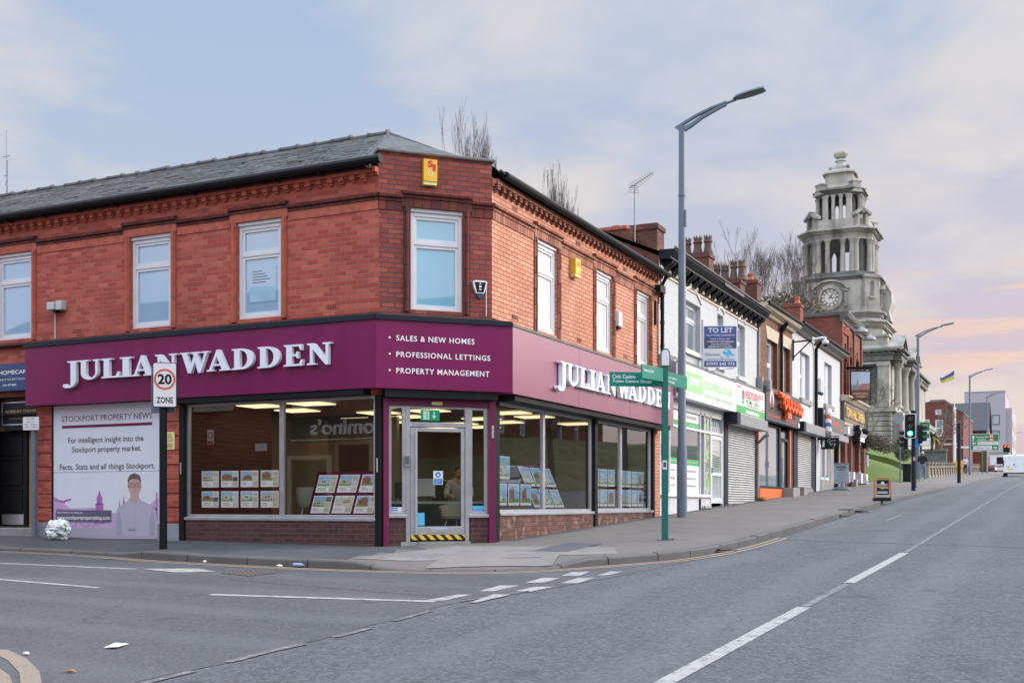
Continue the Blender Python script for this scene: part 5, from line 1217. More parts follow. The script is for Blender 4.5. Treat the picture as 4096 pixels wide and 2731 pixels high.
# ---- the pub
tv = thing('brick_pub_building', 'tall red brick pub with arched upper windows and gold lettered dark fascia', 'building', (0, 39.4, 1.6))
YE = 42.6; ZP = 9.55
AW = [(37.0, 37.9), (38.5, 39.4), (40.4, 41.6)]
mb = MB(); mb.wall(FB, YD, YE, 1.2, ZP, [(a, b, 5.9, 7.9) for a, b in AW], .02, .25); mb.wall(Frame(0, YD, 1, 0), -8, 0.02, 1, ZP); mb.wall(Frame(0.02, YE, -1, 0), 0, 8, 1, ZP); mb.wall(Frame(-8, YE, 0, -1), 0, YE-YD, 1, ZP); mb.build('walls', M['bricktavern'], tv)
mb = MB()
for a, b in AW:
    c, r = (a+b)/2, (b-a)/2
    n = 10
    for k in range(n):
        t0, t1 = math.pi*k/n, math.pi*(k+1)/n
        mb.prism(FB, [(c+r*math.cos(t0), 7.5+.75*r*math.sin(t0)*1.2), (c+r*math.cos(t1), 7.5+.75*r*math.sin(t1)*1.2), (c+r*1.02*math.cos(t1), 7.92), (c+r*1.02*math.cos(t0), 7.92)], -.02, .018)
        mb.prism(FB, [(c+r*math.cos(t0), 7.5+.9*r*math.sin(t0)), (c+r*math.cos(t1), 7.5+.9*r*math.sin(t1)), (c+r*1.25*math.cos(t1), 7.5+1.2*r*math.sin(t1)), (c+r*1.25*math.cos(t0), 7.5+1.2*r*math.sin(t0))], .02, .06)
    mb.box(FB, c-.07, c+.07, .02, .09, 7.9, 8.3)
mb.build('window_arch', M['bricktavern'], tv)
for a, b in AW: sash(FB, a+.05, b-.05, 5.9, 7.9, tv, 'panedark', d=-.14, head=0, split=.5, fm='burgframe')
mb = MB()
for u in (36.35, 38.2, 39.85, 42.2): mb.box(FB, u-.14, u+.14, .02, .10, 5.6, 9.2)
mb.build('pilaster', M['bricktavern'], tv)
mb = MB(); mb.run(FB, [(0, 9.15), (.12, 9.18), (.16, 9.30), (.34, 9.42), (.40, 9.55), (.40, 9.62), (0, 9.64)], YD-.1, YE+.15); mb.run(Frame(0, YD, 1, 0), [(0, 9.45), (.08, 9.47), (.1, 9.62), (0, 9.64)], -8, .1); mb.build('cornice', M['stonedark'], tv)
mb = MB(); mb.box(FB, 36.5, 38.2, .02, .09, 8.75, 9.12); 
for k in range(8): mb.box(FB, 36.6+.2*k, 36.68+.2*k, .09, .11, 8.8, 9.05)
mb.build('brick_panel', M['redtrim'], tv)
mb = MB(); mb.run(FB, [(0, 5.50), (.2, 5.52), (.3, 5.62), (.42, 5.70), (.42, 5.76), (0, 5.80)], YD, YE+.25); mb.run(FB, [(0, 4.42), (.2, 4.42), (.24, 4.55), (0, 4.58)], YD, YE+.1); mb.build('shopfront_cornice', M['lintel'], tv)
mb = MB(); mb.box(FB, YD+.1, YE-.1, .02, .17, 4.60, 5.48); sg = mb.build('pub_fascia_sign', M['charcoal'], tv)
f = MB(); f.mi = 0; f.text(FB, "TOWN HALL TAVERN", 36.6, 42.2, 4.80, 5.28, .19, depth=.03, bold=.035); f.mi = 1
for q in (rrect(36.4, 42.4, 4.67, 4.69), rrect(36.4, 42.4, 5.39, 5.41)): f.prism(FB, q, .17, .176)
f.build('lettering', [M['gold'], M['gold']], sg)
mb = MB(); mb.wall(FB, YD, YE, 3.95, 4.45, (), .05); mb.build('white_band', M['whitepaint'], tv)
for u in (36.5, 38.2, 40.6, 42.3):
    q = MB(); q.mi = 0; q.box(FB, u-.2, u+.2, .02, .22, 2.3, 3.95); q.box(FB, u-.22, u+.22, .02, .24, 1.3, 1.75); q.mi = 1; q.box(FB, u-.26, u+.26, .02, .36, 3.95, 4.32); q.box(FB, u-.25, u+.25, .02, .34, 1.75, 2.25); q.build('pilaster', [M['bricktavern'], M['whitepaint']], tv, bevel=.01)
mb = MB(); mb.box(FB, 38.45, 40.35, .0, .5, 3.75, 3.95); mb.run(FB, [(0, 3.95), (.5, 3.95), (.62, 4.12), (0, 4.2)], 38.3, 40.5); mb.box(FB, 36.75, 37.95, .03, .06, 2.3, 3.8); mb.box(FB, 40.85, 42.05, .03, .06, 2.3, 3.8); mb.build('door_surround', M['whitepaint'], tv)
mb = MB(); mb.box(FB, 38.7, 40.1, -.1, .03, 1.6, 3.75); mb.build('pub_door', M['blackpaint'], tv)
mb = MB(); mb.mi = 0; mb.box(FB, 36.85, 37.85, .06, .07, 2.4, 3.7); mb.box(FB, 40.95, 41.95, .06, .07, 2.4, 3.7); mb.build('pub_window', M['panedark'], tv)
mb = MB(); mb.box(FB, 38.0, 38.6, .05, .45, 1.5, 1.9); mb.box(FB, 42.1, 42.7, .0, .35, 1.5, 1.95); mb.build('door_step', M['concrete'], tv)
for u in (36.9, 39.6):                        # swan-neck sign lamps
    q = MB(); q.tube([(.1, u, 9.0), (.5, u, 9.08), (.8, u, 8.95)], .03, 6); q.lathe((.85, u, 8.72), [(.30, 0), (.26, .10), (.10, .2), (.05, .26)], 12); q.build('sign_lamp', M['midgrey'], tv, smooth='auto')
q = MB(); q.box(FW, -1.2, -.8, -YD+.0, -YD+.25, 8.35, 8.65); q.box(FW, -1.05, -.95, -YD, -YD+.04, 7.4, 8.35); q.build('floodlight', M['midgrey'], tv, bevel=.02)
for u in (38.05, 40.75):                       # dark hanging topiary either side of the door
    q = MB(); random.seed(int(u*10))
    for k in range(420):
        a = random.uniform(0, 6.28); z = random.uniform(0, 1.55); r = .21*math.sqrt(random.random())*(1-.45*abs(z-1.0)); c = Vector((.45+r*math.cos(a), u+r*math.sin(a), 3.5+z*.62)); s_ = .06
        v1 = Vector((random.uniform(-1, 1), random.uniform(-1, 1), random.uniform(-1, 1))).normalized()*s_; v2 = v1.orthogonal().normalized()*s_
        q.poly([c-v1, c+v2, c+v1, c-v2])
    tag(q.build('hanging_plant', M['cloth_black'], loc=(.45, u, 3.5)), 'dark bushy hanging plant %s the white pub door surround' % ('left of' if u < 39 else 'right of'), 'plant')
# ------------------------------------------------------------------ town hall and clock tower
th = thing('town_hall_building', 'grey stone town hall with tall tiered clock tower and giant columns', 'town hall', (-8, 100, 4))
FT = Frame(-5.2, 0, 0, 1)            # its street front
FS = Frame(0, 95, 1, 0)              # its flank towards us
GZ = 5.4
mb = MB()
mb.box(FW, -30, -5.2, -128, -95, 3.0, 15.0)
mb.build('walls', M['stone'], th)
mb = MB()                            # rusticated base
for k in range(9):
    z = GZ+.47*k; mb.box(FW, -30, -5.02, -128, -94.8, z, z+.40)
mb.box(FW, -30, -4.6, -100.0, -94.6, 9.55, 9.95); mb.box(FW, -30, -4.0, -128, -100.0, 9.55, 9.95); mb.box(FW, -5.1, -4.1, -128, -96, 5.0, 9.55); mb.build('rusticated_base', M['stone'], th)
def column(mb, x, y, z0, z1, r, n=14):
    h = z1-z0
    mb.lathe((x, y, z0), [(r*1.38, 0), (r*1.38, .10*r*4), (r*1.18, .2*r*3), (r*1.02, .9*r), (r, h*.3), (r*.86, h-1.9*r), (r*.98, h-1.75*r), (r*.9, h-1.6*r), (r*1.25, h-.5*r), (r*1.4, h-.45*r), (r*1.4, h)], n)
mb = MB()
for y in (96.9, 102.5, 108.0, 113.6): column(mb, -4.65, y, 9.95, 14.3, .36)
cls = mb
# each column its own part
for y in (96.9, 102.5, 108.0, 113.6):
    q = MB(); column(q, -4.65, y, 9.95, 14.3, .36); q.box(FW, -5.15, -4.15, -y-.5, -y+.5, 14.3, 14.45); q.build('column', M['stone'], th, smooth='auto')
mb = MB()
for (x0, x1, y0, y1) in ((-30, -4.9, 94.8, 128), (-5.2, -4.15, 95.6, 99.6), (-5.2, -4.15, 104.6, 110.2)):
    mb.box(FW, x0, x1, -y1, -y0, 14.45, 14.95); mb.box(FW, x0, x1+.12, -y1-.1, -y0+.12, 14.95, 15.15); mb.box(FW, x0, x1+.35, -y1-.3, -y0+.35, 15.28, 15.5)
    mb.box(FW, x0, x1+.05, -y1-.05, -y0+.05, 15.15, 15.28)
x = -29.5
while x < -5.2: mb.box(FW, x, x+.3, -95, -94.55, 15.13, 15.29); x += .62
mb.build('entablature', M['stonedark'], th)
def pedi(y0, y1, x, nm):
    q = MB(); ym = (y0+y1)/2; F = Frame(x, 0, 0, 1)
    q.prism(F, [(y0, 15.52), (y1, 15.52), (ym, 16.75)], -4.0, 0.0)
    for (a, b) in ((y0-.35, ym), (y1+.35, ym)):
        P = [(a, 15.50), (b, 16.85), (b, 17.12), (a, 15.72)]; q.prism(F, P, -4.2, .35)
    return q.build(nm, M['stone'], th)
pedi(95.2, 100.0, -4.35, 'pediment'); pedi(104.6, 110.4, -4.25, 'pediment')
mb = MB(); mb.box(FW, -20, -5.4, -100, -95.3, 15.5, 16.75); mb.box(FW, -20, -5.25, -100.1, -95.15, 16.75, 17.0); mb.box(FW, -5.8, -4.9, -103, -101.3, 15.5, 16.6); mb.box(FW, -30, -6.5, -128, -100, 15.5, 16.6); mb.build('attic', M['stone'], th)
# flank bay: recessed window with slim columns and a wide pilaster
q = MB(); q.mi = 0; q.box(FS, -8.05, -6.35, .02, .06, 10.1, 14.2); q.mi = 1
for u in (-7.75, -7.2): q.tube([(u, 94.85, 10.1), (u, 94.85, 13.9)], .13, 8)
q.box(FS, -8.2, -6.2, .05, .35, 9.95, 10.15); q.box(FS, -8.2, -6.2, .05, .25, 14.1, 14.3); q.box(FS, -6.25, -5.2, .0, .25, 10.0, 14.3); q.box(FS, -9.6, -8.3, .0, .2, 10.0, 14.3); q.box(FS, -6.35, -5.15, .0, .33, 13.9, 14.3)
q.build('flank_window', [M['panedark'], M['stone']], th)
for (x, y0) in ((-5.0, 98.9), (-5.0, 104.4), (-5.0, 110)):
    q = MB(); F = Frame(-5.19, 0, 0, 1); q.box(F, y0, y0+1.6, .0, .05, 10.3, 13.6); q.build('window', M['panedark'], th)
# --- the tower
TX, TY = -11.4, 105.2
tw = MB()
def zt(y): return .66+(2020-(550+y/1.96))/FPX*120
def octa(w, c):
    return [(-w+c, -w), (w-c, -w), (w, -w+c), (w, w-c), (w-c, w), (-w+c, w), (-w, w-c), (-w, -w+c)]
def slab(mb, w, c, z0, z1, w2=None, c2=None):
    A = octa(w, c); B = octa(w2 if w2 is not None else w, c2 if c2 is not None else c); b = len(mb.v)
    for (P, z) in ((A, z0), (B, z1)):
        for (x, y) in P: mb.v.append(Vector((TX+x, TY+y, z)))
    mb.f.append([b+i for i in range(8)][::-1]); mb.m.append(mb.mi); mb.f.append([b+8+i for i in range(8)]); mb.m.append(mb.mi)
    for i in range(8):
        j = (i+1) % 8; mb.f.append([b+i, b+j, b+8+j, b+8+i]); mb.m.append(mb.mi)
def cornice(mb, w, c, z0, h, out):
    slab(mb, w, c, z0, z0+h*.35); slab(mb, w+out*.35, c, z0+h*.35, z0+h*.55); slab(mb, w+out*.55, c, z0+h*.55, z0+h*.7); slab(mb, w+out, c, z0+h*.7, z0+h*.88); slab(mb, w+out*.8, c, z0+h*.88, z0+h, w+out*.6, c)
b_ = MB(); slab(b_, 4.7, 1.3, 10, zt(1545)); cornice(b_, 4.7, 1.3, zt(1560), .9, .5); slab(b_, 4.45, 1.4, zt(1530), zt(1470)); cornice(b_, 4.4, 1.4, zt(1480), .8, .45); slab(b_, 4.2, 1.5, zt(1440), zt(1180)); b_.build('clock_stage', M['stone'], th)
b_ = MB(); cornice(b_, 4.1, 1.55, zt(1195), .75, .35); slab(b_, 3.75, 1.6, zt(1150), zt(1105)); b_.build('colonnade_base', M['stonedark'], th)
zc0, zc1 = zt(1120), zt(852)
for i in range(8):                               # free columns of the main stage, in pairs at each corner
    A = octa(3.35, 1.45); (x, y) = A[i]; (x2, y2) = A[(i+1) % 8]
    corner = i % 2 == 1
    pts = [.12, .88] if corner else [.06, .30, .70, .94]
    for t in pts:
        q = MB(); column(q, TX+x+(x2-x)*t, TY+y+(y2-y)*t, zc0, zc1, .27, 12); q.build('tower_column', M['stone'], th, smooth='auto')
for sx in (-1, 1):
    for sy in (-1, 1): b_ = MB(); b_.box(Frame(TX, TY, 1, 0), sx*2.15-.5, sx*2.15+.5, sy*2.15-.5, sy*2.15+.5, zc0, zc1); b_.build('tower_pier', M['stonedark'], th)
b_ = MB(); slab(b_, 3.45, 1.5, zc1, zc1+.45); cornice(b_, 3.5, 1.5, zc1+.35, .75, .55)
A = octa(3.75, 1.5)
for i in range(8):
    (x, y), (x2, y2) = A[i], A[(i+1) % 8]; n = 5 if i % 2 else 10
    for k in range(n):
        t = (k+.5)/n; px_, py_ = TX+x+(x2-x)*t, TY+y+(y2-y)*t; b_.lathe((px_, py_, zc1+.66), [(.12, 0), (.12, .14)], 4)
slab(b_, 3.1, 1.4, zc1+1.1, zt(692)); b_.build('main_cornice', M['stone'], th)
for i in (1, 3, 5, 7):                              # curled broken pediments on the canted corners
    A = octa(3.15, 1.5); (x, y), (x2, y2) = A[i], A[(i+1) % 8]; mx, my = (x+x2)/2, (y+y2)/2; d_ = Vector((x2-x, y2-y, 0)).normalized(); F = Frame(TX+mx, TY+my, d_.x, d_.y)
    q = MB(); q.box(F, -.75, .75, -.3, .45, zt(775), zt(745)); q.box(F, -.65, -.35, -.2, .35, zt(745), zt(660)); q.box(F, .35, .65, -.2, .35, zt(745), zt(660)); q.prism(F, [(-.95, zt(675)), (-.1, zt(640)), (-.12, zt(620)), (-.98, zt(655))], -.3, .55); q.prism(F, [(.95, zt(675)), (.1, zt(640)), (.12, zt(620)), (.98, zt(655))], -.3, .55); q.box(F, -.16, .16, -.2, .5, zt(660), zt(610)); q.build('corner_pediment', M['stone'], th)
zu0, zu1 = zt(692), zt(492)
for i in range(8):
    A = octa(2.2, 1.0); (x, y), (x2, y2) = A[i], A[(i+1) % 8]
    for t in ([.1, .9] if i % 2 else [.05, .34, .66, .95]):
        q = MB(); column(q, TX+x+(x2-x)*t, TY+y+(y2-y)*t, zu0, zu1, .20, 10); q.build('upper_column', M['stone'], th, smooth='auto')
b_ = MB()
for sx in (-1, 1):
    for sy in (-1, 1): b_.box(Frame(TX, TY, 1, 0), sx*1.35-.3, sx*1.35+.3, sy*1.35-.3, sy*1.35+.3, zu0, zu1)
slab(b_, 2.45, 1.05, zu0-.12, zu0); slab(b_, 2.3, 1.0, zu1, zu1+.25); cornice(b_, 2.3, 1.0, zu1+.2, .45, .32); slab(b_, 2.0, .8, zu1+.6, zt(418), 1.7, .6); b_.build('upper_cornice', M['stonedark'], th)
for i in (1, 3, 5, 7):
    A = octa(2.4, 1.0); (x, y), (x2, y2) = A[i], A[(i+1) % 8]; mx, my = (x+x2)/2, (y+y2)/2; d_ = Vector((x2-x, y2-y, 0)).normalized(); F = Frame(TX+mx, TY+my, d_.x, d_.y)
    q = MB(); q.prism(F, [(-.75, zt(478)), (.75, zt(478)), (.0, zt(425))], -.5, .28); q.box(F, -.45, .45, -.6, .1, zt(440), zt(395)); q.box(F, -.6, .6, -.7, .15, zt(398), zt(388)); q.build('corner_pediment', M['stone'], th)
b_ = MB(); slab(b_, 1.65, .5, zt(420), zt(392), 1.5, .45); slab(b_, 1.42, .45, zt(395), zt(302)); slab(b_, 1.68, .5, zt(306), zt(294)); slab(b_, 1.55, .5, zt(294), zt(258), 1.0, .35); slab(b_, 1.05, .35, zt(258), zt(240), .95, .3)
for sx in (-1, 1):
    for sy in (-1, 1): b_.lathe((TX+sx*.9, TY+sy*.9, zt(258)), [(.16, 0), (.2, .14), (.12, .28), (.02, .36)], 8)
b_.build('lantern', M['stone'], th)
b_ = MB(); H = lambda y: zt(y)-zt(240)
b_.lathe((TX, TY, zt(240)), [(.62, 0), (.62, .1), (.45, .2), (.42, H(195)), (.58, H(188)), (.50, H(178)), (.30, H(172)), (.28, H(168)), (.55, H(158)), (.66, H(142)), (.68, H(130)), (.60, H(115)), (.38, H(104)), (.12, H(101)), (.05, H(95))], 16)
for k in range(8):
    a = math.pi*k/4; b_.tube([(TX+.5*math.cos(a), TY+.5*math.sin(a), zt(160)), (TX+.70*math.cos(a), TY+.70*math.sin(a), zt(136)), (TX+.42*math.cos(a), TY+.42*math.sin(a), zt(106))], .06, 5)
b_.build('crown_finial', M['stone'], th, smooth='auto')
FTc = Frame(TX, TY-4.2, 1, 0); FTr = Frame(TX+4.2, TY, 0, 1)
for F in (FTc, FTr):
    zc = zt(1305); uo = -.35 if F is FTc else 0
    q = MB(); q.mi = 0; q.ring(F, uo, zc, .92, 1.28, .0, .28, 36); q.mi = 1; q.disc(F, uo, zc, .95, .0, .10, 32); q.mi = 2; q.ring(F, uo, zc, .86, .92, .1, .115, 32); q.ring(F, uo, zc, .56, .60, .1, .115, 28)
    for k in range(12):
        a = math.pi*k/6; P = lambda r, w: (uo+r*math.sin(a)+w*math.cos(a), zc+r*math.cos(a)-w*math.sin(a))
        q.prism(F, [P(.62, -.035), P(.62, .035), P(.86, .05), P(.86, -.05)], .10, .118)
    for (a, l, w) in ((R(40), .5, .05), (R(95), .8, .035)):
        P = lambda r, s_: (uo+r*math.sin(a)+s_*math.cos(a), zc+r*math.cos(a)-s_*math.sin(a)); q.prism(F, [P(-.12, -w), P(-.12, w), P(l, w*.4), P(l, -w*.4)], .125, .14)
    q.build('clock', [M['stone'], M['clockface'], M['blacktext']], th)
    q = MB()
    for k in range(8):
        t0, t1 = math.pi*(.12+.76*k/8), math.pi*(.12+.76*(k+1)/8); P = lambda r, t: (uo+r*1.2*math.cos(t), zc+.3+r*.85*math.sin(t))
        q.prism(F, [P(1.55, t0), P(1.55, t1), P(1.75, t1), P(1.75, t0)], .0, .5)
    q.box(F, uo+1.35, uo+1.75, 0, .4, zc+.55, zc+.75); q.box(F, uo-1.75, uo-1.35, 0, .4, zc+.55, zc+.75); q.box(F, uo+1.45, uo+1.7, 0, .25, zc-1.0, zc+.5); q.box(F, uo-1.7, uo-1.45, 0, .25, zc-1.0, zc+.5); q.build('clock_hood', M['stone'], th)
for i in (1, 3, 5, 7):                              # canted buttresses with a niche
    A = octa(4.15, 1.5); (x, y), (x2, y2) = A[i], A[(i+1) % 8]; mx, my = (x+x2)/2, (y+y2)/2; d_ = Vector((x2-x, y2-y, 0)).normalized(); F = Frame(TX+mx, TY+my, d_.x, d_.y)
    q = MB(); q.mi = 0; q.box(F, -.85, .85, 0, .45, zt(1395), zt(1165)); q.box(F, -1.0, 1.0, -.1, .6, zt(1168), zt(1150)); q.box(F, -1.0, 1.0, 0, .6, zt(1430), zt(1390)); q.mi = 1; q.box(F, -.25, .25, .44, .455, zt(1310), zt(1210)); q.disc(F, 0, zt(1210), .25, .44, .456, 14); q.mi = 0; q.box(F, -.4, .4, .45, .62, zt(1325), zt(1312)); q.build('buttress', [M['stone'], M['stonedark']], th)
# scroll at the street side of the tower
q = MB(); F = Frame(0, TY-1.2, 1, 0); zz = zt(1235)
q.prism(F, [(TX+4.2, zz-3.2), (TX+5.2, zz-3.2), (TX+5.0, zz-2.2), (TX+5.3, zz-1.3), (TX+5.25, zz-.3), (TX+4.7, zz+.6), (TX+4.2, zz+1.1)], -2.4, 0); q.build('scroll_buttress', M['stone'], th)
# ------------------------------------------------------------------ farther buildings
cc = thing('brick_court_building', 'dark red brick court building with white sash windows and white wall lettering', 'building', (-5, 150, 5))
FCo = Frame(0, 150, 1, 0)
mb = MB(); mb.prism(FCo, [(-14, 4), (-2.4, 4), (-2.4, 13.3), (-4.9, 15.1), (-6.6, 15.1), (-9.5, 14.7), (-14, 14.7)], -20, 0); mb.build('walls', M['coroner'], cc)
mb = MB(); mb.box(FCo, -6.7, -4.85, -1.2, .05, 15.0, 15.3); mb.prism(FCo, [(-4.95, 15.1), (-2.3, 13.25), (-2.3, 13.5), (-4.9, 15.35)], -20, .1); mb.box(FCo, -14, -2.35, -.1, .12, 9.7, 9.95); mb.build('coping', M['coping'], cc)
for (a, b, c, e) in ((-8.0, -6.8, 10.2, 12.6), (-6.0, -5.0, 10.2, 12.5), (-7.6, -6.4, 7.0, 8.5), (-6.0, -5.2, 13.2, 13.9)): sash(FCo, a, b, c, e, cc, 'panegrey', d=.05, head=0, split=.5, fw=.12)
f = MB(); f.text(FCo, "Coroners Court", -5.55, -2.7, 8.95, 9.35, .14, bold=.01); f.build('lettering', M['whitetext'], cc)
dg = thing('dark_gabled_building', 'dark slate roofed building with cream stone gable beside the grey block', 'building', (-4, 178, 6))
F = Frame(-.6, 0, 0, 1)
mb = MB(); mb.mi = 0; mb.prism(F, [(174, 5), (184, 5), (184, 12.2), (179, 16.6), (174, 12.2)], -8, 0); mb.mi = 1; mb.prism(F, [(175.4, 8.4), (176.6, 8.4), (176.6, 12), (175.4, 12)], .0, .1); mb.prism(F, [(178.0, 8.4), (180, 8.4), (180, 13), (179, 14.2), (178, 13)], .0, .1); mb.mi = 2
mb.prism(F, [(173.6, 12.0), (179, 16.75), (179, 17.1), (173.4, 12.3)], -8.2, .3); mb.prism(F, [(184.4, 12.0), (179, 16.75), (179, 17.1), (184.6, 12.3)], -8.2, .3); mb.mi = 3
mb.prism(F, [(174, 12.2), (179, 16.6), (179, 16.1), (174, 11.6)], .0, .2); mb.build('walls', [M['coroner'], M['panegrey'], M['slatebrown'], M['lintel']], dg)
sash(Frame(0, 174, 1, 0), -2.6, -1.2, 9.0, 11.6, dg, 'panedark', d=.05, head=0, fw=.15, fm='lintel')
tb = thing('grey_tower_block', 'plain lilac grey modern block with few windows, rising behind the road sign', 'building', (-3, 238, 8))
F = Frame(0, 230, 1, 0); F2 = Frame(.1, 0, 0, 1)
mb = MB(); mb.box(FW, -7.6, .0, -252, -230, 5, 23.4); mb.box(FW, -16, -7.6, -250, -231, 5, 19.2); mb.box(FW, -.0, 1.2, -258, -231.5, 5, 20.2); mb.build('walls', M['towerblock'], tb)
mb = MB(); mb.box(FW, -7.65, .05, -252.05, -229.95, 23.4, 23.6); mb.box(FW, -9.2, -8.4, -240, -232, 19.2, 21); mb.build('parapet', M['midgrey'], tb)
for z in (14.9, 18.0-.0):
    z0 = z-1.2
    q = MB(); q.mi = 0; q.box(F, -4.2, -1.0, -.1, .05, z0, z0+2.0); q.mi = 1; q.box(F, -4.0, -2.85, .05, .06, z0+.2, z0+1.8); q.box(F, -2.5, -1.2, .05, .06, z0+.2, z0+1.8); q.build('window', [M['darkgrey'], M['panegrey']], tb)
for z in (9.5, 12.8, 16.1):
    q = MB(); q.box(Frame(1.2, 0, 0, 1), 233, 257, -.05, .08, z, z+1.7); q.build('window_band', M['panefrost'], tb)
sb = thing('low_brown_building', 'long low brown building on the skyline at the top of the hill', 'building', (3, 395, 9))
mb = MB(); mb.box(FW, -30, 22, -420, -395, 8, 15.5); mb.build('walls', M['brickold'], sb); mb = MB(); mb.box(FW, -30.5, 22.5, -420.5, -394.5, 15.5, 16.4); mb.build('roof', M['slatebrown'], sb)
wh = thing('white_low_building', 'small white building with dark doorway on the left past the grey block', 'building', (-1, 210, 7))
mb = MB(); mb.box(FW, -3.6, 1.0, -222, -212, 6, 10.2); mb.build('walls', M['whitepaint'], wh); mb = MB(); mb.box(FW, -.8, .9, -212, -211.9, 7, 9.6); mb.build('doorway', M['blackpaint'], wh); mb = MB(); mb.box(FW, -3.8, 1.2, -222.2, -211.8, 10.2, 10.6); mb.build('roof', M['midgrey'], wh)
# ---- balustrade along the town hall front
bw = thing('stone_balustrade_wall', 'weathered stone boundary wall stepping uphill along the town hall pavement', 'wall', (2, 70, 2.6))
y = 70.0; i = 0
while y < 150:
    if not (112 < y < 118):
        x = .5-.012*(y-76); z = g(x, y); L_ = 2.9
        F = Frame(x, y, 0, 1)
        q = MB(); q.box(F, 0, .42, -.45, .12, z-.2, z+1.02); q.box(F, -.06, .48, -.5, .18, z+1.02, z+1.18); q.box(F, -.03, .45, -.48, .15, z-.2, z+.22); q.build('pier', M['wallstone'], bw)
        q = MB(); q.run(F, [(0, z-.2), (.06, z-.2), (.06, z+.2), (-.02, z+.28), (-.05, z+.75), (.06, z+.82), (.08, z+.92), (-.34, z+.92), (-.34, z-.2)], .42, L_); q.box(F, .7, L_-.28, -.06, .0, z+.36, z+.44); q.box(F, .7, L_-.28, -.06, .0, z+.58, z+.66); q.build('panel', M['wallstone'], bw)
    y += 2.9; i += 1
rw = MB(); rw.box(FW, -12, 1.3, -57.25, -56.9, 2.0, 3.05); rw.box(FW, -12, 1.35, -57.3, -56.85, 3.05, 3.14); tag(rw.build('low_retaining_wall', M['stonedark'], loc=(-3, 57, 2)), 'low dark stone wall dividing the two grass banks', 'wall')
fw_ = MB(); fw_.box(FW, -4.0, .0, -94.2, -93.6, 3.2, 5.6); fw_.box(FW, -4.05, .05, -94.3, -93.5, 5.6, 5.85); tag(fw_.build('forecourt_wall', M['stonedark'], loc=(-1.5, 94, 3.4)), 'grey forecourt wall with dark coping behind the walking man', 'wall')
mb = MB(); mb.box(FW, -2.0, -.9, -51.5, -50.9, 2.9, 3.6); mb.mi = 1; mb.box(FW, -2.0, -1.0, -50.88, -50.8, 3.6, 3.64)
for k in range(8): mb.box(FW, -2.0+.14*k, -1.97+.14*k, -51.2, -51.17, 3.6, 4.3)
mb.box(FW, -2.0, -.95, -51.2, -51.17, 4.28, 4.32); tag(mb.build('railing_plinth', [M['plinth'], M['blackpaint']], loc=(-1.4, 51.2, 2.9)), 'short black railing on a grey plinth beside the pub corner', 'railing')
# ------------------------------------------------------------------ trees
def grow(mb, p, d, l, r, lev, rnd, up=.12, wig=.18, split=(2, 3), sp=.55, shrink=.74, minr=.006):
    n = 3; pts = [p.copy()]; rad = [r]; q = p.copy(); dd = d.copy()
    for i in range(n):
        dd = (dd+Vector((rnd.uniform(-wig, wig), rnd.uniform(-wig, wig), rnd.uniform(-wig, wig)*.5+up))).normalized(); q = q+dd*(l/n); pts.append(q.copy()); rad.append(max(minr, r*(1-.32*(i+1)/n)))
    mb.tube(pts, rad, 6 if r > .06 else 4 if r > .02 else 3, caps=False)
    if lev == 0: return
    k = rnd.randint(*split)
    for i in range(k):
        a = rnd.uniform(0, 6.28); o = dd.orthogonal().normalized(); o2 = dd.cross(o); t = rnd.uniform(.6, 1.2)*sp
        nd = (dd+(o*math.cos(a)+o2*math.sin(a))*t).normalized()
        s = rnd.choice((len(pts)-1, len(pts)-1, len(pts)-2)); grow(mb, pts[s], nd, l*shrink*rnd.uniform(.8, 1.15), rad[s]*(.78 if i == 0 else .6), lev-1, rnd, up, wig, split, sp, shrink, minr)
def bare_tree(x, y, z, h, seed, label, r=.22, lev=6, up=.10, sp=.6, trunk=.22, split=(2, 3), mat='bark', group=None, name='bare_tree', minr=.010, shrink=.76):
    rnd = random.Random(seed); t = thing(name, label, 'tree', (x, y, z), group)
    b = MB(); p0 = Vector((x, y, z-.1)); p1 = Vector((x+rnd.uniform(-.2, .2), y+rnd.uniform(-.2, .2), z+h*trunk)); b.tube([p0, p0.lerp(p1, .5), p1], [r*1.2, r, r*.85], 8); b.build('trunk', M[mat], t, smooth='auto')
    c = MB(); tot = sum(shrink**i for i in range(lev+1)); l0 = h*(1-trunk)/tot*1.0
    for i in range(3 if split[1] > 2 else 2):
        a = i*2.1+rnd.uniform(0, 1); grow(c, p1, Vector((math.cos(a)*sp*.7, math.sin(a)*sp*.7, 1)).normalized(), l0, r*.62, lev, rnd, up, .16, split, sp, shrink, minr)
    mz = max(v.z for v in c.v); kz = (z+h-p1.z)/(mz-p1.z)
    for v in c.v: v.z = p1.z+(v.z-p1.z)*kz
    c.build('crown', M[mat], t); return t
k = 0
for (u, t_, vt, nm) in ((1862, 66, 430, 'left tall slender'), (1905, 70, 470, 'middle slim'), (1958, 62, 395, 'tallest slender')):
    p = at(u, 900, t_); h = at(u, vt, t_).z-prof(p.y); bare_tree(p.x, p.y, prof(p.y), h, 11+k, '%s bare poplar of the group rising behind the corner roof' % nm, .13, 5, .5, .24, .40, (2, 3), group='bare poplars behind the corner roof', name='poplar_tree', minr=.008); k += 1
for (u, t_, vt, nm) in ((2190, 70, 640, 'left thin'), (2258, 74, 668, 'right thin')):
    p = at(u, 900, t_); h = at(u, vt, t_).z-prof(p.y); bare_tree(p.x, p.y, prof(p.y), h, 31+k, '%s bare poplar tip above the main street wall gutter' % nm, .12, 5, .5, .22, .40, (2, 3), group='bare poplars above the gutter', name='poplar_tree', minr=.008); k += 1
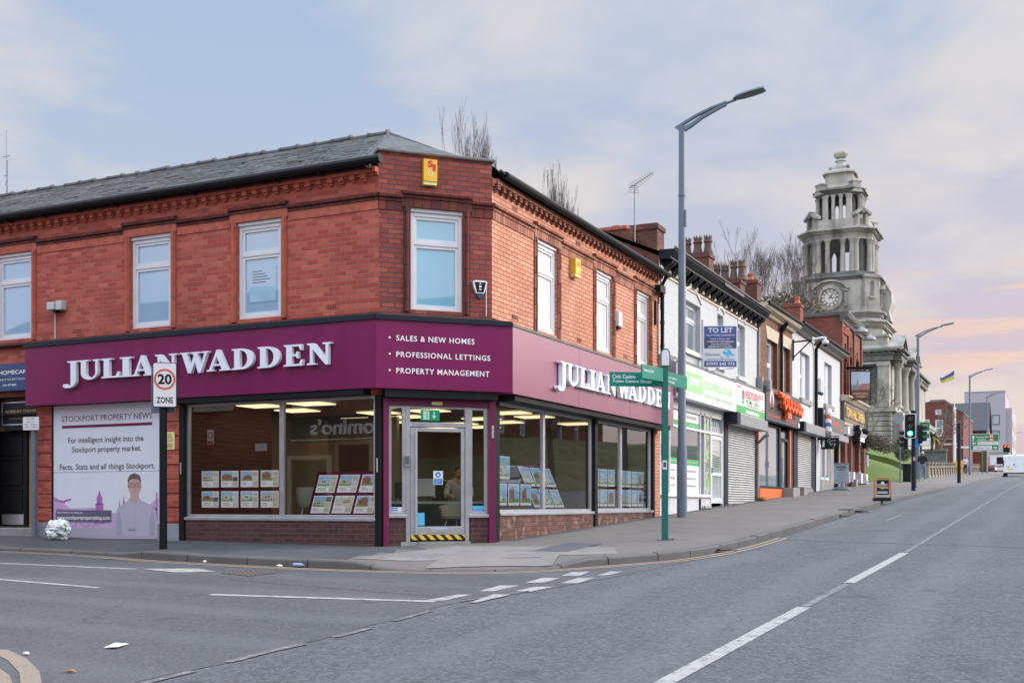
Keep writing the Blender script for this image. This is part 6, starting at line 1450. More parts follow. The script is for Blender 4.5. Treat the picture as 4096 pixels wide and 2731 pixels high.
for (u, t_, vt, nm) in ((2960, 84, 960, 'leftmost broad'), (3040, 90, 925, 'tall spreading'), (3125, 86, 935, 'third broad'), (3195, 92, 985, 'rightmost')):
    p = at(u, 1500, t_); z = prof(p.y)+4; h = at(u, vt, t_).z-z; bare_tree(p.x, p.y, z, h, 51+k, '%s bare tree of the row between the chimneys and clock tower' % nm, .15, 6, .2, .5, .25, (2, 3), group='bare trees beside the clock tower', minr=.007); k += 1
for (u, t_, vt, nm, s) in ((3475, 88, 1470, 'bare shrub tree in front of the town hall flank', 1.0), (3395, 82, 1500, 'bare branching tree behind the pub corner', 1.0), (3770, 112, 1590, 'pale bare tree in front of the brick court building', .8)):
    p = at(u, 1800, t_); z = prof(p.y)+1.5; h = at(u, vt, t_).z-z; bare_tree(p.x, p.y, z, h, 71+k, nm, .13, 6, .06, .75, .2, (2, 3), 'barkpale', minr=.010); k += 1
# brown winter ivy and scrub on the slope below the tower
def leafmass(name, label, cat, cells, mat, n, s, seed, kind=None, loc=None):
    rnd = random.Random(seed); mb = MB()
    for i in range(n):
        (c, r) = rnd.choice(cells); d = Vector((rnd.gauss(0, 1), rnd.gauss(0, 1), rnd.gauss(0, 1))).normalized()*(rnd.random()**.35)
        p = Vector((c[0]+d.x*r[0], c[1]+d.y*r[1], c[2]+d.z*r[2])); a = Vector((rnd.uniform(-1, 1), rnd.uniform(-1, 1), rnd.uniform(-1, 1))).normalized(); b = a.orthogonal().normalized(); q = s*rnd.uniform(.6, 1.4)
        mb.poly([p-a*q, p-b*q*.6, p+a*q, p+b*q*.6])
    o = mb.build(name, mat, loc=loc or cells[0][0]); tag(o, label, cat); 
    if kind: o['kind'] = kind
    return o
def tw(u, v, t): p = at(u, v, t); return (p.x, p.y, p.z)
cells = [(tw(3060, 1262, 90), (2.6, 3, 1.5)), (tw(3140, 1255, 92), (3.0, 3, 1.7)), (tw(3215, 1290, 92), (2.6, 3, 2.0)), (tw(3280, 1345, 92), (2.0, 3, 2.0)), (tw(3240, 1420, 92), (3.5, 3, 2.4)), (tw(3120, 1380, 92), (4, 3, 2.4)), (tw(3010, 1300, 90), (2.5, 3, 1.8))]
leafmass('ivy_scrub', 'brown winter scrub massed on the slope below the clock tower', 'scrub', cells, M['ivy'], 5200, .17, 5, 'stuff')
mb = MB(); rnd = random.Random(9)
for i in range(260):
    (c, r) = rnd.choice(cells); p = Vector(c)+Vector((rnd.uniform(-1, 1)*r[0], -r[1]*rnd.random(), rnd.uniform(-.8, 1)*r[2])); d = Vector((rnd.uniform(-.8, .8), rnd.uniform(-.3, .3), rnd.uniform(.1, 1))).normalized(); mb.tube([p, p+d*rnd.uniform(.8, 2.2)], [.03, .01], 3, caps=False)
o = mb.build('scrub_twigs', M['barkpale']); tag(o, 'pale leafless twigs standing out of the brown scrub', 'twigs'); o['kind'] = 'stuff'
rnd = random.Random(3); p = tw(3602, 1792, 79)
leafmass('round_bush', 'clipped round green bush on the grass bank behind the traffic signal', 'bush', [((p[0], p[1], p[2]), (.52, .6, .72)), ((p[0]+.2, p[1], p[2]-.45), (.55, .6, .5))], M['hedge'], 1500, .06, 8)
leafmass('dark_hedge', 'low dark brown hedge along the top of the grass bank', 'hedge', [(tw(3440+26*i, 1750+7*i-(0 if i < 3 else -4), 84), (.75, .9, .62)) for i in range(5)], M['ivy'], 2200, .075, 12)
pm = thing('palm_plant', 'small yellowing palm in front of the brick court building', 'palm', tuple(at(3728, 1800, 100)))
b = MB(); c = at(3728, 1745, 100); b.tube([Vector((c.x, c.y, c.z-1.6)), c], .12, 8); b.build('trunk', M['bark'], pm); b = MB(); rnd = random.Random(4)
for i in range(34):
    a = rnd.uniform(0, 6.28); e = rnd.uniform(-.4, 1.2); d = Vector((math.cos(a), math.sin(a), e)).normalized(); q = c.copy(); w = Vector((-math.sin(a), math.cos(a), 0)); L0 = rnd.uniform(.9, 1.5); pp = None
    for s_ in range(5):
        nq = q+d*(L0/5); d = (d+Vector((0, 0, -.25))).normalized(); ww = .12*(1-s_/5)+.01
        b.poly([q-w*(.12*(1-max(0, s_-1)/5)), nq-w*ww, nq+w*ww, q+w*(.12*(1-max(0, s_-1)/5))]); q = nq
b.build('fronds', M['palmleaf'], pm)
# ------------------------------------------------------------------ lamp posts
def lamp_post(x, y, top, label, z=None, scale=1.0, t_detail=True):
    z = g(x, y) if z is None else z; t = thing('street_lamp', label, 'street lamp', (x, y, z), 'grey street lamps along the main road'); s = scale
    b = MB(); b.lathe((x, y, z-.1), [(.125*s, 0), (.125*s, 1.75), (.10*s, 1.85), (.088*s, top-z-3), (.078*s, top-z+.1)], 16); b.build('pole', M['lampgrey'], t, smooth='auto')
    b = MB(); F = Frame(x, y, 1, 0); S_ = lambda P: [(q[0]*.80, top+(q[1]-top)*.80) for q in P]
    for (P, Q) in ((0, 1),):
        o1 = [(-.22, top), (.05, top+.13), (.45, top+.31), (.95, top+.47), (1.4, top+.57), (1.4, top+.51), (1.0, top+.42), (.5, top+.25), (.1, top+.07), (-.04, top+.0)]
        o2 = [(-.22, top), (-.04, top), (.05, top-.02), (.3, top+.06), (.62, top+.24), (1.05, top+.405), (1.4, top+.505), (1.4, top+.45), (1.08, top+.33), (.65, top+.15), (.32, top-.05), (.08, top-.16), (-.05, top-.16)]
        b.prism(F, S_(o1), -.045*s, .045*s); b.prism(F, S_(o2), -.044*s, .044*s)
    b.tube([F.p(1.09, 0, top+.405), F.p(1.36, 0, top+.46)], .035, 8); b.build('arm', M['lampgrey'], t)
    b = MB()
    ang = R(9); c0 = Vector((x+1.28, y, top+.47)); ux = Vector((math.cos(ang), 0, math.sin(ang))); nz = Vector((-math.sin(ang), 0, math.cos(ang)))
    prof2 = [(0, .05), (.1, .13), (.25, .18), (.5, .19), (.7, .17), (.78, .12)]; n = 8
    for (l0, w0), (l1, w1) in zip(prof2, prof2[1:]):
        for k in range(n):
            a0, a1 = math.pi*k/n, math.pi*(k+1)/n; P = lambda l, w, a: c0+ux*l+Vector((0, 1, 0))*(w*math.cos(a))+nz*(.09*math.sin(a)*min(1, w/.12))
            b.poly([P(l0, w0, a0), P(l1, w1, a0), P(l1, w1, a1), P(l0, w0, a1)])
        b.poly([c0+ux*l0+Vector((0, w0, 0)), c0+ux*l0-Vector((0, w0, 0)), c0+ux*l1-Vector((0, w1, 0)), c0+ux*l1+Vector((0, w1, 0))])
    l, w = prof2[-1]; b.poly([c0+ux*l+Vector((0, w*math.cos(math.pi*k/n), 0))+nz*(.09*math.sin(math.pi*k/n)) for k in range(n+1)])
    hd = b.build('lamp_head', M['lampgrey'], t); b = MB(); b.poly([c0+ux*l_+Vector((0, w_, 0))-nz*.006 for l_, w_ in ((.22, .13), (.70, .13), (.70, -.13), (.22, -.13))]); b.build('lamp_lens', M['darkgrey'], hd)
    if t_detail:
        b = MB(); b.box(F, .085, .115, -.05, .05, z+7.15, z+7.55); b.tube([F.p(0, 0, z+7.9), F.p(0, 0, z+7.93)], .095, 12); b.build('bracket_box', M['lampgrey'], t)
        b = MB(); b.box(F, -.05, .05, .118, .13, z+.45, z+1.2); b.build('access_door', M['lampgrey'], t)
    return t
lamp_post(.71, 9.07, 9.98, 'tall grey street lamp nearest the corner, rising behind the green fingerpost')
p = G(3672, 1923); lamp_post(p.x, p.y, at(3675, 1342, 69).z, 'second grey street lamp, standing behind the green traffic signal')
p = at(3879, 1900, 108); lamp_post(p.x, p.y, at(3879, 1505, 108).z, 'third grey street lamp, beside the person with the backpack', t_detail=False)
p = at(3948, 1880, 148); lamp_post(p.x, p.y, at(3948, 1588, 148).z, 'fourth grey street lamp, directly behind the green hospital road sign', t_detail=False)
p = at(4059, 1850, 330); lamp_post(p.x, p.y, at(4059, 1735, 330).z, 'farthest faint street lamp on the skyline above the white van', t_detail=False)
# ------------------------------------------------------------------ fingerpost
fp = thing('fingerpost', 'green pedestrian fingerpost with three sign arms on the corner pavement', 'signpost', (2.70, 1.53, pz(2.7, 1.53)))
X, Y = 2.70, 1.53; Z0 = pz(X, Y)
b = MB(); b.box(Frame(X, Y, CS, SN), -.055, .055, -.055, .055, Z0-.1, 3.16); b.build('post', M['greenpost'], fp, bevel=.012)
b = MB(); F = Frame(X, Y, CS, SN); P = [(-.085, 3.14), (.085, 3.14), (.085, 3.36)]+[(.085*math.cos(a), 3.36+.10*math.sin(a)) for a in [math.pi*k/10 for k in range(1, 10)]]+[(-.085, 3.36)]
b.mi = 0; b.prism(F, P, -.085, .075); b.mi = 1; b.prism(F, [(q[0]*.78, 3.155 if q[1] < 3.15 else 3.36+(q[1]-3.36)*.75) for q in P], .075, .079); b.prism(Frame(X, Y, -SN, CS), [(-.07, 3.155), (.07, 3.155), (.07, 3.36), (-.07, 3.36)], .086, .09); b.lathe((X, Y, 3.44), [(.02, 0), (.025, .03), (.005, .06)], 8); b.build('post_cap', [M['greenpost'], M['white']], fp)
def finger(ang, L_, z0, z1, lines, nm, flip=False, mat='greensign'):
    F = Frame(X, Y, math.cos(ang), math.sin(ang)); q = MB(); s = -1 if flip else 1
    q.prism(F, [(s*.06, z0), (s*L_, z0), (s*L_, z1), (s*.06, z1)], -.014, .014); o = q.build(nm, M[mat], fp, bevel=.003); q = MB()
    for (tx, u0, u1, a, c) in lines: q.text(F, tx, u0, u1, a, c, .0175, bold=.008)
    q.build('lettering', M['whitetext'], o); q = MB(); q.box(F, s*.05, s*.07, -.03, .03, z0+.01, z1-.01); q.build('clamp', M['greenpost'], o)
aA = math.atan2(1.17-1.53, 1.93-2.70)+math.pi       # arm towards the camera's left, read from our side
finger(R(25.5+9), 1.02, 2.775, 3.03, [('Civic Centre', -.97, -.55, 2.915, 2.985), ('Town Centre Shops', -.97, -.25, 2.825, 2.895)], 'sign_arm', True)
finger(R(25.5-33+88), .95, 2.92, 3.16, [], 'sign_arm') if False else None
finger(R(80), .86, 2.86, 3.10, [('Swimming Pool', -.80, -.45, 2.97, 3.03)], 'sign_arm', True)
finger(R(84), .98, 2.82, 3.06, [('Art Gallery', .12, .5, 2.93, 2.98), ('Heritage', .12, .4, 2.86, 2.91)], 'sign_arm')
b = MB(); b.mi = 0; b.box(F, -.05, .03, .055, .058, 1.30, 1.46); b.mi = 1; b.box(F, -.035, .015, .058, .06, 1.34, 1.43); b.build('sticker', [M['white'], M['bluesign']], fp)
b = MB(); b.lathe((X, Y, Z0-.02), [(.17, 0), (.16, .025), (.06, .03)], 14); b.build('base_collar', M['patchm'], fp)
# ------------------------------------------------------------------ 20 zone sign
zp = thing('speed_zone_sign', 'black pole with white square sign and red ringed number on the kerb', 'road sign', (-4.74, -3.07, pz(-4.74, -3.07)))
X, Y = -4.74, -3.07; z = pz(X, Y)
b = MB(); b.tube([(X, Y, z-.1), (X, Y, 3.05)], .065, 14); b.build('pole', M['blackpaint'], zp, smooth='auto')
F = Frame(X, Y, math.cos(R(35)), math.sin(R(35)))
a0, a1, z0, z1 = -.16, .235, 2.325, 3.085
def rr(u0, u1, w0, w1, r, n=5): return [(u1-r+r*math.cos(t), w1-r+r*math.sin(t)) for t in [math.pi/2*k/n for k in range(n+1)]]+[(u0+r+r*math.cos(t), w1-r+r*math.sin(t)) for t in [math.pi/2*(1+k/n) for k in range(n+1)]]+[(u0+r+r*math.cos(t), w0+r+r*math.sin(t)) for t in [math.pi/2*(2+k/n) for k in range(n+1)]]+[(u1-r+r*math.cos(t), w0+r+r*math.sin(t)) for t in [math.pi/2*(3+k/n) for k in range(n+1)]]
b = MB(); b.mi = 0; b.prism(F, rr(a0, a1, z0, z1, .03), .075, .09); b.mi = 1; b.prism(F, rr(a0+.012, a1-.012, z0+.012, z1-.012, .025), .09, .093); c = (a0+a1)/2
b.mi = 2; b.ring(F, c, 2.80, .145, .178, .093, .096, 36); b.mi = 0; b.text(F, "20", c-.115, c+.115, 2.715, 2.89, .0965, bold=.03); b.text(F, "ZONE", c-.135, c+.135, 2.395, 2.50, .0965, bold=.02, sp=1.05); b.build('sign_plate', [M['blackpaint'], M['white'], M['redring']], zp)
b = MB(); F3 = Frame(X, Y, math.cos(R(115)), math.sin(R(115)))
F3 = Frame(X, Y, math.cos(R(14)), math.sin(R(14))); b.prism(F3, rr(-.27, .17, 2.24, 3.07, .03), -.10, -.085); b.build('rear_plate', M['lampgrey'], zp)
for q_ in (2.5, 2.95):
    b = MB(); b.tube([(X, Y, q_-.02), (X, Y, q_+.02)], .075, 12); b.box(F, -.03, .03, .05, .076, q_-.02, q_+.02); b.build('clamp', M['midgrey'], zp)
# no loading plate
X, Y = -9.42, -1.62; nl = thing('no_loading_sign', 'small white loading times plate on a grey post beside the black door', 'sign', (X, Y, pz(X, -1.7)))
b = MB(); b.tube([(X, Y, pz(X, -1.7)-.1), (X, Y, 2.16)], .055, 12); b.build('pole', M['lampgrey'], nl, smooth='auto')
F = Frame(X, Y, math.cos(R(12)), math.sin(R(12))); b = MB(); b.mi = 0; b.prism(F, rr(-.20, .16, 2.16, 2.42, .015), .06, .075); b.mi = 1
for k_, (s_, a_, c_) in enumerate((("No loading", -.12, .08), ("Mon - Fri", -.10, .07), ("7.00 - 10.00am", -.17, .13), ("4.00 - 7.00pm", -.16, .13))): b.text(F, s_, a_, c_, 2.365-.056*k_, 2.40-.056*k_, .078)
b.build('sign_plate', [M['white'], M['greytext']], nl)
# ------------------------------------------------------------------ alarm boxes, sign plates and the news poster on the corner shop
def onwall(o, label, cat, group=None): return tag(o, label, cat, group)
al = thing('alarm_box', 'yellow alarm box with red lettering high on the sooty chamfered corner', 'alarm box', tuple(FC.p(-1.15, 0, 6.24)))
b = MB(); b.box(FC, -1.27, -1.03, 0, .10, 6.26, 6.64); b.mi = 1; b.prism(FC, [(-1.265, 6.20), (-1.035, 6.20), (-1.03, 6.26), (-1.27, 6.26)], 0, .085); b.mi = 2; b.text(FC, "S", -1.20, -1.11, 6.50, 6.62, .103, bold=.05); b.text(FC, "1", -1.115, -1.06, 6.44, 6.56, .103, bold=.05); b.mi = 3
for k_ in range(6): a_ = k_*1.05; b.disc(FC, -1.15+.04*math.cos(a_), 6.39+.04*math.sin(a_), .012, .10, .103, 8)
b.build('case', [M['yellow'], M['paleyellow'], M['redtext'], M['white']], al, bevel=.006)
al = thing('alarm_box', 'white shield alarm box with black face and blue lamp below', 'alarm box', tuple(FC.p(-.24, 0, 4.4)))
b = MB(); b.mi = 0; b.prism(FC, [(-.375, 4.59), (-.33, 4.61), (-.15, 4.61), (-.105, 4.59), (-.13, 4.47), (-.17, 4.38), (-.31, 4.38), (-.35, 4.47)], 0, .075); b.mi = 1; b.prism(FC, [(-.345, 4.58), (-.135, 4.58), (-.18, 4.40), (-.30, 4.40)], .075, .079); b.mi = 2; b.prism(FC, [(-.30, 4.378), (-.18, 4.378), (-.21, 4.30), (-.27, 4.30)], 0, .06); b.mi = 0
for k_, ch in enumerate("AIS"): b.text(FC, ch, -.262, -.218, 4.535-.05*k_, 4.57-.05*k_, .0805, bold=.03)
b.build('case', [M['white'], M['blackpaint'], M['bluesign']], al, bevel=.004); b = MB(); b.tube([FC.p(-.11, .012, 4.0), FC.p(-.11, .012, 4.5)], .008, 6); b.build('cable', M['whitepaint'], al)
al = thing('alarm_box', 'yellow alarm box between the first and second windows of the main street wall', 'alarm box', tuple(FB.p(3.9, 0, 5.4)))
b = MB(); b.box(FB, 3.60, 3.88, 0, .13, 5.42, 5.74); b.mi = 1; b.prism(FB, [(3.62, 5.36), (3.86, 5.36), (3.88, 5.42), (3.60, 5.42)], 0, .12); b.mi = 2; b.text(FB, "S1", 3.66, 3.82, 5.58, 5.68, .133, bold=.04); b.build('case', [M['yellow'], M['paleyellow'], M['redring']], al, bevel=.006)
al = thing('alarm_box', 'slim white alarm box right of the middle main street wall window', 'alarm box', tuple(FB.p(6.35, 0, 4.7)))
b = MB(); b.box(FB, 6.25, 6.47, 0, .10, 4.72, 5.04); b.mi = 1; b.box(FB, 6.27, 6.45, 0, .08, 4.66, 4.72); b.mi = 2; b.text(FB, "S", 6.32, 6.40, 4.86, 4.95, .103); b.build('case', [M['white'], M['blackpaint'], M['greytext']], al, bevel=.006)
al = thing('security_light', 'small pale twin lamp box on the red brick wall at far left', 'wall light', tuple(FA.p(-8.9, 0, 4.6)))
b = MB(); b.box(FA, -9.10, -8.90, .0, .16, 4.54, 4.69); b.box(FA, -8.88, -8.72, .0, .14, 4.53, 4.71); b.build('case', M['paleyellow'] if False else M['render'], al, bevel=.012); b = MB(); b.lathe(FA.p(-8.92, .07, 4.49), [(.05, 0), (.07, .03), (.06, .06)], 10); b.build('sensor', M['blackpaint'], al); b = MB(); b.tube([FA.p(-9.02, .015, 3.98), FA.p(-9.02, .015, 4.55)], .012, 6); b.build('cable', M['whitepaint'], al)
cv = MB(); F = FA; cv.mi = 0; cv.box(F, -6.165, -5.925, .024, .030, 1.71, 2.04); cv.mi = 1; cv.text(F, "CCTV", -6.12, -5.97, 1.845, 1.905, .033)
for (p0_, p1_) in (((-6.09, 1.935), (-6.0, 1.935)), ((-6.0, 1.935), (-6.045, 2.01)), ((-6.045, 2.01), (-6.09, 1.935))): cv.tube([F.p(p0_[0], .032, p0_[1]), F.p(p1_[0], .032, p1_[1])], .005, 4)
for k_ in range(3): cv.box(F, -6.11, -5.98, .030, .0325, 1.80-.03*k_, 1.812-.03*k_)
tag(cv.build('camera_warning_sign', [M['paleyellow'], M['greytext']], loc=tuple(F.p(-6.05, .03, 1.7))), 'small yellow camera warning sign on the brick pier', 'warning sign')
po = thing('news_poster_panel', 'large white property news poster panel with printed man and purple skyline', 'poster panel', tuple(FA.p(-7.7, 0, 0)))
F = FA; b = MB(); b.box(F, -9.06, -6.31, -.06, .015, .02, 2.63); pn = b.build('panel', plain('poster_white', (.66, .70, .77), .35, vary=.03), po); b = MB(); b.box(F, -9.06, -6.31, .015, .0165, 1.312, 1.318); b.box(F, -9.10, -9.062, -.06, .03, -.05, 2.64); b.box(F, -9.1, -6.31, -.05, .03, -.06, .015); b.build('frame', M['blackpaint'], po)
b = MB(); b.text(F, "STOCKPORT PROPERTY NEWS", -8.83, -6.49, 2.31, 2.425, .019); b.mi = 1; b.box(F, -8.83, -6.49, .015, .0185, 2.185, 2.24); b.mi = 2
for s_, a_, c_, zb in (("For intelligent insight into the", -8.66, -6.70, 1.885), ("Stockport property market.", -8.56, -6.76, 1.70), ("Facts, Stats and all things Stockport.", -8.89, -6.42, 1.36)): b.text(F, s_, a_, c_, zb-.03, zb+.115, .019, bold=.012)
b.build('lettering', [M['burgtext'], M['burg'], M['greytext']], po)
# printed picture: pale purple skyline and a man in a pale shirt
pp = plain('poster_purple', (.40, .13, .42), .4, vary=.1); pl = plain('poster_pale_purple', (.52, .36, .58), .4, vary=.1); psh = plain('poster_shirt', (.42, .41, .50), .4, vary=.05); psd = plain('poster_shirt_fold', (.33, .32, .41), .4, vary=.05); pg = plain('poster_ground', (.40, .37, .44), .4, vary=.05)
b = MB(); d0, d1 = .015, .0180
b.mi = 4; b.prism(F, rrect(-9.05, -6.32, .03, .22), d0, .0164)
b.mi = 1; b.prism(F, [(-9.05, .22), (-7.4, .22), (-7.4, .50), (-8.0, .62), (-8.6, .60), (-9.05, .84)], d0, .0168)
b.prism(F, [(-7.36, .22), (-6.33, .22), (-6.33, .82), (-6.66, .60), (-7.2, .60), (-7.38, .42)], d0, .0167)
b.mi = 0
for q in ([(-9.05, .80), (-8.75, .74), (-8.75, .70), (-9.05, .75)], [(-8.95, .60), (-8.2, .52), (-8.2, .49), (-8.95, .56)], [(-8.78, .76), (-8.58, .80), (-8.58, .76), (-8.78, .72)], rrect(-7.98, -7.68, .30, .50), rrect(-7.93, -7.73, .50, .68), rrect(-7.90, -7.76, .68, .78), [(-7.92, .78), (-7.74, .78), (-7.79, .86), (-7.83, .95), (-7.87, .86)], rrect(-7.99, -7.67, .50, .515), rrect(-7.95, -7.71, .68, .695), [(-7.34, .56), (-7.28, .56), (-7.31, .78)], [(-7.24, .60), (-7.16, .60), (-7.20, .86)], [(-7.36, .48), (-7.1, .58), (-7.1, .55), (-7.36, .45)], [(-6.66, .70), (-6.36, .60), (-6.36, .56), (-6.66, .64)], rrect(-6.48, -6.44, .2, .62), rrect(-6.39, -6.36, .2, .9)): b.prism(F, q, d0, .0176)
for cx_2 in (-8.9, -8.55, -8.2): b.ring(F, cx_2, .36, .12, .135, d0, .0175, 20)
for cx_2 in (-6.42,): b.ring(F, cx_2, .4, .06, .075, d0, .0175, 14)
for i in range(26): 
    u_ = random.uniform(-9.0, -7.5); w_ = random.uniform(.12, .48); z_ = random.uniform(.24, .56); b.prism(F, rrect(u_, u_+w_*.5, z_, z_+.008), d0, .0178)
b.mi = 2; b.prism(F, [(-7.46, .06), (-6.36, .06), (-6.37, .42), (-6.43, .60), (-6.58, .70), (-6.80, .76), (-7.05, .76), (-7.24, .68), (-7.38, .58), (-7.44, .40)], d0, .0190)
b.mi = 3; b.prism(F, [(-7.40, .08), (-7.24, .08), (-7.26, .4), (-7.33, .56), (-7.40, .40)], d0, .0196); b.prism(F, [(-6.55, .08), (-6.42, .08), (-6.42, .40), (-6.50, .56), (-6.56, .4)], d0, .0196); b.prism(F, rrect(-6.93, -6.915, .1, .72), d0, .0196)
b.mi = 5; b.prism(F, [(-7.06, .78), (-6.82, .78), (-6.80, .88), (-6.92, .70), (-7.08, .88)] if False else [(-7.03, .90), (-6.83, .90), (-6.82, .78), (-6.93, .69), (-7.04, .78)], d0, .0200); b.disc(F, -6.93, 1.03, .155, d0, .0204, 24, .20); b.disc(F, -7.085, 1.03, .02, d0, .0204, 8, .04); b.disc(F, -6.775, 1.03, .02, d0, .0204, 8, .04)
b.mi = 2; b.prism(F, [(-7.07, .80), (-6.93, .69), (-7.03, .62), (-7.10, .74)], d0, .0208); b.prism(F, [(-6.79, .80), (-6.93, .69), (-6.84, .62), (-6.76, .74)], d0, .0208)
b.mi = 6; b.prism(F, [(-7.09, 1.06), (-7.10, 1.16), (-7.04, 1.25), (-6.93, 1.275), (-6.81, 1.24), (-6.765, 1.15), (-6.78, 1.06), (-6.80, 1.13), (-6.86, 1.165), (-6.99, 1.165), (-7.06, 1.13)], d0, .0210)
for c_ in (-7.0, -6.86): b.ring(F, c_, 1.045, .038, .05, d0, .0212, 14); b.disc(F, c_, 1.045, .014, d0, .0209, 8, .010)
b.prism(F, rrect(-6.96, -6.90, 1.045, 1.055), d0, .0212); b.prism(F, rrect(-7.0, -6.97, 1.075, 1.083), d0, .0211)
b.mi = 7; b.prism(F, [(-7.0, .945), (-6.93, .925), (-6.86, .945), (-6.93, .905)], d0, .0211); b.prism(F, [(-6.945, 1.03), (-6.915, 1.03), (-6.905, .975), (-6.955, .975)], d0, .0209)
b.build('printed_picture', [pp, pl, psh, psd, pg, plain('poster_skin', (.50, .33, .28), .4, vary=.05), plain('poster_hair', (.12, .09, .08), .4, vary=.1), plain('poster_lips', (.42, .20, .18), .4)], po)
b = MB(); b.mi = 0; b.box(F, -8.99, -7.52, .015, .0215, .33, .565); b.mi = 1; b.text(F, "Also follow my blog at", -8.96, -8.28, .485, .54, .023); b.text(F, "www.stockportpropertyblog.com", -8.96, -7.56, .36, .455, .023, bold=.012); b.build('web_address_strip', [plain('poster_slate', (.11, .10, .17), .4), M['whitetext']], po)
b = MB(); b.text(F, "Author", -7.08, -6.90, .17, .22, .0225); b.build('lettering', M['greytext'], po)
# ------------------------------------------------------------------ hanging and standing things up the street
p0 = Vector((-.02, 13.3, 0)); F = Frame(.12, 13.05, math.cos(R(24)), math.sin(R(24)))
tl = thing('letting_board', 'blue and white to let board standing out from the white painted wall', 'letting board', (.1, 13.1, 4.5))
wdt = .93; b = MB(); b.mi = 0; b.box(F, 0, wdt, -.03, .0, 4.52, 5.68); b.mi = 1; b.box(F, .015, wdt-.015, .0, .003, 5.05, 5.665); b.box(F, .015, wdt-.015, 0, .003, 4.535, 4.70); b.mi = 2; b.box(F, .015, wdt-.015, .0, .0035, 5.05, 5.33)
b.mi = 0; b.text(F, "TO LET", .12, wdt-.12, 5.49, 5.63, .006, bold=.03)
for s_, a_, c_, z_ in (("FULLY FITTED SHOP/OFFICE", .07, .86, 5.395), ("CIRCA 1,500 SQ. FEET", .18, .75, 5.285), ("COMPLETELY REFURBISHED", .09, .84, 5.215), ("WALK-IN CONDITION", .19, .74, 5.145), ("IMMEDIATELY AVAILABLE", .13, .80, 5.075)): b.text(F, s_, a_, c_, z_, z_+.045, .006, bold=.015)
b.mi = 1; b.text(F, "Klearwater", .05, .47, 4.84, 4.92, .005); b.text(F, "VIEWING BY APPOINTMENT", .08, .86, 4.725, 4.765, .005, bold=.01); b.mi = 0; b.text(F, "07970 242 773", .07, .86, 4.57, 4.66, .006, bold=.025)
b.mi = 3; b.disc(F, .66, 4.94, .125, 0, .005, 20, .085); b.disc(F, .80, 4.87, .06, 0, .006, 14, .028); b.disc(F, .68, 4.82, .05, 0, .005, 14, .025); b.disc(F, .50, 4.80, .04, 0, .005, 12, .02); b.mi = 0; b.disc(F, .63, 4.97, .04, .005, .0065, 12, .025)
b.build('board', [M['white'], plain('board_blue', (.06, .09, .30), .45), plain('board_dark_blue', (.045, .06, .16), .45), M['skyblue']], tl)
b = MB(); b.box(F, -.06, -.01, -.05, .0, 4.45, 5.85); b.tube([F.p(.1, -.02, 4.40), F.p(.85, -.02, 4.50)], .02, 6); b.box(F, .08, .12, -.04, .0, 4.34, 4.52); b.build('post', M['render'], tl)
sc2 = thing('security_camera', 'white dome security camera on a black triangular wall bracket', 'security camera', (0, 25.62, 6.9))
b = MB(); zb = 6.86; b.tube([(0, 25.62, zb), (.78, 25.62, zb+.03)], .032, 6); b.tube([(0, 25.62, zb-.62), (.66, 25.62, zb)], .026, 6); b.box(FB, 25.58, 25.66, 0, .05, zb-.7, zb+.1); b.build('bracket', M['blackpaint'], sc2); b = MB(); b.box(FB, 25.56, 25.68, .74, .80, zb-.1, zb+.14); b.tube([(.78, 25.62, zb+.05), (1.1, 25.62, zb+.10), (1.22, 25.62, zb+.08), (1.22, 25.62, zb-.02)], .045, 8); b.mi = 0; b.lathe((1.22, 25.62, zb-.16), [(.09, 0), (.13, .06), (.12, .14), (.05, .17)], 12); b.mi = 1; b.lathe((1.22, 25.62, zb-.25), [(.02, 0), (.07, .03), (.10, .09)], 12); b.build('camera_dome', [M['white'], M['blackpaint']], sc2, smooth='auto')
wl = thing('wall_light', 'white double cylinder wall light on the pale rendered front', 'wall light', tuple(FB.p(30.6, 0, 5.4)))
b = MB()
for u_ in (30.35, 30.75): b.lathe(FB.p(u_, .14, 5.32), [(.10, .06), (.10, .62), (.03, .66)], 12)
b.mi = 1
for u_ in (30.35, 30.75): b.lathe(FB.p(u_, .14, 5.26), [(.02, 0), (.08, .04), (.09, .12)], 12)
b.build('case', [M['white'], M['bluesign']], wl, smooth='auto')
bp = thing('barber_pole', 'red white and blue striped barber pole with chrome ends', 'barber pole', (.42, 30.75, 3.6))
b = MB(); b.lathe((.42, 30.75, 3.78), [(.125, 0), (.125, .72)], 16); b.build('striped_cylinder', M['barber'], bp, smooth='auto'); b = MB(); b.lathe((.42, 30.75, 4.49), [(.16, 0), (.15, .08), (.10, .2), (.02, .25)], 16); b.lathe((.42, 30.75, 3.53), [(.03, 0), (.12, .1), (.16, .2), (.15, .26)], 16); b.build('chrome_cap', M['alu'], bp, smooth='auto'); b = MB(); b.box(FB, 30.6, 30.9, .0, .22, 3.4, 4.75); b.build('backing', M['blackpaint'], bp)
hs = thing('hanging_sign', 'black hanging sign with white chalk script below the barber pole', 'hanging sign', (.5, 31.0, 3.1))
F = Frame(.05, 30.9, 1, 0.05); b = MB(); b.box(F, .05, .78, -.03, .03, 3.02, 3.5); pl_ = b.build('board', M['blackpaint'], hs); b = MB(); b.mi = 0
P_ = lambda *q: [F.p(u_, .034, z_) for u_, z_ in q]
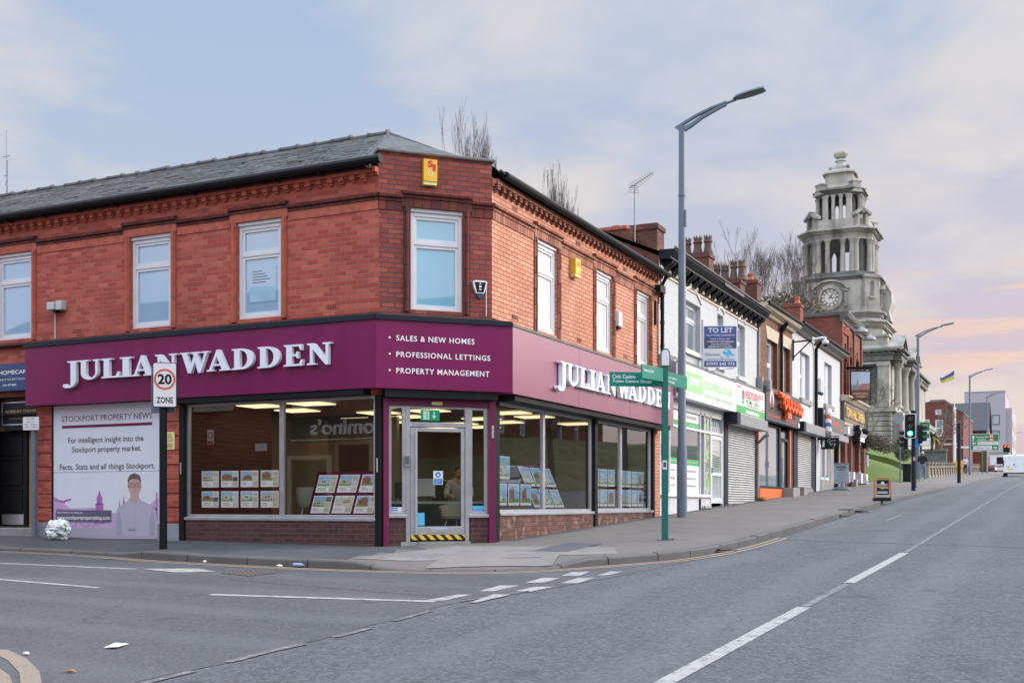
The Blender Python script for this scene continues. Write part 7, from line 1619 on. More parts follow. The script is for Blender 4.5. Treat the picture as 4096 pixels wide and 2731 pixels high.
b.tube(P_((.42, 3.42), (.36, 3.44), (.31, 3.38), (.34, 3.31), (.41, 3.33), (.44, 3.38), (.48, 3.34), (.52, 3.40), (.56, 3.34), (.62, 3.40), (.66, 3.38)), .008, 4); b.tube(P_((.46, 3.26), (.40, 3.28), (.42, 3.22), (.47, 3.20), (.42, 3.16)), .008, 4); b.tube(P_((.48, 3.2), (.53, 3.26), (.56, 3.2), (.62, 3.25), (.64, 3.24), (.58, 3.12), (.55, 3.06)), .008, 4); b.mi = 1; b.box(F, .10, .20, .03, .036, 3.1, 3.42); b.mi = 0; b.box(F, .12, .18, .036, .038, 3.15, 3.36); b.build('lettering', [M['whitetext'], M['cloth_lilac']], pl_); b = MB(); b.tube([(.0, 30.9, 3.56), (.85, 30.9, 3.56)], .02, 6); b.tube([(.25, 30.9, 3.56), (.25, 30.9, 3.5)], .012, 5); b.tube([(.7, 30.9, 3.56), (.7, 30.9, 3.5)], .012, 5); b.build('bracket', M['blackpaint'], hs)
pt = at(3391, 1450, 54.2); ps = thing('pub_sign', 'hanging pub sign with painted tower scene on a dark frame', 'pub sign', (.3, 37.4, 5.5))
F = Frame(.12, 37.3, 1, .42); b = MB(); b.mi = 0; b.box(F, .15, 1.12, -.05, .05, 5.62, 7.0); b.mi = 1; b.box(F, .20, 1.07, .05, .054, 6.25, 6.95); b.mi = 2; b.box(F, .20, 1.07, .05, .0535, 5.66, 6.25)
b.mi = 3; b.prism(F, [(.20, 6.1), (.75, 6.1), (.75, 6.35), (.55, 6.35), (.53, 6.55), (.50, 6.72), (.47, 6.55), (.45, 6.35), (.20, 6.33)], .054, .057); b.mi = 4; b.prism(F, [(.55, 6.1), (1.07, 6.1), (1.07, 6.42), (.9, 6.38), (.75, 6.4), (.55, 6.3)], .054, .0575); b.mi = 5; b.text(F, "TOWN HALL", .28, .99, 5.87, 5.97, .057, bold=.02); b.text(F, "TAVERN", .42, .85, 5.74, 5.83, .057, bold=.02)
b.build('board', [M['blackpaint'], plain('painted_sky', (.42, .52, .62), .5), plain('painted_maroon', (.13, .05, .05), .5), plain('painted_grey', (.22, .26, .27), .5), plain('painted_pink', (.36, .16, .14), .5), M['gold']], ps); b = MB(); b.box(F, -.05, 1.2, -.06, .06, 7.06, 7.16); b.box(F, -.05, 1.3, -.1, .1, 7.16, 7.19); b.build('bracket', M['blackpaint'], ps)
ae = thing('tv_aerial', 'thin television aerial on a mast above the brick party wall', 'aerial', (-2.2, 10.8, 7.9))
b = MB(); ax = at(2539, 880, 30.0); X, Y = ax.x, ax.y; zt_ = at(2539, 745, 30).z; b.tube([(X, Y, 7.6), (X, Y, zt_+.02)], .018, 5); d_ = Vector((.75, -.05, .35)).normalized(); c_ = Vector((X-.15, Y, zt_-.03)); b.tube([c_, c_+d_*.75], .010, 4)
for k_ in range(9): q_ = c_+d_*(.12+.07*k_); b.tube([q_-Vector((0.05, .15, -.05))*(1-.05*k_), q_+Vector((.05, .15, -.05))*(1-.05*k_)], .006, 3)
for z_ in (-.06, .0, .06, .12): b.tube([(X-.17, Y-.02, zt_-.08+z_), (X+.1, Y+.02, zt_-.12+z_)], .007, 3)
b.build('antenna', M['darkgrey'], ae)
ms = thing('radio_mast', 'faint slender radio mast on the left horizon behind the slate roof', 'mast', tuple(at(25, 900, 150)))
b = MB(); c_ = at(25, 900, 150); zt_ = at(25, 520, 150).z; b.tube([(c_.x-.2, c_.y, 5), (c_.x-.2, c_.y, zt_-10)], .06, 4); b.tube([(c_.x+.2, c_.y, 5), (c_.x+.2, c_.y, zt_-4)], .06, 4); b.tube([(c_.x, c_.y, 5), (c_.x, c_.y, zt_)], .04, 4)
for k_ in range(30): z_ = 6+(zt_-12)*k_/30; b.tube([(c_.x-.2, c_.y, z_), (c_.x+.2, c_.y, z_+.6)], .03, 3)
b.build('lattice', M['lampgrey'], ms); b = MB()
for z_, w_ in ((zt_-3.5, .7), (zt_-6, .35), (zt_-11, 1.0), (zt_-17, .5)): b.tube([(c_.x-w_, c_.y, z_), (c_.x+w_, c_.y, z_)], .05, 4)
b.build('crossbars', M['lampgrey'], ms)
# ------------------------------------------------------------------ traffic signals, road signs, boards, bin
def face(x, y, a=25.5): return Frame(x, y, math.cos(R(a)), math.sin(R(a)))
def sc_at(u, v, T): p = at(u, v, T); return p
ts = thing('traffic_signal', 'nearest traffic signal on a black pole showing green beside the a-board', 'traffic light', (3.71, 31.7, g(3.7, 31.7)))
X, Y = 3.71, 31.7; z = g(X, Y); T = 47.2
b = MB(); b.tube([(X, Y, z-.1), (X, Y, at(3654, 1650, T).z)], .085, 14); b.build('pole', M['navydark'], ts, smooth='auto')
def head(par, F, u, z0, lit, w=.40, h=.96, d0=.10, board=True, glow=True):
    b = MB(); b.mi = 0; b.prism(F, rr(u-w/2, u+w/2, z0, z0+h, .05), d0-.16, d0); 
    if board: b.mi = 1; b.prism(F, rr(u-w/2-.03, u+w/2+.03, z0-.03, z0+h+.03, .06), d0-.10, d0-.02); b.mi = 0
    hs_ = b.build('signal_head', [M['blackpaint'], M['white']], par)
    for i, nm in enumerate(('red', 'amber', 'green')):
        zc = z0+h*(.82-.32*i); on = lit == nm; q = MB(); q.disc(F, u, zc, .105, d0-.005, d0+.012, 18)
        if on: q.mi = 1; q.disc(F, u, zc, .06, d0+.012, d0+.016, 14)
        q.build('signal_lamp', [M['greenlamp'] if on and nm == 'green' else M['redlamp'] if on else M['lens'], M['greencore'] if nm == 'green' else M['redlamp']], hs_)
        q = MB(); n = 10
        for k in range(n):
            a0, a1 = math.pi*(-.1+1.2*k/n), math.pi*(-.1+1.2*(k+1)/n); P = lambda a, d, r: F.p(u+r*math.cos(a), d, zc+r*math.sin(a))
            q.poly([P(a0, d0, .125), P(a1, d0, .125), P(a1, d0+.22-.06*abs(k-5)/5, .115), P(a0, d0+.22-.06*abs(k-5)/5, .115)])
            q.poly([P(a0, d0, .12), P(a0, d0+.22-.06*abs(k-5)/5, .11), P(a1, d0+.22-.06*abs(k-5)/5, .11), P(a1, d0, .12)])
        q.build('lamp_hood', M['blackpaint'], hs_)
zh = at(3642, 1752, T).z
head(ts, Frame(X-.12, Y-.1, 1, 0.08), -.0, zh+.02, 'green')
head(ts, Frame(X+.22, Y+.05, -.35, 1), 0, zh-.22, '', .30, .76, d0=.1, board=False)
head(ts, Frame(X-.30, Y+.2, .1, -1), 0, zh-.42, '', .30, .76, d0=.1, board=False)
b = MB(); F = face(X, Y, 10); b.box(F, -.1, .08, -.02, .12, at(3642, 1657, T).z, at(3642, 1642, T).z); b.mi = 1; b.box(F, .06, .26, .04, .06, at(3660, 1787, T).z, at(3660, 1752, T).z); b.mi = 2; b.disc(F, .03, at(3652, 1835, T).z, .055, .07, .10, 12, .09); b.build('fittings', [M['blackpaint'], M['blue'], plain('pink_sticker', (.62, .25, .35), .5)], ts)
b = MB(); b.lathe((X, Y, z-.01), [(.16, 0), (.10, .03)], 12); b.build('base', M['blackpaint'], ts)
# second pole close behind
p = G(3660, 1950); b = MB(); b.tube([(p.x, p.y, g(p.x, p.y)), (p.x, p.y, g(p.x, p.y)+2.9)], .06, 10); b.box(face(p.x, p.y), -.14, .0, .02, .14, g(p.x, p.y)+1.0, g(p.x, p.y)+1.3); tag(b.build('signal_control_post', M['blackpaint'], loc=(p.x, p.y, g(p.x, p.y))), 'thin black post close behind the nearest traffic signal pole', 'post')
# green direction sign behind the signal
p = at(3698, 1783, 72); F = face(p.x, p.y, 12); ds = thing('direction_sign', 'green and white road direction sign half hidden behind the traffic signal', 'road sign', (p.x, p.y, prof(p.y)))
z0, z1 = at(3698, 1783, 72).z, at(3698, 1686, 72).z; b = MB(); b.mi = 0; b.prism(F, rr(-1.1, .33, z0, z1, .05), -.03, 0); b.mi = 1; b.prism(F, rrect(-1.07, .30, z0+.03, z0+.5), 0, .004); b.prism(F, rrect(-.5, .27, z0+.78, z0+.95), 0, .004); b.mi = 2; b.text(F, "(M60)", -.15, .2, z0+1.22, z0+1.36, .006, bold=.02); b.mi = 1
for q in (rrect(-1.08, .31, z1-.035, z1-.015), rrect(.295, .315, z0+.03, z1-.03)): b.prism(F, q, 0, .003)
b.build('sign_plate', [M['roadgreen'], M['white'], M['gold']], ds); b = MB(); b.tube([F.p(-.2, -.1, prof(p.y)), F.p(-.2, -.1, z1)], .06, 8); b.build('post', M['navydark'], ds)
# round sign seen from the back
p = at(3592, 1672, 66); F = face(p.x, p.y, 14); rs_ = thing('round_sign_back', 'grey back of a round road sign beside the nearest traffic signal', 'road sign', (p.x, p.y, prof(p.y)))
b = MB(); b.disc(F, 0, p.z, .33, -.01, .01, 28); b.build('sign_plate', M['midgrey'], rs_); b = MB(); b.tube([F.p(.12, -.06, prof(p.y)), F.p(.12, -.06, p.z+.2)], .035, 8); b.build('post', M['lampgrey'], rs_)
# bin
p = G(3628, 1927, 0); bn = thing('litter_bin', 'black square litter bin by the lawn behind the signal pole', 'litter bin', (p.x, p.y, g(p.x, p.y)))
F = face(p.x, p.y, 8); z = g(p.x, p.y); b = MB(); b.box(F, -.22, .20, -.4, 0, z, z+.98); b.box(F, -.24, .22, -.42, .02, z+.98, z+1.05); b.build('body', M['blackpaint'], bn, bevel=.02); b = MB(); b.box(F, .22, .36, -.35, -.05, z, z+1.0); b.build('side_post', M['wallstone'], bn)
b = MB(); b.box(F, -.26, -.235, -.3, -.1, z, z+.3); b.build('notice', M['white'], bn)
# dark post on the far kerb
p = G(3836, 1926); b = MB(); z = g(p.x, p.y); b.tube([(p.x, p.y, z-.1), (p.x, p.y, at(3836, 1692, 65).z)], .10, 12); tag(b.build('dark_post', M['navydark'], loc=(p.x, p.y, z)), 'thick black post with nothing on top standing on the kerb past the lane', 'post')
for u_, nm in ((3830, 'left'), (3846, 'right')):
    q = at(u_, 1855, 90); b = MB(); F = face(q.x, q.y); b.box(F, -.12, .12, -.1, .1, at(u_, 1868, 90).z, at(u_, 1842, 90).z); b.box(F, -.05, .05, -.05, .05, prof(q.y), at(u_, 1868, 90).z); tag(b.build('crossing_box', M['yellow'], loc=(q.x, q.y, prof(q.y))), '%s yellow crossing control box beside the backpack walker' % nm, 'crossing box', 'yellow crossing boxes')
# flagpole
fl = thing('flagpole', 'tall white flagpole flying a blue and yellow flag before the court', 'flagpole', tuple(at(3818, 1812, 125)))
c = at(3818, 1812, 125); b = MB(); b.tube([(c.x, c.y, c.z-1.5), (c.x, c.y, at(3818, 1628, 125).z)], .16, 10); b.tube([(c.x, c.y, at(3818, 1628, 125).z), (c.x, c.y, at(3818, 1464, 125).z)], [.045, .03], 8); b.build('pole', M['white'], fl, smooth='auto')
nx_, ny_ = 16, 8; b = MB(); tl_, bl_ = at(3817, 1480, 125), at(3817, 1514, 125); tr_, br_ = at(3759, 1505, 125), at(3761, 1524, 125)
for half in (0, 1):
    b.mi = half
    for i in range(nx_):
        for j in range(ny_//2):
            P = []
            for (a, e) in ((0, 0), (1, 0), (1, 1), (0, 1)):
                s = (i+a)/nx_; t = (j+e+half*ny_//2)/ny_; q = tl_.lerp(tr_, s).lerp(bl_.lerp(br_, s), t); w = math.sin(s*7)*.10*s; q = q+Vector((w*.5, w, -.30*math.sin(math.pi*s)*.8+.18*math.sin(s*5.5)*s)); P.append(q)
            b.poly(P)
b.build('flag', [M['flagblue'], M['flagyellow']], fl, smooth=True)
# hospital sign
p = at(3939, 1800, 140); F = face(p.x, p.y, 18); T = 140; hsn = thing('hospital_direction_sign', 'large green direction sign with red hospital symbol and white panels', 'road sign', (p.x, p.y, prof(p.y)))
sc_ = T/FPX; z0, z1 = at(3939, 1802, T).z, at(3939, 1734, T).z; w2 = 55*sc_
b = MB(); b.mi = 1; b.prism(F, rr(-w2, w2, z0, z1, .06), -.05, 0); b.mi = 0; hh = z1-z0
zs_ = [z1-.04, z1-hh*.43, z1-hh*.68, z0+.04]
for a, c in zip(zs_, zs_[1:]): b.prism(F, rrect(-w2+.05, w2-.05, c+.025, a-.005), 0, .006)
b.mi = 1
b.prism(F, rrect(-w2+.85, w2-.12, zs_[2]+.09, zs_[1]-.09), .006, .011); b.prism(F, rrect(-w2+.35, w2-.85, zs_[3]+.10, zs_[2]-.09), .006, .011)
b.text(F, "Stepping Hill", -w2+.62, w2-1.35, zs_[0]-.50, zs_[0]-.25, .009, bold=.02); b.text(F, "Hospital", -w2+.85, w2-1.62, zs_[0]-.82, zs_[0]-.58, .009, bold=.02)
def arrow(u, zc, ang, s=.22):
    P = lambda a, c: (u+a*math.cos(ang)-c*math.sin(ang), zc+a*math.sin(ang)+c*math.cos(ang)); b.prism(F, [P(s, 0), P(.05, s*.8), P(.05, .07), P(-s*1.3, .07), P(-s*1.3, -.07), P(.05, -.07), P(.05, -s*.8)], .006, .012)
arrow(-w2+.33, (zs_[0]+zs_[1])/2, math.pi/2, .27); arrow(-w2+.40, (zs_[1]+zs_[2])/2, math.pi, .2); arrow(w2-.42, (zs_[2]+zs_[3])/2, 0, .2)
b.mi = 2; b.prism(F, rrect(w2-1.22, w2-.62, zs_[0]-.85, zs_[0]-.06), .006, .013); b.mi = 1; b.text(F, "H", w2-1.08, w2-.76, zs_[0]-.45, zs_[0]-.12, .015, bold=.05); b.text(F, "A&E", w2-1.15, w2-.69, zs_[0]-.80, zs_[0]-.60, .015, bold=.03)
b.mi = 3; b.text(F, "Magistrates Court", -w2+.98, w2-.25, zs_[2]+.17, zs_[1]-.17, .013, bold=.02); b.text(F, "Wellfield House" if False else "Wallthew House", -w2+.48, w2-1.0, zs_[3]+.2, zs_[2]-.17, .013, bold=.02)
b.build('sign_plate', [M['roadgreen'], M['white'], M['redtext'], M['greytext']], hsn)
for k in (-.25, .25):
    q = MB(); q.tube([F.p(k, -.12, prof(p.y)-.2), F.p(k, -.12, z1-.1)], .08, 8); q.build('post', M['roadgreen'] if k < 0 else M['lampgrey'], hsn)
p = at(3850, 1788, 118); F = face(p.x, p.y, 15); b = MB(); b.mi = 0; zc = p.z; P = [(-.72, zc-.10), (.72, zc-.10), (.85, zc), (.72, zc+.10), (-.72, zc+.10), (-.85, zc)]; b.prism(F, P, -.02, .02); b.mi = 1; b.tube([F.p(.0, -.06, prof(p.y)), F.p(.0, -.06, zc+.1)], .045, 6); tag(b.build('fingerpost', [M['white'], M['navydark']], loc=(p.x, p.y, prof(p.y))), 'distant white fingerpost sign below the court lettering', 'signpost')
for u_, v_, T_, nm in ((4019, 1785, 135, 'left'), (4032, 1787, 137, 'right')):
    p = at(u_, v_, T_); r_ = thing('traffic_signal', '%s of the two far traffic signals showing red above the white van' % nm, 'traffic light', (p.x, p.y, prof(p.y)), 'far red traffic signals')
    F = face(p.x, p.y, 24); q = MB(); q.tube([(p.x, p.y+.12, prof(p.y)-.3), (p.x, p.y+.12, p.z)], .06, 8); q.build('pole', M['navydark'], r_); head(r_, F, 0, p.z-.66, 'red', .34, .86, d0=.1, board=False)
# a-boards
p = G(3530, 2003, 0); z = g(p.x, p.y); T = at(3530, 2003, 1); dist = (p-Vector((CAM[0], CAM[1], 0))).dot(Vector((-SN, CS, 0)))
F = face(p.x, p.y, 20); ab = thing('pavement_board', 'black pavement sign board in a rounded orange frame near the kerb', 'pavement sign', (p.x, p.y, z)); s_ = dist/FPX
w2, H_ = 31*s_, 92*s_; b = MB(); b.tube([F.p(-w2, 0, z+.08), F.p(-w2, 0, z+H_-.08), F.p(-w2+.08, 0, z+H_), F.p(w2-.08, 0, z+H_), F.p(w2, 0, z+H_-.08), F.p(w2, 0, z+.08)], .024, 8); b.build('frame', plain('orange_frame', (.50, .13, .03), .45), ab, smooth='auto')
b = MB(); b.box(F, -w2-.01, w2+.01, -.28, .12, z, z+.12); b.build('base', M['navydark'], ab, bevel=.03); b = MB(); b.mi = 0; b.prism(F, rr(-w2+.07, w2-.05, z+.20, z+H_-.06, .05), -.015, .015); b.mi = 1; b.disc(F, 0, z+H_-.16, .055, .015, .018, 14, .045); b.mi = 2
q_ = z+H_-.30; b.prism(F, [(-.20, q_+.05), (-.05, q_+.04), (.08, q_+.05), (.20, q_), (.16, q_-.05), (.02, q_-.02), (-.02, q_-.08), (-.06, q_-.03), (-.16, q_)], .015, .018); b.mi = 1
for k, (a_, w_) in enumerate(((.52, .17), (.40, .05), (.29, .16), (.25, .16))): b.box(F, -w_, w_, .015, .018, z+a_, z+a_+.022)
b.build('board', [M['cloth_black'], M['white'], plain('faded_orange', (.50, .25, .16), .5)], ab)
p = G(3366, 1960, 0); z = g(p.x, p.y); dist = (p-Vector((CAM[0], CAM[1], 0))).dot(Vector((-SN, CS, 0))); s_ = dist/FPX; F = face(p.x, p.y, 12)
ab = thing('pavement_board', 'pale blue barber pavement board with moustache mark on a domed base', 'pavement sign', (p.x, p.y, z))
b = MB(); b.lathe((p.x, p.y, z), [(38*s_, .0), (36*s_, .06), (22*s_, .14), (8*s_, .17)], 22, sy=.6); b.build('base', M['lampgrey'], ab, smooth='auto'); b = MB(); w2 = 29*s_; z0, z1 = z+26*s_, z+104*s_; b.mi = 0; b.prism(F, rrect(-w2, w2, z0, z1), -.03, .02); b.mi = 1; b.box(F, -w2-.02, w2+.02, -.04, .04, z1, z1+.05); b.mi = 2; b.text(F, "BARBER", -w2*.68, w2*.68, z1-.17, z1-.08, .025, bold=.03)
zq = z1-.25; b.prism(F, [(-.20, zq), (-.12, zq+.02), (-.04, zq+.045), (0, zq+.03), (.04, zq+.045), (.12, zq+.02), (.20, zq), (.12, zq-.01), (.04, zq), (0, zq-.005), (-.04, zq), (-.12, zq-.01)], .02, .024)
for k in range(8): w_ = w2*(.35+.4*((k*37 % 10)/10)); b.mi = 3; b.box(F, -w_, w_, .02, .023, z1-.36-.09*k, z1-.345-.09*k)
b.build('board', [M['signboard'], M['midgrey'], M['blacktext'], M['lampgrey']], ab); b = MB(); b.box(F, -.12, -.03, -.02, .02, z+.1, z0); b.box(F, .05, .13, -.02, .02, z+.1, z0); b.build('spring_leg', M['white'], ab)
# ------------------------------------------------------------------ people
def skin_body(name, joints, bones, mats, parent, sub=1, tags=None):
    names = list(joints); me = bpy.data.meshes.new(name); me.from_pydata([joints[n][0] for n in names], [(names.index(a), names.index(b)) for a, b in bones], [])
    o = bpy.data.objects.new(name, me); COL.objects.link(o); sk = o.modifiers.new('skin', 'SKIN'); sk.use_smooth_shade = True
    for i, n in enumerate(names):
        r = joints[n][1]; me.skin_vertices[0].data[i].radius = r if isinstance(r, tuple) else (r, r); me.skin_vertices[0].data[i].use_root = (i == 0)
    ss = o.modifiers.new('sub', 'SUBSURF'); ss.levels = sub; ss.render_levels = sub
    dg_ = bpy.context.evaluated_depsgraph_get(); ev = o.evaluated_get(dg_); nm = bpy.data.meshes.new_from_object(ev)
    bpy.data.objects.remove(o); bpy.data.meshes.remove(me)
    org = Vector(parent['_o'])
    segs = [(Vector(joints[a][0]), Vector(joints[b][0]), joints[b][2]) for a, b in bones]
    for m_ in mats: nm.materials.append(m_)
    for p_ in nm.polygons:
        c_ = p_.center; best = (1e9, 0)
        for (a, b, tg) in segs:
            ab_ = b-a; t_ = max(0, min(1, (c_-a).dot(ab_)/max(ab_.length_squared, 1e-9))); d_ = (c_-a-ab_*t_).length
            if d_ < best[0]: best = (d_, tg)
        p_.material_index = best[1]; p_.use_smooth = True
    for v_ in nm.vertices: v_.co = v_.co-org
    o = bpy.data.objects.new(name, nm); COL.objects.link(o); o.parent = parent; o['_o'] = tuple(org); return o
def hand(J, B, wrist, side, d, palm_n, tag_, pre):
    """palm with four curled fingers and a thumb, from the wrist along d"""
    w = Vector(J[wrist][0]); d = d.normalized(); s = d.cross(palm_n).normalized()*side
    J[pre+'palm'] = (w+d*.07, (.040, .022), tag_); B.append((wrist, pre+'palm'))
    for k, (off, l) in enumerate(((.030, .068), (.010, .078), (-.010, .072), (-.030, .055))):
        a = w+d*.095+s*off; b1 = a+(d*.8+palm_n*.35).normalized()*l*.55; b2 = b1+(d*.35+palm_n*.9).normalized()*l*.5
        J[pre+'f%da' % k] = (a, .0095, tag_); J[pre+'f%db' % k] = (b1, .009, tag_); J[pre+'f%dc' % k] = (b2, .0075, tag_); B += [(pre+'palm', pre+'f%da' % k), (pre+'f%da' % k, pre+'f%db' % k), (pre+'f%db' % k, pre+'f%dc' % k)]
    a = w+d*.045+s*.042; b1 = a+(d*.6+s*.5+palm_n*.3).normalized()*.035; J[pre+'ta'] = (a, .012, tag_); J[pre+'tb'] = (b1, .010, tag_); B += [(pre+'palm', pre+'ta'), (pre+'ta', pre+'tb')]
def walker(name_label, u, v, hgt, heading, mats, hood=None, pack=False, phone=False, stride=.22, base=None):
    """mats: 0 skin, 1 upper, 2 trousers, 3 shoes"""
    p = base or G(u, v, 0); z = g(p.x, p.y); t = thing('person', name_label, 'person', (p.x, p.y, z)); k = hgt/1.75
    f = Vector((math.cos(heading), math.sin(heading), 0)); s = Vector((f.y, -f.x, 0)); up = Vector((0, 0, 1)); O = Vector((p.x, p.y, z))
    W_ = lambda fx, sx, h: O+f*(fx*k)+s*(sx*k)+up*(h*k)
    J = {}; B = []
    J['pelvis'] = (W_(0, 0, .96), (.155*k, .12*k), 2)
    def add(n, par, pos, r, tg): J[n] = (pos, r, tg); B.append((par, n))
    add('waist', 'pelvis', W_(.01, 0, 1.10), (.155*k, .115*k), 1); add('chest', 'waist', W_(.03, 0, 1.30), (.185*k, .13*k), 1); add('collar', 'chest', W_(.03, 0, 1.44), (.12*k, .09*k), 1)
    add('neck', 'collar', W_(.045, 0, 1.53), .055*k, 0 if not hood else 1); add('skull', 'neck', W_(.07, 0, 1.63), (.080*k, .098*k), 0); add('crown', 'skull', W_(.06, 0, 1.71), (.062*k, .075*k), 0)
    add('nose', 'skull', W_(.175, 0, 1.625), .014*k, 0)
    for sd, st in ((1, stride), (-1, -stride)):
        n = 'r' if sd > 0 else 'l'
        add(n+'hip', 'pelvis', W_(0, .095*sd, .90), .105*k, 2); add(n+'knee', n+'hip', W_(st*.75+.05, .10*sd, .50), .066*k, 2)
        h = .085 if st > 0 else .11; add(n+'ankle', n+'knee', W_(st*1.15-(.0 if st > 0 else .05), .10*sd, h), .046*k, 2); add(n+'heel', n+'ankle', W_(st*1.15-.05, .10*sd, .045), .043*k, 3); add(n+'toe', n+'heel', W_(st*1.15+.16, .115*sd, .036), (.042*k, .034*k), 3)
        add(n+'sh', 'collar', W_(.02, .185*sd, 1.42), .082*k, 1)
        if phone: el_, wr = W_(.06, .25*sd, 1.16), W_(.26, .10*sd, 1.22)
        else: el_, wr = W_(-.04-st*.25, .255*sd, 1.15), W_(.06-st*.8, .25*sd, .92)
        add(n+'el', n+'sh', el_, .055*k, 1); add(n+'wr', n+'el', wr, .036*k, 1); d = (wr-el_).normalized(); hand(J, B, n+'wr', sd, d, (-s*sd) if not phone else up, 0, n)
    body = skin_body('body', J, B, mats, t)
    q = MB(); c = Vector(J['skull'][0]); rx = .095*k
    for i in range(7):
        for j in range(14):
            P = lambda a, b_: c+up*(.025*k+.105*k*math.sin(a))+(f*(-.012*k+.10*k*math.cos(a)*math.cos(b_))+s*(.086*k*math.cos(a)*math.sin(b_)))
            a0, a1 = -.5+2.05*i/7, -.5+2.05*(i+1)/7; b0_, b1_ = 2*math.pi*j/14, 2*math.pi*(j+1)/14
            if math.cos((b0_+b1_)/2) > .55 and a0 < .55: continue
            q.poly([P(a0, b0_), P(a0, b1_), P(a1, b1_), P(a1, b0_)])
    q.build('hair' if not hood else 'cap', M['hair'] if not hood else hood, t, smooth=True)
    for sd in (1, -1):
        q = MB(); q.lathe(W_(.02, .087*sd, 1.60), [(.008*k, 0), (.016*k, .02*k), (.018*k, .05*k), (.008*k, .065*k)], 8, sx=.8); q.build('ear', mats[0], t, smooth=True)
        q = MB(); q.lathe(W_(.155, .032*sd, 1.645), [(.004, 0), (.011, .008), (.004, .016)], 8); q.build('eye', M['hair'], t)
    if pack:
        q = MB(); F = Frame(O.x, O.y, s.x, s.y); q.prism(F, rr(-.15*k, .15*k, z+1.02*k, z+1.46*k, .07), .10*k, .27*k) if False else q.box(Frame(O.x, O.y, -s.x, -s.y), -.15*k, .15*k, .11*k, .27*k, z+1.02*k, z+1.45*k); q.build('backpack', M['cloth_navy'], t, bevel=.05)
    return t
hd = math.pi/2-.05
walker('person in a black hooded jacket and jeans walking uphill away from the camera', 3690, 1925, 1.76, hd, [M['skin'], M['cloth_black'], M['cloth_jeans'], M['whitepaint']], hood=plain('grey_cap', (.42, .45, .50), .8), phone=True, stride=.16)
p = at(3861, 1897, 111); walker('person with a dark backpack, pale jacket and white shoes walking away', 3861, 1897, 1.72, hd+.1, [M['skin'], M['cloth_lilac'], M['cloth_navy'], M['whitepaint']], pack=True, stride=.18, base=Vector((p.x, p.y, 0)))
def sitter(label, pos, heading, mats, look, lean=.08):
    z = .06; O = Vector((pos[0], pos[1], z)); t = thing('person', label, 'person', tuple(O)); f = Vector((math.cos(heading), math.sin(heading), 0)); s = Vector((f.y, -f.x, 0)); up = Vector((0, 0, 1)); lk = Vector((math.cos(look), math.sin(look), 0)); ls = Vector((lk.y, -lk.x, 0))
    W_ = lambda fx, sx, h: O+f*fx+s*sx+up*h
    J = {}; B = []; J['pelvis'] = (W_(0, 0, .56), (.16, .13), 2)
    def add(n, par, q, r, tg): J[n] = (q, r, tg); B.append((par, n))
    add('waist', 'pelvis', W_(.03, 0, .72), (.16, .12), 1); add('chest', 'waist', W_(.03+lean, 0, .93), (.195, .135), 1); add('collar', 'chest', W_(.05+lean, 0, 1.07), (.125, .09), 1); add('neck', 'collar', W_(.07+lean, 0, 1.16), .056, 0); hc = W_(.08+lean, 0, 1.27); add('skull', 'neck', hc, (.080, .098), 0); add('crown', 'skull', hc+up*.075, (.062, .075), 0); add('nose', 'skull', hc+lk*.108-up*.005, .014, 0); add('chin', 'skull', hc+lk*.05-up*.09, .045, 0)
    for sd in (1, -1):
        n = 'r' if sd > 0 else 'l'; add(n+'hip', 'pelvis', W_(.06, .10*sd, .54), .105, 2); add(n+'knee', n+'hip', W_(.46, .12*sd, .54), .07, 2); add(n+'ankle', n+'knee', W_(.44, .12*sd, .10), .048, 2); add(n+'toe', n+'ankle', W_(.60, .13*sd, .04), .04, 3)
        add(n+'sh', 'collar', W_(.03+lean, .19*sd, 1.05), .085, 1); el_, wr = W_(.14+lean, .27*sd, .82), W_(.40+lean, .17*sd, .80); add(n+'el', n+'sh', el_, .058, 1); add(n+'wr', n+'el', wr, .038, 1); hand(J, B, n+'wr', sd, (wr-el_), -up, 0, n)
    skin_body('body', J, B, mats, t); q = MB()
    for i in range(7):
        for j in range(14):
            P = lambda a, b_: hc+up*(.03+.105*math.sin(a))+(lk*(-.012+.102*math.cos(a)*math.cos(b_))+ls*(.088*math.cos(a)*math.sin(b_)))
            a0, a1 = -.45+2.0*i/7, -.45+2.0*(i+1)/7; b0_, b1_ = 2*math.pi*j/14, 2*math.pi*(j+1)/14
            if math.cos((b0_+b1_)/2) > .4 and a0 < .5: continue
            q.poly([P(a0, b0_), P(a0, b1_), P(a1, b1_), P(a1, b0_)])
    q.build('hair', M['hair'], t, smooth=True)
    for sd in (1, -1):
        q = MB(); q.lathe(hc+lk*.083+ls*(.032*sd)+up*.012, [(.004, 0), (.012, .006), (.004, .012)], 8); q.build('eye', M['hair'], t); q = MB(); q.lathe(hc+ls*(.086*sd)-up*.03, [(.008, 0), (.017, .02), (.018, .05), (.008, .065)], 8, sx=.8); q.build('ear', mats[0], t, smooth=True)
    q = MB(); q.tube([hc+lk*.092+ls*.022-up*.048, hc+lk*.098-up*.05, hc+lk*.092-ls*.022-up*.048], .006, 6); q.build('mouth', M['redtrim'], t)
    return t
a1 = at(1762, 1960, 24.2); a2 = at(1835, 1965, 23.6); cl_ = math.atan2(CAM[1]-a2.y, CAM[0]-a2.x)
sitter('seated person in a dark suit seen in profile through the door glass', (a1.x, a1.y), cl_, [M['skin'], M['cloth_black'], M['cloth_navy'], M['rubber']], cl_+1.2)
sitter('seated person in a pale shirt with dark hair behind the shop counter', (a2.x, a2.y), cl_, [M['skin'], M['cloth_pale'], M['cloth_navy'], M['rubber']], cl_-.1 if False else cl_+.25)
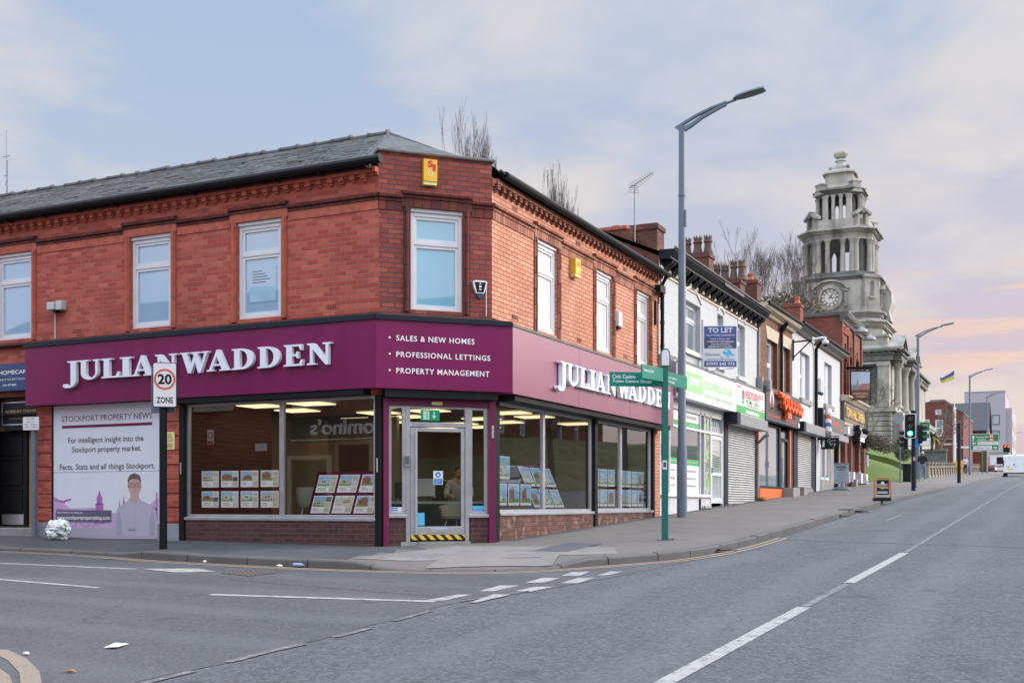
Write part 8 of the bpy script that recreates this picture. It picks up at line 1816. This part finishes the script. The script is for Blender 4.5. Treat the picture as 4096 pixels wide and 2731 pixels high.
# ------------------------------------------------------------------ shop interior things
for i, y in enumerate((-.1, 1.1, 2.3, 3.5, 4.7, 5.9, 7.1)):
    for j, x in enumerate((-5.0, -3.8, -2.6, -1.3)):
        if (y < 0 and x > -1.5) or (i+j) % 3 == 2: continue
        b = MB(); b.box(FW, x-.36, x+.36, -y-.30, -y+.30, 2.585, 2.60); b.mi = 1
        tag(b.build('ceiling_light', M['ceillight'], loc=(x, y, 2.59)), 'warm flat square ceiling light inside the corner shop', 'ceiling light', 'ceiling lights in the corner shop')
def desk():
    a = at(1548, 2000, 22.3); b_ = at(1955, 2000, 22.3); z1 = at(1700, 2004, 22.3).z; z0 = at(1700, 2010, 22.3).z
    t = thing('shop_counter', 'dark counter with a white worktop behind the shop door', 'counter', tuple(at(1750, 2010, 22.5))); F = Frame(a.x, a.y, b_.x-a.x, b_.y-a.y); L_ = (b_-a).length
    q = MB(); q.box(F, -.3, L_+.3, -.7, .04, z1-.05, z1); q.build('worktop', M['deskwhite'], t); q = MB(); q.box(F, -.25, L_+.25, -.65, .0, .06, z1-.052); q.build('front_panel', M['deskdark'], t); return F, L_, z1, a
F, L_, zd, a_ = desk()
mo = thing('computer_monitor', 'large white backed computer monitor on the shop counter', 'monitor', tuple(F.p(.8, -.3, zd))); q = MB(); q.box(F, .48, .92, -.30, -.27, zd+.10, zd+.45); q.build('screen', M['deskwhite'], mo, bevel=.008); q = MB(); q.box(F, .65, .75, -.34, -.30, zd, zd+.25); q.box(F, .58, .82, -.42, -.22, zd, zd+.015); q.build('stand', M['darkgrey'], mo)
mo = thing('computer_monitor', 'dark computer monitor at the left end of the shop counter', 'monitor', tuple(F.p(.2, -.3, zd))); q = MB(); q.box(F, .12, .34, -.30, -.27, zd+.05, zd+.38); q.build('screen', M['cloth_black'], mo, bevel=.008); q = MB(); q.box(F, .2, .26, -.34, -.30, zd, zd+.2); q.build('stand', M['darkgrey'], mo)
ch = thing('tub_chair', 'cream curved chair with slim metal legs seen through the door', 'chair', tuple(at(1822, 2130, 21.6))); c = at(1822, 2000, 21.7); zf = .06; q = MB(); n = 18
for i in range(n):
    a0, a1_ = -2.2+4.4*i/n-.5, -2.2+4.4*(i+1)/n-.5; h = lambda a: .17+.12*math.cos((a+.5)*.6)
    P = lambda a, r, zz: Vector((c.x+r*math.cos(a+1.9), c.y+r*math.sin(a+1.9), zz)); zb = .42
    for (r0, r1) in ((.30, .26),):
        q.poly([P(a0, .28, zb), P(a1_, .28, zb), P(a1_, .32, zb+h(a1_)), P(a0, .32, zb+h(a0))]); q.poly([P(a0, .25, zb), P(a0, .28, zb+h(a0)), P(a1_, .28, zb+h(a1_)), P(a1_, .25, zb)]); q.poly([P(a0, .28, zb+h(a0)), P(a0, .32, zb+h(a0)), P(a1_, .32, zb+h(a1_)), P(a1_, .28, zb+h(a1_))])
q.build('back', M['cream'], ch, smooth='auto'); q = MB(); q.lathe((c.x, c.y, .38), [(.20, 0), (.27, .03), (.28, .08), (.2, .11)], 18); q.build('seat', M['cream'], ch, smooth='auto')
for k in range(4):
    an = k*1.57+.6; q = MB(); q.tube([(c.x+.16*math.cos(an), c.y+.16*math.sin(an), .39), (c.x+.27*math.cos(an), c.y+.27*math.sin(an), zf)], .012, 6); q.build('leg', M['alu'], ch)
ch2 = thing('tub_chair', 'cream curved chair behind the large side street window', 'chair', tuple(FA.p(-3.3, -.8, .1))); c = FA.p(-3.36, -.75, 0); q = MB()
q.lathe((c.x, c.y, .62), [(.22, 0), (.28, .1), (.30, .35), (.26, .37)], 18); q.build('back', M['cream'], ch2, smooth='auto')
for k in range(4):
    an = k*1.57+.6; q = MB(); q.tube([(c.x+.16*math.cos(an), c.y+.16*math.sin(an), .63), (c.x+.27*math.cos(an), c.y+.27*math.sin(an), .06)], .012, 6); q.build('leg', M['alu'], ch2)
# emergency exit sign
F = Frame(FC.p(0, -.5, 0).x, FC.p(0, -.5, 0).y, 1, 1); ex = thing('exit_sign', 'green emergency exit sign with running figure and down arrow above the door', 'exit sign', tuple(F.p(-1.0, 0, 2.3))); q = MB(); q.box(F, -1.16, -.82, -.03, 0, 2.17, 2.36); q.build('panel', M['exitsign'], ex); q = MB(); q.prism(F, rrect(-1.12, -1.01, 2.19, 2.34), 0, .004); q.prism(F, [(-.91, 2.33), (-.93, 2.33), (-.93, 2.26), (-.965, 2.26), (-.92, 2.20), (-.875, 2.26), (-.91, 2.26)], 0, .004); q.build('pictogram', M['exitmark'], ex); q = MB(); q.tube([F.p(-1.06, .006, 2.21), F.p(-1.075, .006, 2.25), F.p(-1.055, .006, 2.29), F.p(-1.04, .006, 2.25), F.p(-1.03, .006, 2.22)], .007, 4); q.disc(F, -1.05, 2.315, .012, .004, .008, 8); q.build('running_figure', M['exitsign'], ex); q = MB(); q.tube([F.p(-1.0, -.015, 2.36), F.p(-1.0, -.015, 2.62)], .006, 4); q.build('hanger', M['midgrey'], ex)
# property cards in the windows
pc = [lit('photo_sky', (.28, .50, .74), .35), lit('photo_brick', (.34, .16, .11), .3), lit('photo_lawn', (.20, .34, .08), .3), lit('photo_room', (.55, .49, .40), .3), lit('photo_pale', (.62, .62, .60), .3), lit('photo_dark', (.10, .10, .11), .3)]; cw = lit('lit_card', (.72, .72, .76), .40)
def cards(label, F, u0, z0, nu, nv, w, h, gu, gv, d, seed, slant=0, board=None, group=None, frame=None, simple=False):
    rnd = random.Random(seed); t = thing('property_display', label, 'window display', tuple(F.p(u0, d, z0)), group)
    P0 = lambda u, z: (u+slant*(z-z0), z)
    if board: q = MB(); a = board; q.prism(F, [P0(u0-a, z0-a), P0(u0+nu*(w+gu)-gu+a, z0-a), P0(u0+nu*(w+gu)-gu+a, z0+nv*(h+gv)-gv+a), P0(u0-a, z0+nv*(h+gv)-gv+a)], d-.02, d-.006); q.build('backboard', M['burg'], t)
    for j in range(nv):
        for i in range(nu):
            u, z = u0+i*(w+gu), z0+j*(h+gv); q = MB(); R_ = lambda a, b_, c, e: [P0(u+w*a, z+h*c), P0(u+w*b_, z+h*c), P0(u+w*b_, z+h*e), P0(u+w*a, z+h*e)]
            if frame: q.mi = 7; q.prism(F, R_(-.04, 1.04, -.05, 1.05), d-.012, d-.002)
            q.mi = 0; q.prism(F, R_(0, 1, 0, 1), d-.004, d)
            x1, y0_ = (.94, .12) if simple else (.66, .38)
            k = rnd.random()
            if k > .16 or simple:
                q.mi = 1; q.prism(F, R_(.04, x1, y0_, .95), d, d+.0015); q.mi = 3; q.prism(F, R_(.04, x1, y0_, y0_+.14*rnd.uniform(.6, 1.6)), d, d+.002)
                q.mi = rnd.choice((2, 2, 2, 5, 4)); hb = rnd.uniform(.66, .84); a0, a1_ = rnd.uniform(.04, .16), rnd.uniform(.48, x1)
                pts = [(a0, y0_+.10), (a1_, y0_+.08), (a1_, hb-rnd.uniform(0, .08)), ((a0+a1_)/2+rnd.uniform(-.08, .08), min(.94, hb+.10)), (a0, hb-rnd.uniform(0, .1))]; q.prism(F, [P0(u+w*p_[0], z+h*p_[1]) for p_ in pts], d, d+.0025)
                q.mi = 6
                for _ in range(4): ax_ = rnd.uniform(a0+.04, a1_-.1); az = rnd.uniform(y0_+.16, hb-.14); q.prism(F, R_(ax_, ax_+.05, az, az+.09), d, d+.003)
            else: q.mi = 5; q.prism(F, R_(.06, .9, .4, .9), d, d+.002); q.mi = 7; q.prism(F, R_(.45, .85, .6, .64), d, d+.003); q.prism(F, R_(.5, .82, .7, .74), d, d+.003)
            if not simple:
                for m_ in range(3): q.mi = rnd.choice((4, 4, 5, 6)); q.prism(F, R_(.68, .96, .64-.30*m_+.02, .93-.30*m_), d, d+.002)
                q.mi = 8
                for m_ in range(2): q.prism(F, R_(.10, .10+.35*rnd.uniform(.6, 1.2), .24-.1*m_, .265-.1*m_), d, d+.002)
            q.build('property_card', [cw]+pc+[M['burg'], M['greytext']], t)
    return t
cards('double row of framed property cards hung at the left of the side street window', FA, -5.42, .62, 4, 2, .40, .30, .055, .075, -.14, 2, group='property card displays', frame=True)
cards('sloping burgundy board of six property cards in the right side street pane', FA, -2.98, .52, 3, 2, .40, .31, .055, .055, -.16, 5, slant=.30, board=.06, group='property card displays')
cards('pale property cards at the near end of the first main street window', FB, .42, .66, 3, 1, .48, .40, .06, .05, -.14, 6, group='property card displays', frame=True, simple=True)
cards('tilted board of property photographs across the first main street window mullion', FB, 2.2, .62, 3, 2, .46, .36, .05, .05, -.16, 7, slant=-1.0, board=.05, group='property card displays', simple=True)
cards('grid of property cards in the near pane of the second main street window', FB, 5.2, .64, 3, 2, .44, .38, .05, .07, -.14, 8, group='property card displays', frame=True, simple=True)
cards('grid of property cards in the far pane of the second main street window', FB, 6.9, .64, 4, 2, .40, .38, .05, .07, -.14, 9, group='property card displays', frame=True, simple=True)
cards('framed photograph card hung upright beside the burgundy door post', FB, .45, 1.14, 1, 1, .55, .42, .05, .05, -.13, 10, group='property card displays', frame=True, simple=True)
q = MB(); F = FA; q.mi = 0; q.box(F, -5.42, -5.27, -.30, -.29, 1.80, 2.08); q.mi = 1; q.ring(F, -5.345, 1.97, .045, .06, -.29, -.287, 20); q.box(F, -5.41, -5.28, -.29, -.287, 1.81, 1.87); tag(q.build('no_smoking_notice', [M['white'], M['redtext']], loc=tuple(F.p(-5.34, -.3, 1.8))), 'small white no smoking notice inside the side street window', 'notice')
q = MB(); q.box(FA, -4.85, -4.58, -1.0, -.99, 1.70, 1.84); tag(q.build('wall_notice', M['white'], loc=tuple(FA.p(-4.7, -1, 1.7))), 'small pale notice hanging in the dark side street window', 'notice')
# ------------------------------------------------------------------ van
p = at(4010, 1909, 101); X, Y = p.x+.05, p.y; z = rz(X+1, Y); vn = thing('white_van', 'white panel van driving away at the right edge of the picture', 'van', (X+.97, Y+2.4, z))
F = Frame(X, Y, 0, -1)            # side profile: u runs backwards along -y, d towards -x
side = [(-.02, .42), (-.0, 1.0), (-.03, 1.85), (-.12, 1.96), (-3.3, 1.98), (-3.6, 1.9), (-4.25, 1.12), (-4.85, .92), (-4.95, .6), (-4.9, .38), (-.1, .36)]
FV = Frame(X, Y, 0, 1); b = MB(); b.prism(FV, [(-q[0], z+q[1]) for q in side], 0.0, 1.94); b.build('body', M['van'], vn, bevel=.07)
FR = Frame(X, Y-.012, 1, 0)
for a, c in ((.10, .955), (.985, 1.84)):
    q = MB(); q.prism(FR, rr(a, c, z+.52, z+1.86, .06), -.01, .012); d_ = q.build('rear_door', M['van'], vn, bevel=.008)
    q = MB(); 
    if a < .5: q.box(FR, .86, .93, .012, .03, z+.98, z+1.16)
    else: q.box(FR, 1.02, 1.06, .012, .02, z+.9, z+.94)
    q.build('handle', M['blackpaint'], d_)
    q = MB(); q.box(FR, a+.08, c-.1, .012, .014, z+.70, z+.705); q.build('crease', M['midgrey'], d_)
for a in (-.0, 1.86): q = MB(); q.prism(FR, rr(a, a+.085, z+.98, z+1.50, .02), -.02, .02); q.build('tail_light', M['redlens'], vn)
q = MB(); q.box(FR, .02, 1.92, -.05, .07, z+.36, z+.50); q.build('bumper', M['van'], vn, bevel=.03); q = MB(); q.box(FR, .1, 1.84, -.03, .05, z+.28, z+.36); q.build('lower_bumper', M['rubber'], vn)
q = MB(); q.mi = 0; q.box(FR, .30, .78, .012, .02, z+.62, z+.73); q.mi = 1; q.text(FR, "PX60 RNE" if False else "YD60", .36, .72, z+.645, z+.705, .022); q.build('number_plate', [M['plate'], M['plate']], vn)
q = MB(); q.box(FR, .24, .54, .012, .02, z+.86, z+.93); q.build('badge_strip', M['midgrey'], vn); q = MB(); q.box(FR, .88, 1.06, .0, .03, z+1.90, z+1.94); q.build('brake_light', M['redlens'], vn)
for (xx, yy) in ((.12, .8), (1.82, .8), (.12, 4.0), (1.82, 4.0)):
    q = MB(); c = Vector((X+xx, Y+yy, z+.33)); n = 20; q.tube([c-Vector((.11, 0, 0)), c+Vector((.11, 0, 0))], .33, n); w = q.build('wheel', M['rubber'], vn, bevel=.03); q = MB(); q.tube([c-Vector((.116, 0, 0)), c+Vector((.116, 0, 0))], .19, 14); q.build('rim', M['alu'], w)
q = MB(); q.box(FV, 4.1, 4.12, .1, 1.8, z+1.2, z+1.8) if False else q.prism(Frame(X, Y, 0, 1), [(3.62, z+1.86), (4.22, z+1.16), (4.26, z+1.18), (3.66, z+1.88)], .12, 1.82); q.build('windscreen', M['panedark'], vn)
# orange lit car far up the hill, and a bus-stop-like red white van front are left as one distant car
p = at(4000, 1855, 175); z = rz(p.x, p.y); dc = thing('distant_car', 'distant pale car with glowing amber light at the top of the street', 'car', (p.x, p.y, z)); F = face(p.x, p.y, 20)
q = MB(); q.prism(F, [(-.8, z+.3), (.8, z+.3), (.82, z+.8), (.6, z+1.3), (-.6, z+1.3), (-.82, z+.8)], -3.5, 0); q.build('body', M['alu'], dc, bevel=.08); q = MB(); q.prism(F, [(-.62, z+.85), (.62, z+.85), (.5, z+1.22), (-.5, z+1.22)], 0, .01); q.build('windscreen', M['panedark'], dc)
for s_ in (-.6, .6): 
    q = MB(); q.disc(F, s_, z+.65, .1, 0, .02, 10); q.build('headlight', M['indicator'], dc); q = MB(); c = F.p(s_, -.5, z+.3); q.tube([c, c+F.u*.15], .3, 12); q.build('wheel', M['rubber'], dc)
# ------------------------------------------------------------------ litter
def crumple(name, c, r, mats, label, seed, sq=(1, 1, .8), n=2, amp=.28):
    rnd = random.Random(seed); bm = bmesh.new(); bmesh.ops.create_icosphere(bm, subdivisions=n, radius=1); mb = MB()
    import mathutils
    vs_ = []
    for v in bm.verts:
        d = v.co.normalized(); k = 1+amp*mathutils.noise.noise(d*2.0+Vector((seed, 0, 0)))+amp*.5*abs(mathutils.noise.noise(d*4+Vector((0, seed, 0))))-amp*.35*abs(mathutils.noise.noise(d*10+Vector((seed, seed, 0)))); q = d*k; vs_.append(Vector((q.x*sq[0]*r, q.y*sq[1]*r, max(-r*sq[2]*.85, q.z*sq[2]*r))))
    mb.v = [Vector(c)+q+Vector((0, 0, r*sq[2]*.85)) for q in vs_]
    for f in bm.faces: mb.f.append([v.index for v in f.verts]); mb.m.append(0 if mathutils.noise.noise(f.calc_center_median().normalized()*2.6+Vector((seed, 4, 1))) < .36 else len(mats)-1)
    bm.free(); o = mb.build(name, mats, loc=tuple(c), smooth='auto'); return tag(o, label, 'litter')
bx, by = -8.42, -1.95; crumple('litter_bag', (bx, by, pz(bx, by)), .245, [M['litterwhite'], M['litgreen']], 'stuffed white plastic bag of rubbish dumped below the poster', 3, (1.15, .8, .82), 5, .34)
q = MB(); c = Vector((bx, by, pz(bx, by))); 
for k in range(5): q.poly([c+Vector((-.26-.02*k, -.12+.02*k, .07+.035*k)), c+Vector((-.20, -.16, .08+.035*k)), c+Vector((-.19, -.15, .11+.035*k)), c+Vector((-.27, -.10, .10+.035*k))])
tag(q.build('green_packet', M['litgreen'], loc=tuple(c)), 'crushed green packet poking from the side of the white rubbish bag', 'litter')
def flat(name, pts, label, mat, zf=rz, off=.012, thick=.006, curl=0):
    mb = MB(); b0 = [Vector((p_.x, p_.y, zf(p_.x, p_.y)+off+(curl if i % 2 else 0))) for i, p_ in enumerate(pts)]; t_ = [p_+Vector((0, 0, thick)) for p_ in b0]
    n = len(b0); a_ = sum((b0[i].x*b0[(i+1) % n].y-b0[(i+1) % n].x*b0[i].y) for i in range(n))
    if a_ < 0: b0 = b0[::-1]; t_ = t_[::-1]
    mb.poly(t_); mb.poly(b0, True)
    for i in range(n): j = (i+1) % n; mb.poly([b0[i], b0[j], t_[j], t_[i]])
    return tag(mb.build(name, mat, loc=tuple(b0[0])), label, 'litter')
flat('paper_sheet', [G(u, v, -.12) for u, v in ((414, 2596), (462, 2581), (513, 2580), (470, 2597))], 'flat white sheet of paper lying on the empty side street', M['white'], curl=.01)
p = G(105, 2622, -.12); crumple('paper_scrap', (p.x, p.y, rz(p.x, p.y)+.005), .028, [M['white']], 'small crumpled white scrap beside the broad yellow marking', 8, (1.2, .7, .6), 2)
p = G(1138, 2266, -.12); crumple('paper_scrap', (p.x-.02, p.y-.10, rz(p.x, p.y)+.005), .04, [M['white'], M['litgreen']], 'white and green scrap in the gutter by the access cover', 9, (1.3, .8, .5), 2)
p = G(1208, 2268, -.12); q = MB(); c = Vector((p.x, p.y-.08, rz(p.x, p.y)+.04)); q.tube([c+Vector((-.10, .02, 0)), c+Vector((.05, -.01, 0)), c+Vector((.08, -.015, 0)), c+Vector((.11, -.02, 0))], [.03, .03, .014, .012], 10); tag(q.build('plastic_bottle', plain('pale_blue_plastic', (.25, .42, .60), .15), loc=tuple(c), smooth='auto'), 'pale blue crushed plastic bottle lying in the gutter', 'bottle')
p = G(429, 2222, -.06); flat('green_litter', [p+Vector((-.14, -.02, 0)), p+Vector((.0, -.05, 0)), p+Vector((.15, .0, 0)), p+Vector((0, .03, 0))], 'green and white litter on the low kerb beneath the sign pole', M['litgreen'])
for (u, v, s) in ((735, 2240, 1), (840, 2249, 2)): p = G(u, v, -.12); crumple('paper_scrap', (p.x, p.y-.12, rz(p.x, p.y)+.004), .03, [M['litterwhite']], 'tiny pale scrap in the gutter %s' % ('right of the black sign pole' if s == 1 else 'midway between sign pole and access cover'), 20+s, (1.2, .8, .7), 2)
p = G(280, 2692, -.12); q = MB(); c = Vector((p.x, p.y, rz(p.x, p.y)+.012)); q.tube([c+Vector((-.07, .0, .0)), c+Vector((-.02, .012, .008)), c+Vector((.03, -.005, .012)), c+Vector((.06, .01, .002))], [.004, .012, .012, .003], 6); tag(q.build('dead_leaf', M['tan'], loc=tuple(c)), 'curled brown leaf on the road near the picture bottom', 'leaf')
for (u, v, nm) in ((2870, 2204, 'near'), (3355, 2066, 'middle'), (3437, 2048, 'far')):
    p = G(u, v, -.12); q = MB(); c = Vector((p.x+.05, p.y, rz(p.x, p.y))); F = Frame(c.x, c.y, .3, 1); q.box(F, -.3, .35, -.16, .16, c.z, c.z+.02); q.box(F, -.2, .2, -.1, .12, c.z+.02, c.z+.05); tag(q.build('gully_debris', M['tarseam'], loc=tuple(c), bevel=.01), '%s of the dark gully patches beside the main road kerb' % nm, 'gully', 'dark gullies along the main kerb')
p = G(3382, 2038, 0); q = MB(); q.box(Frame(p.x, p.y, CS, SN), -.18, .18, -.1, .1, g(p.x, p.y), g(p.x, p.y)+.018); tag(q.build('utility_cover', M['tarseam'], loc=(p.x, p.y, g(p.x, p.y))), 'small dark utility cover on the pavement before the a-board', 'cover')
def weeds(x, y, zf, n, s, seed, label):
    rnd = random.Random(seed); q = MB()
    for i in range(n):
        a = rnd.uniform(0, 6.28); r = s*rnd.random(); c = Vector((x+r*math.cos(a), y+r*math.sin(a), zf(x, y))); d = Vector((rnd.uniform(-.5, .5), rnd.uniform(-.5, .5), 1)).normalized()*s*rnd.uniform(.4, 1.0); w = Vector((-d.y, d.x, 0)); w = (w.normalized() if w.length > 1e-4 else Vector((1, 0, 0)))*s*.06
        q.poly([c-w, c+w, c+d])
    tag(q.build('weed_tuft', M['grass'], loc=(x, y, zf(x, y))), label, 'weeds')
weeds(2.79, 1.50, pz, 26, .09, 1, 'small weeds at the foot of the green fingerpost'); weeds(.10, 13.25, g, 40, .16, 2, 'green weeds below the white panelled stall riser'); weeds(.12, 19.66, g, 60, .22, 3, 'mossy weeds at the foot of the pale shutter edge'); weeds(-.15, -.30, pz, 16, .07, 4, 'tiny weeds at the foot of the burgundy door post')
# ------------------------------------------------------------------ what stands across the streets (seen as reflections in the glass)
ob = thing('opposite_brick_building', 'dark brick takeaway across the side street, mirrored in the shop window', 'building', (-12, -15, 0))
FO = Frame(0, -14.5, -1, 0)      # faces +y
b = MB(); b.wall(FO, 1.5, 28, -.3, 6.4, [(3.5, 4.7, 4.0, 5.6), (7.5, 8.7, 4.0, 5.6), (11.5, 12.7, 4.0, 5.6), (15.5, 16.7, 4.0, 5.6), (8.4, 9.6, -.2, 2.0), (11.6, 13.0, -.2, 2.1)], 0, .15); b.wall(Frame(-1.5, -14.5, 0, -1), 0, 9, -.6, 6.4); b.wall(Frame(-28, -23.5, 0, 1), 0, 9, -.6, 6.4); b.build('walls', M['bricktavern'], ob)
b = MB(); b.poly([(-28.3, -14.2, 6.4), (-1.2, -14.2, 6.4), (-1.2, -18.8, 8.6), (-28.3, -18.8, 8.6)], True); b.poly([(-28.3, -18.8, 8.6), (-1.2, -18.8, 8.6), (-1.2, -23.5, 6.4), (-28.3, -23.5, 6.4)], True); b.prism(Frame(-1.5, 0, 0, 1), [(-23.5, 6.4), (-14.5, 6.4), (-18.8, 8.5)], -26, 0); b.build('roof', M['slate'], ob)
b = MB(); b.box(FO, 8.6, 13.0, .02, .06, 2.72, 2.79); b.box(FO, 8.6, 13.0, .0, .05, 2.8, 3.45); sg = b.build('takeaway_sign', M['navydark'], ob); b = MB(); b.text(FO, "Domino's", 9.3, 12.2, 2.86, 3.36, .06, depth=.05, bold=.02); b.build('lettering', M['letter'], sg); b = MB(); b.box(FO, 8.6, 13.0, .02, .062, 2.70, 2.74); b.build('sign_trim', M['white'], ob)
for (a, c) in ((3.5, 4.7), (7.5, 8.7), (11.5, 12.7), (15.5, 16.7)):
    sash(FO, a, c, 4.0, 5.6, ob, 'panegrey', d=-.05, head=0); q = MB(); q.box(FO, a-.2, c+.2, 0, .1, 3.75, 3.99); q.build('window_sill', M['lintel'], ob)
for (a, c, e) in ((8.4, 9.6, 2.0), (11.6, 13.0, 2.1)):
    q = MB(); q.box(FO, a-.14, a, .0, .06, -.2, e); q.box(FO, c, c+.14, .0, .06, -.2, e); q.box(FO, a-.14, c+.14, 0, .06, e, e+.14); q.mi = 1; q.box(FO, a, c, -.12, -.1, -.2, e); q.build('doorway', [M['lintel'], M['navydark']], ob)
eb = MB()
for i in range(20):
    for j in range(30):
        P = lambda a, c: Vector((15.5+a*1.0, -32+c*4.2, rz(15.5, -32+c*4.2)+.1+3.3*sstep(a/9)+.2*math.sin(a*2+c))); eb.poly([P(i, j), P(i+1, j), P(i+1, j+1), P(i, j+1)])
eb.build('opposite_grass_bank', M['bank'], kind='structure', smooth=True)
for k, (x, y, h) in enumerate(((17.5, 12, 9), (19, 18, 10), (17, 25, 8), (18.5, 33, 10), (17, 42, 9))): bare_tree(x, y, rz(15, y)+.6, h, 91+k, 'bare tree on the bank across the main road, seen in window reflections', .2, 5, .1, .6, .25, (2, 3), group='bare trees across the main road')
ob = thing('opposite_terrace', 'red brick terrace beyond the bank across the main road, seen in reflections', 'building', (27, 35, 3)); FP = Frame(26.5, 0, 0, -1)
b = MB(); b.wall(FP, -75, 32, -1, 9.2, [(q, q+1.0, 5.8, 7.4) for q in (25, 21, 17, 13, 9, 5, 1, -3, -6.5, -10, -13.5, -17, -20.5, -24, -27.5, -73, -69.5, -66, -62.5, -59, -55.5, -52, -48.5, -45, -41.5, -38, -34.5, -31)], 0, .15); b.wall(Frame(26.5, -32, 1, 0), 0, 9, -1, 9.2); b.build('walls', M['bricktavern'], ob)
for q in (25, 21, 17, 13, 9, 5, 1, -3, -6.5, -10, -13.5, -17, -20.5, -24, -27.5, -73, -66, -59, -52, -45, -38, -31, -69.5, -62.5, -55.5, -48.5, -41.5, -34.5): sash(FP, q, q+1, 5.8, 7.4, ob, 'panegrey', d=-.06, head=0)
b = MB(); b.poly([(26.2, -32, 9.2), (26.2, 75, 9.2), (30.5, 75, 10.8), (30.5, -32, 10.8)], True); b.build('roof', M['slate'], ob)
# parked hatchback on the far side
cx0, cy0 = 10.6, 24.0; z = rz(cx0, cy0+2); rc = thing('silver_hatchback', 'silver hatchback on the far lane, seen only as a window reflection', 'car', (cx0+.85, cy0+2, z)); FH = Frame(cx0, cy0, 0, 1)
b = MB(); b.prism(FH, [(.0, z+.35), (.05, z+.75), (.25, z+.95), (3.0, z+.98), (4.0, z+.80), (4.05, z+.35)], .0, 1.72) ; b.build('body', M['alu'], rc, bevel=.1)
b = MB(); b.prism(FH, [(.15, z+.94), (.55, z+1.42), (2.0, z+1.46), (3.0, z+.97)], .1, 1.62); b.build('cabin', M['panedark'], rc, bevel=.06); b = MB(); b.prism(FH, [(.50, z+1.40), (.6, z+1.46), (2.0, z+1.50), (2.1, z+1.43)], .09, 1.63); b.build('roof', M['alu'], rc, bevel=.03)
for (yy, s) in ((.75, 0), (3.2, 0), (.75, 1), (3.2, 1)):
    c = Vector((cx0+(-.02 if s == 0 else 1.74), cy0+yy, z+.31)); q = MB(); q.tube([c, c+Vector((.2 if s == 0 else -.2, 0, 0))], .31, 18); w = q.build('wheel', M['rubber'], rc); q = MB(); q.tube([c+Vector((-.005, 0, 0)), c+Vector((.205 if s == 0 else -.205, 0, 0))], .19, 12); q.build('rim', M['alu'], w)
for o in list(bpy.data.objects):
    if '_o' in o: del o['_o']
